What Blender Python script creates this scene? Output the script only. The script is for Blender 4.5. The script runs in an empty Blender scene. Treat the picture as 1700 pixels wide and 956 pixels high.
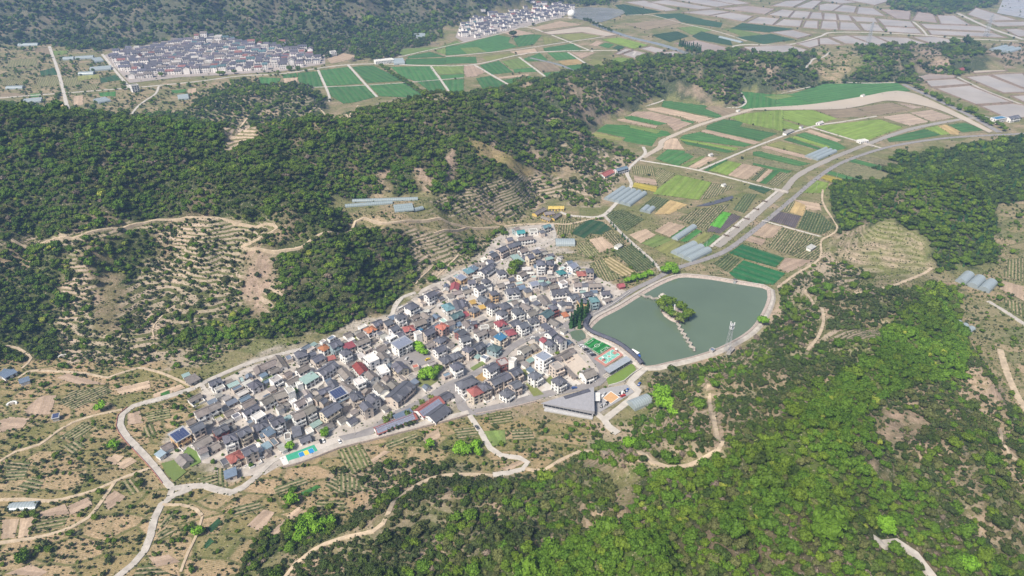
import bpy, bmesh, math, random
import numpy as np
from mathutils import Vector, Matrix

# ---------------------------------------------------------------- camera, sky, sun, exposure
sc = bpy.context.scene
col = sc.collection
R = math.radians
random.seed(11)
rng = np.random.default_rng(11)

CAM_H, PITCH, FPX = 300.0, 31.0, 1149.0          # metres, degrees, focal length in photo pixels
cd = bpy.data.cameras.new('camera'); cam = bpy.data.objects.new('camera', cd); col.objects.link(cam)
cam.location = (0, 0, CAM_H); cam.rotation_euler = (R(90 - PITCH), 0, 0)
cd.sensor_width = 36.0; cd.lens = 36.0 * FPX / 1700.0; cd.clip_start = 1.0; cd.clip_end = 9000.0
sc.camera = cam

SUN_EL, SUN_AZ = 51.0, -140.0                    # azimuth from +Y, clockwise positive: sun stands at the left, behind the camera
w = bpy.data.worlds.new('World'); sc.world = w; w.use_nodes = True
nt = w.node_tree; nt.nodes.clear()
sky = nt.nodes.new('ShaderNodeTexSky'); sky.sky_type = 'NISHITA'; sky.sun_disc = False
sky.sun_elevation = R(SUN_EL); sky.sun_rotation = R(SUN_AZ); sky.air_density = 1.0; sky.dust_density = 3.0; sky.ozone_density = 1.0
bg = nt.nodes.new('ShaderNodeBackground'); bg.inputs[1].default_value = 0.076
wo = nt.nodes.new('ShaderNodeOutputWorld')
nt.links.new(sky.outputs[0], bg.inputs[0]); nt.links.new(bg.outputs[0], wo.inputs[0])

sl = bpy.data.lights.new('sun', 'SUN'); sl.energy = 4.4; sl.angle = R(12.0); sl.color = (1.0, 0.92, 0.80)
so = bpy.data.objects.new('sun', sl); col.objects.link(so)
sd = Vector((math.sin(R(SUN_AZ)) * math.cos(R(SUN_EL)), math.cos(R(SUN_AZ)) * math.cos(R(SUN_EL)), math.sin(R(SUN_EL))))
so.rotation_euler = (-sd).to_track_quat('-Z', 'Y').to_euler(); so.location = (-400, -200, 900)

vs = sc.view_settings; vs.view_transform = 'Standard'; vs.look = 'None'; vs.gamma = 1.0; vs.use_curve_mapping = False
vs.exposure = 0.54
sc.cycles.use_denoising = True
sc.cycles.max_bounces = 5; sc.cycles.diffuse_bounces = 2; sc.cycles.glossy_bounces = 2
sc.cycles.transmission_bounces = 2; sc.cycles.volume_bounces = 1; sc.cycles.transparent_max_bounces = 4
sc.cycles.volume_max_steps = 64

# ---------------------------------------------------------------- survey: photo pixel -> place on the ground
CP, SP = math.cos(R(PITCH)), math.sin(R(PITCH))
FW = np.array([0, CP, -SP]); UP = np.array([0, SP, CP])

def ray(u, v):
    u = np.asarray(u, float); v = np.asarray(v, float)
    a = (u - 850.0) / FPX; b = (478.0 - v) / FPX
    return np.stack([a, b * UP[1] + FW[1], b * UP[2] + FW[2]], -1)

def gp(u, v, z=0.0):                              # where the sight line meets a level plane
    d = ray(u, v); t = (z - CAM_H) / d[..., 2]
    return d[..., 0] * t, d[..., 1] * t

def proj(x, y, z):
    dz = z - CAM_H
    f = y * FW[1] + dz * FW[2]
    f = np.maximum(f, 1e-3)
    return 850.0 + FPX * x / f, 478.0 - FPX * (y * UP[1] + dz * UP[2]) / f

def G(u, v, z=0.0):
    x, y = gp(u, v, z); return (float(x), float(y))

def tile(ox, oy, s, pts, z=0.0):                  # points read off an enlarged cut-out of the survey picture
    return [G(ox + p[0] / s, oy + p[1] / s, z) for p in pts]

# ---------------------------------------------------------------- small tools
_tab = [np.random.default_rng(100 + i).random((256, 256)) for i in range(8)]
def vnoise(x, y, k=0):
    T = _tab[k % 8]
    xi = np.floor(x).astype(int); yi = np.floor(y).astype(int)
    fx = x - xi; fy = y - yi
    fx = fx * fx * (3 - 2 * fx); fy = fy * fy * (3 - 2 * fy)
    a = T[xi & 255, yi & 255]; b = T[(xi + 1) & 255, yi & 255]
    c = T[xi & 255, (yi + 1) & 255]; d = T[(xi + 1) & 255, (yi + 1) & 255]
    return (a * (1 - fx) + b * fx) * (1 - fy) + (c * (1 - fx) + d * fx) * fy
def fbm(x, y, k=0, o=4):
    s = 0; a = 0.5; t = 0
    for i in range(o):
        s = s + a * vnoise(x * 2 ** i + 17 * i, y * 2 ** i + 31 * i, k + i); t += a; a *= 0.5
    return s / t
def sstep(e0, e1, x):
    t = np.clip((x - e0) / (e1 - e0), 0, 1); return t * t * (3 - 2 * t)
def inpoly(px, py, poly):
    ins = np.zeros(np.shape(px), bool); n = len(poly)
    for i in range(n):
        x1, y1 = poly[i]; x2, y2 = poly[(i + 1) % n]
        if y1 == y2: continue
        c = ((y1 > py) != (y2 > py)) & (px < (x2 - x1) * (py - y1) / (y2 - y1) + x1)
        ins ^= c
    return ins
def segdist(px, py, pts, closed=False):
    best = np.full(np.shape(px), 1e9); n = len(pts)
    for i in range(n if closed else n - 1):
        x1, y1 = pts[i]; x2, y2 = pts[(i + 1) % n]
        dx, dy = x2 - x1, y2 - y1; L = dx * dx + dy * dy + 1e-9
        t = np.clip(((px - x1) * dx + (py - y1) * dy) / L, 0, 1)
        best = np.minimum(best, np.hypot(px - x1 - t * dx, py - y1 - t * dy))
    return best
def spline(pts, step=6.0):                        # Catmull-Rom through 2-D points
    P = [np.array(p, float) for p in pts]
    if len(P) < 3:
        n = max(2, int(np.linalg.norm(P[1] - P[0]) / step) + 1)
        return [tuple(P[0] + (P[1] - P[0]) * i / (n - 1)) for i in range(n)]
    P = [2 * P[0] - P[1]] + P + [2 * P[-1] - P[-2]]
    out = []
    for i in range(1, len(P) - 2):
        n = max(1, int(np.linalg.norm(P[i + 1] - P[i]) / step))
        for k in range(n):
            t = k / n
            out.append(tuple(0.5 * (2 * P[i] + (P[i + 1] - P[i - 1]) * t + (2 * P[i - 1] - 5 * P[i] + 4 * P[i + 1] - P[i + 2]) * t * t + (3 * P[i] - P[i - 1] - 3 * P[i + 1] + P[i + 2]) * t ** 3)))
    out.append(tuple(P[-2])); return out

def mesh(name, verts, faces, mats=(), midx=None, smooth=False):
    me = bpy.data.meshes.new(name); me.from_pydata([tuple(v) for v in verts], [], faces)
    for m in mats: me.materials.append(m)
    if midx is not None: me.polygons.foreach_set('material_index', midx)
    if smooth: me.polygons.foreach_set('use_smooth', [True] * len(me.polygons))
    me.update(); return me
def obj(name, me, parent=None, loc=None, rz=0.0, color=None):
    o = bpy.data.objects.new(name, me); col.objects.link(o)
    if parent is not None: o.parent = parent
    if loc is not None: o.location = loc
    if rz: o.rotation_euler = (0, 0, rz)
    if color is not None: o.color = (*color, 1.0)
    return o
def tag(o, label=None, cat=None, group=None, kind=None):
    if label: o['label'] = label
    if cat: o['category'] = cat
    if group: o['group'] = group
    if kind: o['kind'] = kind
    return o
def thing(name, label, cat, loc=(0, 0, 0), rz=0.0, group=None):
    return tag(obj(name, None, None, loc, rz), label, cat, group)
class MB:                                         # collects simple solids into one mesh
    def __init__(s): s.v = []; s.f = []; s.m = []
    def add(s, vs, fs, m=0):
        b = len(s.v); s.v += [tuple(x) for x in vs]; s.f += [tuple(i + b for i in f) for f in fs]; s.m += [m] * len(fs)
    def box(s, x0, x1, y0, y1, z0, z1, m=0, bottom=True):
        fs = [(4, 5, 6, 7), (0, 1, 5, 4), (1, 2, 6, 5), (2, 3, 7, 6), (3, 0, 4, 7)]
        if bottom: fs.append((3, 2, 1, 0))
        s.add([(x0, y0, z0), (x1, y0, z0), (x1, y1, z0), (x0, y1, z0), (x0, y0, z1), (x1, y0, z1), (x1, y1, z1), (x0, y1, z1)], fs, m)
    def bar(s, a, b, r, m=0, n=4):
        a = Vector(a); b = Vector(b); d = (b - a).normalized()
        e = d.cross(Vector((0, 0, 1)));
        if e.length < 1e-3: e = Vector((1, 0, 0))
        e.normalize(); g = d.cross(e)
        vs = []
        for p in (a, b):
            for i in range(n):
                t = 2 * math.pi * (i + .5) / n; vs.append(p + (e * math.cos(t) + g * math.sin(t)) * r)
        fs = [(i, (i + 1) % n, n + (i + 1) % n, n + i) for i in range(n)] + [tuple(range(n))[::-1], tuple(range(n, 2 * n))]
        s.add(vs, fs, m)
    def cyl(s, x, y, z0, z1, r0, r1, n=10, m=0):
        vs = [(x + r0 * math.cos(2 * math.pi * i / n), y + r0 * math.sin(2 * math.pi * i / n), z0) for i in range(n)]
        vs += [(x + r1 * math.cos(2 * math.pi * i / n), y + r1 * math.sin(2 * math.pi * i / n), z1) for i in range(n)]
        s.add(vs, [(i, (i + 1) % n, n + (i + 1) % n, n + i) for i in range(n)] + [tuple(range(n))[::-1], tuple(range(n, 2 * n))], m)
    def prism(s, poly, z0, z1, m=0):
        n = len(poly); a = sum(poly[i][0] * poly[(i + 1) % n][1] - poly[(i + 1) % n][0] * poly[i][1] for i in range(n))
        if a < 0: poly = poly[::-1]
        z1 = z1 if hasattr(z1, '__len__') else [z1] * n
        if a < 0: z1 = list(z1)[::-1]
        s.add([(p[0], p[1], z0) for p in poly] + [(p[0], p[1], z1[i]) for i, p in enumerate(poly)],
              [(i, (i + 1) % n, n + (i + 1) % n, n + i) for i in range(n)] + [tuple(range(n))[::-1], tuple(range(n, 2 * n))], m)
    def mesh(s, name, mats, smooth=False): return mesh(name, s.v, s.f, mats, s.m, smooth)
    def build(s, name, mats, parent=None, loc=None, rz=0.0, color=None):
        return obj(name, s.mesh(name, mats), parent, loc, rz, color)

# ---------------------------------------------------------------- procedural materials
def newmat(name):
    m = bpy.data.materials.new(name); m.use_nodes = True
    n = m.node_tree.nodes; return m, n, m.node_tree.links, n['Principled BSDF']
def N(n, t, **k):
    x = n.new(t)
    for a, b in k.items(): setattr(x, a, b)
    return x
def noise(n, l, scale, vec=None, detail=4, rough=0.6):
    x = N(n, 'ShaderNodeTexNoise'); x.inputs['Scale'].default_value = scale; x.inputs['Detail'].default_value = detail; x.inputs['Roughness'].default_value = rough
    if vec is not None: l.new(vec, x.inputs['Vector'])
    return x.outputs['Fac']
def ramp(n, l, fac, stops):
    x = N(n, 'ShaderNodeValToRGB'); e = x.color_ramp.elements
    while len(e) < len(stops): e.new(0.5)
    for i, (p, c) in enumerate(stops):
        e[i].position = p; e[i].color = (*c, 1) if hasattr(c, '__len__') else (c, c, c, 1)
    l.new(fac, x.inputs[0]); return x.outputs[0]
def mix(n, l, fac, a, b, mode='MIX'):
    x = N(n, 'ShaderNodeMix', data_type='RGBA', blend_type=mode)
    for sock, val in ((x.inputs[0], fac), (x.inputs[6], a), (x.inputs[7], b)):
        if hasattr(val, 'is_linked'): l.new(val, sock)
        elif hasattr(val, '__len__'): sock.default_value = (*val, 1)
        else: sock.default_value = val
    return x.outputs[2]
def bump(n, l, bs, h, strength, dist=0.1):
    x = N(n, 'ShaderNodeBump'); x.inputs['Strength'].default_value = strength; x.inputs['Distance'].default_value = dist
    l.new(h, x.inputs['Height']); l.new(x.outputs[0], bs.inputs['Normal'])
def geo(n): return N(n, 'ShaderNodeNewGeometry').outputs['Position']
def oco(n): return N(n, 'ShaderNodeTexCoord').outputs['Object']

def m_plain(name, c, rough=0.7, var=0.25, scale=0.4, metal=0.0, spec=0.3):
    m, n, l, b = newmat(name)
    f = noise(n, l, scale, geo(n), 5)
    lo = tuple(x * (1 - var) for x in c); hi = tuple(min(1, x * (1 + var)) for x in c)
    l.new(ramp(n, l, f, [(0.3, lo), (0.7, hi)]), b.inputs['Base Color'])
    b.inputs['Roughness'].default_value = rough; b.inputs['Metallic'].default_value = metal
    b.inputs['Specular IOR Level'].default_value = spec
    return m
def m_objcol(name, rough=0.75, var=0.3, scale=0.6, wave=None, spec=0.3, sheen=0):
    """base colour comes from the object's own colour, worn and stained by noise; wave = (pitch, strength) gives tile or sheet ribs"""
    m, n, l, b = newmat(name)
    oi = N(n, 'ShaderNodeObjectInfo')
    f1 = noise(n, l, scale, geo(n), 6, 0.7); f2 = noise(n, l, scale * 6, geo(n), 3)
    g = ramp(n, l, f1, [(0.25, 1 - var), (0.75, 1 + var * 0.6)])
    c = mix(n, l, 1.0, oi.outputs['Color'], g, 'MULTIPLY')
    g2 = ramp(n, l, f2, [(0.3, 0.82), (0.7, 1.1)])
    c = mix(n, l, 1.0, c, g2, 'MULTIPLY')
    if wave:
        wv = N(n, 'ShaderNodeTexWave', wave_type='BANDS', bands_direction='X'); wv.inputs['Scale'].default_value = wave[0]
        l.new(oco(n), wv.inputs['Vector'])
        g3 = ramp(n, l, wv.outputs['Fac'], [(0.0, 1 - wave[1]), (1.0, 1.0)])
        c = mix(n, l, 1.0, c, g3, 'MULTIPLY')
        bump(n, l, b, wv.outputs['Fac'], 0.5, 0.08)
    l.new(c, b.inputs['Base Color']); b.inputs['Roughness'].default_value = rough
    b.inputs['Specular IOR Level'].default_value = spec
    return m
M = {}
M['wall'] = m_objcol('wall_plaster', 0.85, 0.13, 0.25)
M['roof'] = m_objcol('roof_tile', 0.7, 0.38, 0.3, (0.55, 0.25), 0.3)
M['metal_roof'] = m_objcol('metal_sheet_roof', 0.42, 0.16, 0.3, (0.35, 0.2), 0.5)
M['flat_roof'] = m_objcol('flat_roof_screed', 0.85, 0.22, 0.3)
M['trim'] = m_plain('white_trim', (0.68, 0.66, 0.63), 0.7, 0.12)
M['glass'] = m_plain('window_glass', (0.022, 0.027, 0.035), 0.25, 0.4, 0.8, 0, 0.35)
M['frame'] = m_plain('window_frame', (0.30, 0.30, 0.31), 0.5, 0.2)
M['concrete'] = m_plain('concrete', (0.40, 0.37, 0.335), 0.9, 0.22, 0.25)
M['white_concrete'] = m_plain('new_white_concrete', (0.45, 0.42, 0.38), 0.9, 0.14, 0.25)
M['asphalt'] = m_plain('grey_asphalt', (0.235, 0.222, 0.222), 0.9, 0.16, 0.2)
M['dirt'] = m_plain('dirt_track', (0.42, 0.34, 0.245), 0.95, 0.25, 0.3)
M['stone'] = m_plain('stone_revetment', (0.37, 0.315, 0.28), 0.9, 0.3, 0.8)
M['steel'] = m_plain('galvanised_steel', (0.45, 0.47, 0.5), 0.45, 0.15, 1, 0.3, 0.5)
M['dark'] = m_plain('dark_slate', (0.085, 0.088, 0.11), 0.6, 0.3, 0.8)
M['rubber'] = m_plain('tyre_rubber', (0.03, 0.03, 0.03), 0.8)
M['white'] = m_plain('white_paint', (0.78, 0.78, 0.77), 0.6, 0.06)
M['bark'] = m_plain('bark', (0.12, 0.085, 0.06), 0.95, 0.3, 2)
M['car'] = m_objcol('car_paint', 0.25, 0.04, 0.5, None, 0.6)
M['plastic'] = m_objcol('greenhouse_film', 0.35, 0.12, 0.5, (0.18, 0.22), 0.5)
M['paint'] = m_objcol('court_paint', 0.8, 0.12, 0.5)

# ---------------------------------------------------------------- the lie of the land
def axis(parts):
    a = [parts[0][0]]
    for lo, hi, st in parts:
        n = max(1, int(round((hi - lo) / st))); a += [lo + (hi - lo) * (i + 1) / n for i in range(n)]
    return np.array(a)
GX = axis([(-2300, -1300, 40), (-1300, -700, 14), (-700, -420, 7), (-420, 420, 4.5), (420, 700, 7), (700, 1400, 14), (1400, 2400, 40)])
GY = axis([(60, 560, 4), (560, 900, 5), (900, 1300, 7), (1300, 2200, 12), (2200, 4200, 60)])
XX, YY = np.meshgrid(GX, GY, indexing='ij')

VALLEY = [(-400, 655), (0, 640), (120, 606), (300, 612), (335, 640), (430, 590), (560, 545), (640, 520), (660, 490), (700, 478), (730, 455), (790, 425), (815, 395), (850, 372), (885, 352), (900, 330), (940, 325), (1000, 345), (1040, 290), (1058, 265), (1000, 240), (980, 226), (1010, 205), (1100, 166), (1180, 176), (1225, 181), (1240, 172), (1232, 152), (1290, 158), (1330, 148), (1380, 137), (1480, 137), (1560, 120), (1640, 118), (1960, 118), (1960, 235), (1690, 226), (1550, 240), (1490, 262), (1480, 300), (1385, 312), (1365, 340), (1392, 385), (1362, 410), (1360, 432), (1296, 476), (1290, 510), (1250, 555), (1170, 604), (1085, 612), (1078, 650), (1060, 680), (1040, 720), (1000, 735), (900, 755), (880, 785), (800, 785), (720, 765), (640, 800), (560, 850), (480, 870), (420, 940), (360, 1010), (360, 1150), (-400, 1150)]
FARPLAIN = [(-400, 84), (150, 82), (430, 78), (540, 97), (600, 76), (760, 42), (900, 14), (960, 4), (1060, -12), (1090, -40), (2000, -40), (2000, 70), (1640, 74), (1440, 78), (1380, 88), (1240, 82), (1130, 92), (1000, 118), (870, 142), (760, 160), (640, 180), (560, 192), (548, 160), (520, 138), (400, 128), (340, 145), (290, 192), (-400, 192)]
RIGHTV = [(1660, 330), (2000, 320), (2000, 760), (1720, 720), (1640, 600), (1600, 530), (1596, 480), (1650, 440)]
FLATS = [[G(*p) for p in P] for P in (VALLEY, FARPLAIN, RIGHTV)]

def crest(pts): return [(*G(u, v, h), h, wl, wr) for u, v, h, wl, wr in pts]
RIDGES = [
    # (photo u, v, crest height, width of left/far flank, width of right/near flank), walked from left to right
    crest([(-500, 130, 140, 300, 300), (-150, 158, 130, 300, 290), (0, 170, 118, 280, 280), (120, 187, 106, 250, 270), (260, 190, 98, 230, 260), (380, 210, 82, 200, 250), (480, 198, 88, 200, 250), (600, 180, 88, 200, 255), (700, 166, 78, 180, 220), (790, 160, 62, 170, 190), (900, 135, 52, 150, 170), (1000, 115, 49, 150, 165), (1100, 97, 46, 150, 150), (1200, 96, 42, 140, 130), (1300, 99, 36, 140, 120), (1380, 108, 24, 120, 90), (1430, 112, 10, 90, 60)]),
    crest([(380, 300, 66, 100, 120), (470, 340, 58, 90, 120), (560, 395, 46, 80, 100), (640, 430, 26, 70, 80)]),
    crest([(740, 190, 68, 90, 90), (800, 236, 50, 90, 90), (890, 292, 26, 80, 90), (960, 326, 8, 70, 60)]),
    crest([(320, 168, 20, 70, 90), (410, 141, 30, 70, 110), (500, 149, 24, 70, 100), (540, 178, 8, 50, 60)]),
    [(-2300, 1900, 420, 500, 520), (-1000, 1960, 360, 500, 510), (-500, 2010, 320, 500, 490), (-60, 2160, 270, 500, 430), (200, 2330, 170, 400, 360), (420, 2500, 60, 300, 260)],
    crest([(1400, 335, 22, 60, 70), (1440, 318, 36, 90, 90), (1520, 296, 50, 100, 105), (1600, 284, 56, 110, 120), (1720, 276, 60, 120, 110), (1950, 290, 62, 120, 110)]),
    crest([(880, 1080, 74, 150, 150), (1020, 1000, 80, 150, 160), (1150, 895, 88, 155, 165), (1290, 760, 82, 150, 180), (1400, 655, 70, 140, 190), (1490, 565, 50, 120, 160), (1560, 505, 24, 90, 100), (1610, 470, 6, 60, 60)]),
    crest([(540, 985, 30, 80, 90), (680, 880, 34, 80, 90), (820, 815, 36, 75, 90), (960, 800, 34, 75, 90), (1040, 780, 26, 60, 80)]),
    crest([(1440, 84, 24, 80, 80), (1520, 90, 34, 90, 90), (1600, 88, 26, 80, 80), (1640, 86, 8, 60, 60)]),
    [(1060, 1960, 44, 150, 140), (1230, 1990, 80, 160, 170), (1420, 2010, 60, 150, 150)],
    crest([(1250, 118, 36, 80, 75), (1290, 125, 30, 70, 70)]),
    crest([(1010, 190, 14, 50, 50), (1110, 130, 36, 60, 70), (1190, 150, 22, 60, 60)]),
    crest([(1180, 600, 10, 60, 70), (1260, 560, 16, 60, 80), (1360, 520, 22, 60, 80), (1460, 500, 20, 60, 60)]),
]
def ridge(x, y, pts):
    best = np.zeros(np.shape(x))
    for (x1, y1, h1, l1, r1), (x2, y2, h2, l2, r2) in zip(pts[:-1], pts[1:]):
        dx, dy = x2 - x1, y2 - y1; L2 = dx * dx + dy * dy
        t = np.clip(((x - x1) * dx + (y - y1) * dy) / L2, 0, 1)
        ex = x - x1 - t * dx; ey = y - y1 - t * dy
        d = np.hypot(ex, ey); left = (dx * ey - dy * ex) > 0
        wd = np.where(left, l1 + (l2 - l1) * t, r1 + (r2 - r1) * t)
        wd = wd * (0.82 + 0.36 * fbm(x / 70, y / 70, 5, 3))
        q = np.clip(1 - d / wd, 0, 1)
        p = 0.5 * q + 0.5 * (0.5 - 0.5 * np.cos(math.pi * q))
        best = np.maximum(best, (h1 + (h2 - h1) * t) * p)
    return best
def height(x, y):
    s = 0
    for rd in RIDGES: s = s + ridge(x, y, rd) ** 3
    h = s ** (1 / 3)
    g = np.abs(2 * fbm(x / 85, y / 85, 2, 3) - 1)
    h = h * (0.90 + 0.22 * fbm(x / 140, y / 140, 1, 4)) - np.minimum(h / 35, 1) * 12 * (0.35 - np.minimum(g, 0.35)) / 0.35
    g2 = np.abs(2 * fbm(x / 38 + 9, y / 38, 4, 2) - 1)
    h = h - np.minimum(np.maximum(h, 0) / 30, 1) * 4.5 * (0.3 - np.minimum(g2, 0.3)) / 0.3
    h = h + np.minimum(h / 20, 1) * 3.0 * (fbm(x / 22, y / 22, 3, 3) - 0.5)
    m = np.full(np.shape(x), 1e9)
    for P in FLATS:
        d = segdist(x, y, P, True); d = np.where(inpoly(x, y, P), 0, d); m = np.minimum(m, d)
    k = sstep(0, 38, m)
    return np.maximum(h, 0) * k
ZZ = height(XX, YY)
# level bench for the long greenhouses on the hillside
def zat(x, y):
    x = np.asarray(x, float); y = np.asarray(y, float)
    i = np.clip(np.searchsorted(GX, x) - 1, 0, len(GX) - 2); j = np.clip(np.searchsorted(GY, y) - 1, 0, len(GY) - 2)
    fx = np.clip((x - GX[i]) / (GX[i + 1] - GX[i]), 0, 1); fy = np.clip((y - GY[j]) / (GY[j + 1] - GY[j]), 0, 1)
    return (ZZ[i, j] * (1 - fx) + ZZ[i + 1, j] * fx) * (1 - fy) + (ZZ[i, j + 1] * (1 - fx) + ZZ[i + 1, j + 1] * fx) * fy
def tp(u, v):                                     # where the sight line meets the land itself
    d = ray(u, v); t = np.full(np.shape(d)[:-1], 120.0); hit = np.zeros(t.shape, bool)
    lo = t.copy()
    for k in range(700):
        x = d[..., 0] * t; y = d[..., 1] * t; z = CAM_H + d[..., 2] * t
        h = zat(x, y); now = z <= h; hit |= now
        if hit.all(): break
        lo = np.where(hit, lo, t); t = np.where(hit, t, t + np.maximum(1.0, (z - h) * 0.5))
    hi = t
    for k in range(16):
        md = 0.5 * (lo + hi); x = d[..., 0] * md; y = d[..., 1] * md
        below = CAM_H + d[..., 2] * md <= zat(x, y)
        hi = np.where(below, md, hi); lo = np.where(below, lo, md)
    return d[..., 0] * hi, d[..., 1] * hi
BENCH = [(566, 352), (566, 334), (590, 326), (700, 322), (708, 352), (640, 362)]
bx, by = tp(np.array([p[0] for p in BENCH]), np.array([p[1] for p in BENCH]))
bp = list(zip(bx.tolist(), by.tolist())); bz = float(np.mean(zat(bx, by)))
bd = np.where(inpoly(XX, YY, bp), 0, segdist(XX, YY, bp, True))
ZZ = ZZ + (bz - ZZ) * (1 - sstep(0, 22, bd))
def T(u, v):
    x, y = tp(np.array([float(u)]), np.array([float(v)])); return (float(x[0]), float(y[0]))

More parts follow.
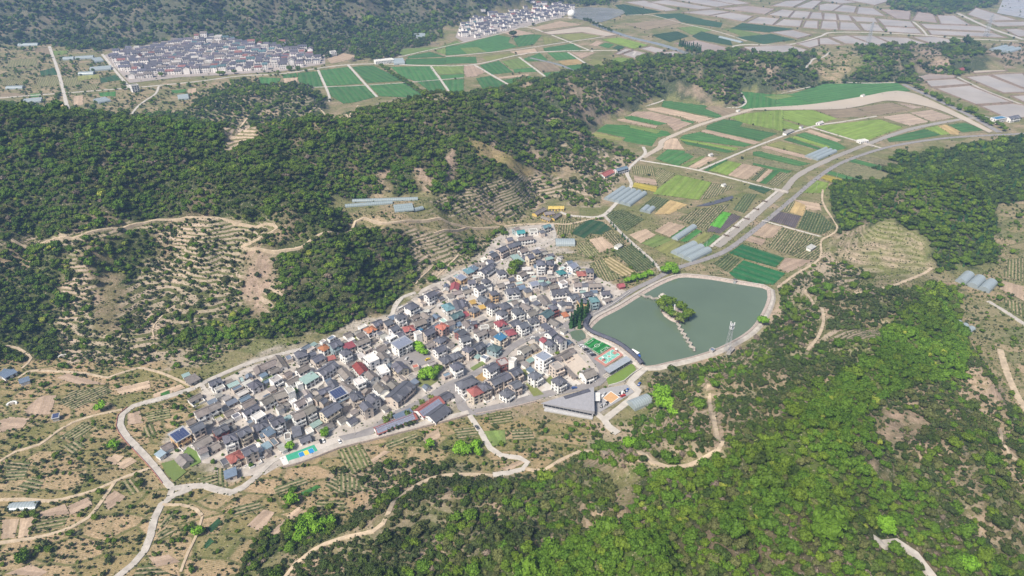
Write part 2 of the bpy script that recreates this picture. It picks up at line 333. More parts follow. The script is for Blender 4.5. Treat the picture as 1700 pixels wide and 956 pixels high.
# ---------------------------------------------------------------- land cover map (what grows where), read off the survey picture
COVER = [
    ('P', [(-9, -9), (1709, -9), (1709, 965), (-9, 965)]),
    ('M', [(-9, -9), (965, -9), (950, 6), (880, 0), (770, 30), (760, 42), (600, 74), (545, 96), (430, 74), (300, 66), (170, 84), (60, 76), (-9, 82)]),
    ('M', [(600, 76), (700, 52), (740, 60), (660, 95), (590, 100), (545, 97)]),
    ('M', [(950, -9), (1040, -9), (1010, 8), (940, 8)]), ('H', [(1470, -9), (1680, -9), (1640, 12), (1560, 26), (1480, 18)]),
    ('K', [(-9, 78), (60, 74), (170, 86), (213, 148), (300, 142), (390, 132), (470, 118), (560, 112), (560, 120), (440, 138), (330, 165), (300, 196), (-9, 192)]),
    ('C', [(295, 200), (335, 160), (385, 137), (430, 134), (500, 140), (545, 165), (530, 192), (560, 196), (640, 172), (690, 160), (760, 152), (800, 160), (780, 215), (600, 215), (480, 215), (400, 225)]),
    ('F', [(-9, 168), (115, 188), (220, 193), (300, 190), (380, 225), (440, 212), (560, 200), (640, 178), (700, 170), (800, 160), (840, 190), (815, 240), (880, 298), (830, 340), (700, 322), (560, 330), (530, 352), (460, 340), (360, 362), (250, 368), (150, 388), (-9, 400)]),
    ('H', [(790, 155), (900, 128), (1000, 110), (1110, 86), (1230, 84), (1330, 90), (1440, 74), (1620, 74), (1645, 108), (1560, 136), (1480, 138), (1330, 150), (1232, 150), (1242, 178), (1100, 160), (1000, 202), (976, 226), (1064, 262), (1010, 302), (940, 280), (880, 300), (800, 235)]),
    ('K', [(1360, 80), (1420, 78), (1440, 110), (1390, 140), (1370, 138), (1340, 110)]),
    ('R', [(1510, 78), (1555, 78), (1585, 108), (1560, 112), (1520, 106)]), ('R', [(1620, 78), (1709, 70), (1709, 110), (1670, 112), (1640, 92)]),
    ('R', [(740, 250), (758, 250), (762, 300), (748, 312)]), ('R', [(628, 290), (645, 282), (650, 325), (632, 326)]), ('R', [(690, 282), (712, 282), (712, 325), (690, 326)]),
    ('R', [(930, 132), (948, 128), (966, 158), (945, 160)]), ('R', [(1150, 112), (1176, 120), (1170, 130), (1146, 128)]), ('R', [(1280, 112), (1292, 112), (1288, 126), (1276, 124)]),
    ('G', [(765, 218), (800, 238), (900, 284), (965, 322), (930, 326), (855, 288), (785, 248)]),
    ('O', [(370, 215), (420, 212), (425, 222), (398, 250), (370, 252)]),
    ('S', [(-9, 400), (150, 386), (350, 360), (462, 374), (400, 410), (440, 416), (560, 392), (520, 440), (480, 480), (462, 548), (330, 612), (-9, 606)]),
    ('N', [(-9, 408), (100, 404), (130, 470), (90, 520), (95, 606), (-9, 600)]), ('N', [(140, 400), (200, 392), (260, 380), (300, 420), (240, 440), (190, 500), (150, 450)]), ('N', [(200, 590), (330, 570), (450, 560), (470, 530), (420, 510), (330, 545)]),
    ('R', [(395, 420), (440, 412), (450, 470), (440, 520), (420, 540), (400, 480)]), ('R', [(170, 450), (205, 455), (215, 510), (190, 560), (150, 550), (160, 490)]),
    ('N', [(370, 356), (470, 338), (540, 346), (592, 364), (560, 392), (440, 418), (400, 408), (462, 376), (440, 370), (392, 369)]),
    ('F', [(440, 418), (560, 386), (600, 372), (682, 392), (690, 470), (650, 512), (540, 552), (455, 562), (470, 480)]),
    ('S', [(680, 386), (855, 372), (805, 420), (740, 458), (690, 482), (686, 440)]), ('K', [(590, 352), (700, 350), (860, 345), (880, 352), (850, 376), (790, 400), (700, 388), (600, 372)]),
    ('S', [(720, 330), (820, 300), (880, 292), (960, 300), (1035, 290), (990, 345), (900, 330), (860, 362), (722, 350)]), ('S', [(930, 235), (1000, 245), (1050, 268), (1010, 300), (950, 285)]),
    ('A', [(-9, 600), (200, 596), (330, 615), (350, 640), (500, 720), (480, 780), (640, 738), (775, 695), (1000, 705), (1040, 725), (1000, 760), (880, 790), (720, 785), (640, 830), (560, 870), (500, 850), (430, 920), (400, 965), (-9, 965)]),
    ('K', [(860, 345), (1003, 360), (1095, 448), (1040, 480), (1000, 470), (930, 430), (920, 400)]),
    ('D', [(640, 800), (740, 768), (872, 790), (962, 766), (1010, 796), (1044, 862), (960, 905), (850, 925), (700, 965), (420, 965), (480, 920), (560, 885)]),
    ('F', [(440, 880), (520, 850), (560, 865), (540, 895), (480, 915), (400, 965), (380, 965)]), ('D', [(560, 770), (700, 765), (800, 782), (740, 790), (640, 805), (570, 830), (540, 800)]),
    ('F', [(560, 970), (850, 912), (960, 898), (1044, 858), (1070, 790), (1200, 760), (1330, 650), (1450, 600), (1500, 480), (1640, 470), (1600, 530), (1630, 600), (1709, 720), (1709, 970)]),
    ('X', [(1050, 970), (1085, 905), (1180, 850), (1260, 885), (1340, 845), (1420, 872), (1500, 970)]), ('X', [(560, 970), (850, 915), (845, 970)]),
    ('D', [(1560, 560), (1640, 600), (1709, 730), (1709, 930), (1620, 900), (1480, 780), (1440, 690), (1500, 640)]),
    ('B', [(1190, 870), (1270, 770), (1330, 700), (1400, 620), (1440, 560), (1500, 510), (1560, 500), (1600, 560), (1610, 630), (1500, 640), (1420, 700), (1400, 780), (1320, 850), (1260, 900)]), ('B', [(820, 970), (900, 905), (1010, 880), (1100, 900), (1120, 970)]),
    ('W', [(1072, 640), (1085, 612), (1170, 604), (1255, 555), (1292, 480), (1400, 470), (1500, 482), (1480, 540), (1450, 598), (1330, 648), (1200, 758), (1060, 782), (1040, 735), (1070, 690)]),
    ('W', [(985, 705), (1075, 690), (1075, 790), (1010, 775), (955, 757)]),
    ('D', [(1080, 620), (1130, 590), (1160, 610), (1170, 680), (1110, 700), (1080, 660)]), ('D', [(1190, 640), (1300, 600), (1420, 590), (1440, 606), (1330, 650), (1210, 740)]), ('D', [(1360, 500), (1500, 480), (1540, 500), (1440, 540), (1370, 560)]),
    ('D', [(1150, 690), (1260, 690), (1240, 740), (1160, 760)]), ('O', [(1360, 548), (1470, 545), (1460, 562), (1360, 568)]),
    ('R', [(1460, 680), (1540, 700), (1520, 740), (1470, 730)]), ('R', [(1450, 760), (1490, 790), (1480, 805), (1455, 790)]), ('R', [(1590, 690), (1640, 640), (1690, 640), (1709, 690), (1640, 660)]),
    ('E', [(1376, 312), (1486, 262), (1709, 225), (1709, 330), (1650, 345), (1655, 436), (1560, 452), (1538, 400), (1482, 362), (1384, 390)]),
    ('T', [(1384, 392), (1482, 362), (1530, 400), (1545, 458), (1400, 474), (1362, 424)]), ('S', [(1290, 476), (1362, 422), (1410, 440), (1460, 460), (1400, 480), (1320, 486)]),
    ('K', [(1655, 340), (1709, 330), (1709, 700), (1690, 680), (1620, 590), (1596, 530), (1590, 480), (1655, 440)]),
    ('V', [(335, 645), (430, 592), (560, 545), (645, 520), (690, 490), (730, 458), (800, 425), (815, 398), (860, 376), (920, 372), (925, 400), (1000, 445), (1040, 480), (1050, 490), (985, 530), (1066, 612), (1050, 660), (990, 690), (890, 668), (780, 690), (620, 715), (480, 770), (380, 800), (260, 760), (280, 725), (330, 690)]),
    ('P', [(980, 520), (1050, 482), (1130, 455), (1280, 468), (1282, 500), (1240, 560), (1160, 590), (1080, 608), (1060, 600)]),
]
MW, MH = 850, 478
cu, cv = np.meshgrid((np.arange(MW) + .5) * 2, (np.arange(MH) + .5) * 2, indexing='ij')
CLS = sorted(set(c for c, _ in COVER)); CI = {c: i for i, c in enumerate(CLS)}
CMAP = np.zeros((MW, MH), int)
for c, P in COVER: CMAP[inpoly(cu, cv, P)] = CI[c]
def cover(x, y, z, jit=0.0):
    u, v = proj(x, y, z)
    if jit: u = u + jit * (fbm(x / 9, y / 9, 4, 2) - .5); v = v + 0.6 * jit * (fbm(x / 9 + 40, y / 9, 6, 2) - .5)
    return CMAP[np.clip((u / 2).astype(int), 0, MW - 1), np.clip((v / 2).astype(int), 0, MH - 1)]

# base colours of the bare land by cover class: (soil, grass, share of grass)
SOIL = {'P': ((.29, .23, .16), (.13, .15, .055), .6), 'M': ((.17, .135, .105), (.035, .052, .03), .9), 'K': ((.27, .21, .145), (.095, .12, .045), .6),
        'C': ((.30, .23, .16), (.05, .07, .03), .8), 'F': ((.16, .12, .085), (.045, .06, .022), .8), 'H': ((.30, .23, .17), (.05, .066, .03), .72),
        'R': ((.32, .24, .185), (.15, .13, .07), .38), 'G': ((.30, .23, .12), (.20, .18, .06), .5), 'O': ((.36, .28, .19), (.2, .18, .08), .3),
        'S': ((.36, .27, .20), (.10, .105, .042), .62), 'N': ((.25, .19, .13), (.07, .085, .03), .65), 'A': ((.42, .295, .175), (.15, .155, .042), .34),
        'D': ((.32, .24, .165), (.08, .095, .035), .5), 'B': ((.15, .13, .07), (.07, .10, .025), .8), 'W': ((.34, .255, .175), (.13, .15, .05), .5),
        'X': ((.16, .12, .085), (.045, .06, .022), .8), 'E': ((.16, .13, .09), (.045, .06, .025), .8), 'T': ((.33, .26, .185), (.16, .17, .06), .5), 'V': ((.38, .34, .29), (.2, .18, .11), .2)}
cc = cover(XX, YY, ZZ, 40)
n1 = fbm(XX / 26, YY / 26, 1, 4); n2 = fbm(XX / 9, YY / 9, 5, 3)
colr = np.zeros(XX.shape + (3,))
for c, i in CI.items():
    s, g, k = SOIL[c]; mk = cc == i
    t = sstep(0.38, 0.62, n1 * 0.65 + n2 * 0.35 + (k - 0.5) * 0.35)[mk][:, None]
    colr[mk] = np.array(s) * (1 - t) + np.array(g) * t
terr = np.zeros(XX.shape)
for c_, k_ in (('T', .28), ('S', .7), ('W', .45), ('K', .3), ('O', .8), ('D', .25), ('M', .2), ('C', .4)): terr[cc == CI[c_]] = k_
tv = np.stack([XX, YY, ZZ], -1).reshape(-1, 3)
nx, ny = XX.shape
ii = (np.arange(nx - 1)[:, None] * ny + np.arange(ny - 1)[None, :]).reshape(-1)
tf = np.stack([ii, ii + ny, ii + ny + 1, ii + 1], -1)
m, n, l, b = newmat('land_soil_and_grass')
at = N(n, 'ShaderNodeAttribute', attribute_name='land')
pos = geo(n)
c = mix(n, l, 1.0, at.outputs['Color'], ramp(n, l, noise(n, l, 0.22, pos, 6, 0.75), [(0.28, 0.55), (0.72, 1.36)]), 'MULTIPLY')
# grassy banks of the hillside terraces follow the contour lines
sx = N(n, 'ShaderNodeSeparateXYZ'); l.new(pos, sx.inputs[0])
wz = N(n, 'ShaderNodeMath', operation='MULTIPLY_ADD'); l.new(sx.outputs[2], wz.inputs[0]); wz.inputs[1].default_value = 2.6
nz = N(n, 'ShaderNodeMath', operation='MULTIPLY'); l.new(noise(n, l, 0.03, pos, 3), nz.inputs[0]); nz.inputs[1].default_value = 9.0; l.new(nz.outputs[0], wz.inputs[2])
sn = N(n, 'ShaderNodeMath', operation='SINE'); l.new(wz.outputs[0], sn.inputs[0])
tm_ = N(n, 'ShaderNodeMath', operation='MULTIPLY'); l.new(ramp(n, l, sn.outputs[0], [(0.1, 0.0), (0.6, 1.0)]), tm_.inputs[0]); l.new(at.outputs['Alpha'], tm_.inputs[1])
c = mix(n, l, tm_.outputs[0], c, (.095, .11, .038))
tp_ = N(n, 'ShaderNodeMath', operation='MULTIPLY'); l.new(ramp(n, l, sn.outputs[0], [(0.0, 0.9), (0.12, 0.0)]), tp_.inputs[0]); l.new(at.outputs['Alpha'], tp_.inputs[1])
c = mix(n, l, tp_.outputs[0], c, (.47, .38, .30))
# small plots on the level farmland: each its own mix of soil and weeds, with grassy boundaries
ap = N(n, 'ShaderNodeAttribute', attribute_name='plots')
mp = N(n, 'ShaderNodeMapping'); mp.inputs['Rotation'].default_value = (0, 0, R(-32)); mp.inputs['Scale'].default_value = (.042, .085, 0); l.new(pos, mp.inputs['Vector'])
dm = N(n, 'ShaderNodeVectorMath', operation='ADD'); nv = N(n, 'ShaderNodeTexNoise'); nv.inputs['Scale'].default_value = .02; l.new(pos, nv.inputs['Vector'])
l.new(mp.outputs[0], dm.inputs[0]); l.new(nv.outputs['Color'], dm.inputs[1])
v1 = N(n, 'ShaderNodeTexVoronoi', voronoi_dimensions='2D'); l.new(dm.outputs[0], v1.inputs['Vector']); v1.inputs['Scale'].default_value = 1.0
v2 = N(n, 'ShaderNodeTexVoronoi', voronoi_dimensions='2D', feature='DISTANCE_TO_EDGE'); l.new(dm.outputs[0], v2.inputs['Vector']); v2.inputs['Scale'].default_value = 1.0
cr = N(n, 'ShaderNodeSeparateColor'); l.new(v1.outputs['Color'], cr.inputs[0])
pc = ramp(n, l, cr.outputs[0], [(0.0, (.43, .32, .21)), (0.3, (.36, .26, .17)), (0.45, (.19, .18, .07)), (0.62, (.31, .235, .13)), (0.8, (.12, .145, .045)), (1.0, (.40, .30, .20))])
pc = mix(n, l, 1.0, pc, ramp(n, l, noise(n, l, 0.5, pos, 5, 0.75), [(0.3, 0.65), (0.7, 1.3)]), 'MULTIPLY')
wr = N(n, 'ShaderNodeTexWave', wave_type='BANDS', bands_direction='Y'); wr.inputs['Scale'].default_value = 3.2; wr.inputs['Distortion'].default_value = 1.5; l.new(mp.outputs[0], wr.inputs['Vector'])
pc = mix(n, l, ramp(n, l, wr.outputs['Fac'], [(0.5, 0.0), (0.8, 0.4)]), pc, (.12, .13, .045))
pf = N(n, 'ShaderNodeMath', operation='MULTIPLY'); l.new(ap.outputs['Fac'], pf.inputs[0]); pf.inputs[1].default_value = .7
c = mix(n, l, pf.outputs[0], c, pc)
pe = N(n, 'ShaderNodeMath', operation='MULTIPLY'); l.new(ap.outputs['Fac'], pe.inputs[0]); l.new(ramp(n, l, v2.outputs['Distance'], [(0.03, 0.75), (0.09, 0.0)]), pe.inputs[1])
c = mix(n, l, pe.outputs[0], c, (.085, .105, .032))
gr = noise(n, l, 0.09, pos, 5, 0.7)
c = mix(n, l, ramp(n, l, gr, [(0.50, 0.0), (0.64, 0.35)]), c, (.085, .10, .035))
pb = noise(n, l, 0.7, pos, 4, 0.75)
c = mix(n, l, ramp(n, l, pb, [(0.57, 0.0), (0.66, 0.6)]), c, (.46, .38, .31))
c = mix(n, l, ramp(n, l, noise(n, l, 0.42, pos, 5, 0.8), [(0.54, 0.0), (0.62, 0.55)]), c, (.06, .068, .022))
l.new(c, b.inputs['Base Color']); b.inputs['Roughness'].default_value = 0.95; b.inputs['Specular IOR Level'].default_value = 0.1
bump(n, l, b, noise(n, l, 0.5, pos, 6, 0.7), 0.8, 0.9)
tm = bpy.data.meshes.new('terrain'); tm.vertices.add(len(tv)); tm.vertices.foreach_set('co', tv.reshape(-1))
tm.loops.add(len(tf) * 4); tm.loops.foreach_set('vertex_index', tf.reshape(-1))
tm.polygons.add(len(tf)); tm.polygons.foreach_set('loop_start', np.arange(len(tf)) * 4)
tm.update(calc_edges=True); tm.polygons.foreach_set('use_smooth', [True] * len(tf))
ca = tm.color_attributes.new('land', 'FLOAT_COLOR', 'POINT')
ca.data.foreach_set('color', np.concatenate([colr.reshape(-1, 3), terr.reshape(-1, 1)], 1).reshape(-1))
plt_ = np.zeros(XX.shape)
for c_, k_ in (('A', 1.0), ('K', .9), ('P', .5)): plt_[cc == CI[c_]] = k_
pa = tm.attributes.new('plots', 'FLOAT', 'POINT'); pa.data.foreach_set('value', np.ascontiguousarray(plt_.reshape(-1)))
tm.materials.append(m)
tag(obj('terrain', tm), 'hills and valley floor of bare soil and grass', None, None, 'structure')

# ---------------------------------------------------------------- flat sheets: water, fields, pans, yards
_lay = [0]; BARE = []; LINES = []; PLOTS = []
def sheet(name, poly, mat, label, color=None, z=0.10, kind='structure', thick=0.0, rot=None):
    """a level sheet whose own X axis runs along its longest edge, so that furrows and rows follow the plot"""
    _lay[0] += 1; zz = z + (_lay[0] % 40) * 0.006
    if name not in ('sea', 'village_pavement'): BARE.append(poly)
    P = [Vector((p[0], p[1], 0)) for p in poly]
    cen = sum(P, Vector()) / len(P)
    if rot is None:
        k = max(range(len(P)), key=lambda i: (P[(i + 1) % len(P)] - P[i]).length)
        e = P[(k + 1) % len(P)] - P[k]; rot = math.atan2(e.y, e.x)
    q = [Matrix.Rotation(-rot, 3, 'Z') @ (p - cen) for p in P]
    a = sum(q[i].x * q[(i + 1) % len(q)].y - q[(i + 1) % len(q)].x * q[i].y for i in range(len(q)))
    if a < 0: q = q[::-1]
    mb = MB()
    if thick: mb.prism([(p.x, p.y) for p in q], 0.0, thick)
    else: mb.add([(p.x, p.y, 0) for p in q], [tuple(range(len(q)))])
    o = mb.build(name, [mat], None, (cen.x, cen.y, zz), rot, color)
    return tag(o, label, None, None, kind)

def m_field(name, rows, pitch, soil=(.36, .275, .19), rough=0.95):
    m, n, l, b = newmat(name)
    oi = N(n, 'ShaderNodeObjectInfo'); pos = geo(n); oc = oco(n)
    c = mix(n, l, 1.0, oi.outputs['Color'], ramp(n, l, noise(n, l, 0.07, pos, 5, 0.65), [(0.25, 0.78), (0.75, 1.22)]), 'MULTIPLY')
    st = N(n, 'ShaderNodeMapping'); st.inputs['Scale'].default_value = (0.010, 0.20, 1); l.new(oc, st.inputs['Vector'])
    c = mix(n, l, 1.0, c, ramp(n, l, noise(n, l, 1.0, st.outputs[0], 3, 0.7), [(0.3, 0.70), (0.7, 1.26)]), 'MULTIPLY')
    c = mix(n, l, 1.0, c, ramp(n, l, noise(n, l, 0.6, pos, 4, 0.75), [(0.3, 0.80), (0.7, 1.18)]), 'MULTIPLY')
    if rows:
        wv = N(n, 'ShaderNodeTexWave', wave_type='BANDS', bands_direction='Y'); wv.inputs['Scale'].default_value = pitch
        wv.inputs['Distortion'].default_value = 1.0; wv.inputs['Detail'].default_value = 2; l.new(oc, wv.inputs['Vector'])
        brk = noise(n, l, 0.35, pos, 3)
        f = N(n, 'ShaderNodeMath', operation='MULTIPLY'); l.new(ramp(n, l, wv.outputs['Fac'], [(0.45, 0.0), (0.65, rows)]), f.inputs[0]); l.new(ramp(n, l, brk, [(0.35, 0.15), (0.6, 1.0)]), f.inputs[1])
        c = mix(n, l, f.outputs[0], c, soil)
    l.new(c, b.inputs['Base Color']); b.inputs['Roughness'].default_value = rough; b.inputs['Specular IOR Level'].default_value = 0.1
    bump(n, l, b, noise(n, l, 1.2, pos, 4), 0.4, 0.3)
    return m
MF = {'crop': m_field('field_even_crop', 0.10, 0.035), 'rows': m_field('field_planted_rows', 0.8, 0.13, (.40, .31, .21)),
      'rowsg': m_field('field_green_rows', 0.5, 0.12, (.30, .27, .15)), 'soil': m_field('field_furrowed_soil', 0.3, 0.16, (.30, .22, .155)),
      'straw': m_field('field_straw_beds', 0.85, 0.08, (.52, .42, .27))}
FC = {  # key: material, base colour, words for the label
    'g': ('crop', (.054, .145, .043), 'even dark green wheat'), 'g2': ('crop', (.052, .155, .040), 'fresh green crop'), 'G': ('crop', (.075, .26, .03), 'vivid green seedlings'),
    'G2': ('crop', (.022, .115, .040), 'deep green turf'), 'gd': ('crop', (.030, .075, .035), 'dull dark green crop'), 'l': ('crop', (.165, .24, .050), 'yellow green meadow'),
    'l2': ('crop', (.13, .185, .055), 'pale green crop'), 'l3': ('crop', (.205, .215, .075), 'yellowing grass'), 's': ('soil', (.335, .255, .195), 'bare brown soil'),
    's2': ('soil', (.39, .30, .22), 'light tilled soil'), 's3': ('soil', (.235, .19, .13), 'dull brown fallow'), 'rows': ('rows', (.085, .105, .045), 'planted rows on bare soil'),
    'rowsg': ('rowsg', (.055, .085, .035), 'rows of low dark green plants'), 'straw': ('straw', (.20, .17, .075), 'straw covered beds'), 'y': ('crop', (.30, .25, .045), 'yellow flowering crop'),
    'y3': ('soil', (.37, .275, .13), 'sandy yellow stubble'), 'dk': ('soil', (.085, .075, .085), 'dark peaty soil'), 'sc': ('rows', (.10, .12, .045), 'weedy vegetable beds'),
    'mud': ('soil', (.36, .285, .225), 'drained mud pond'),
}
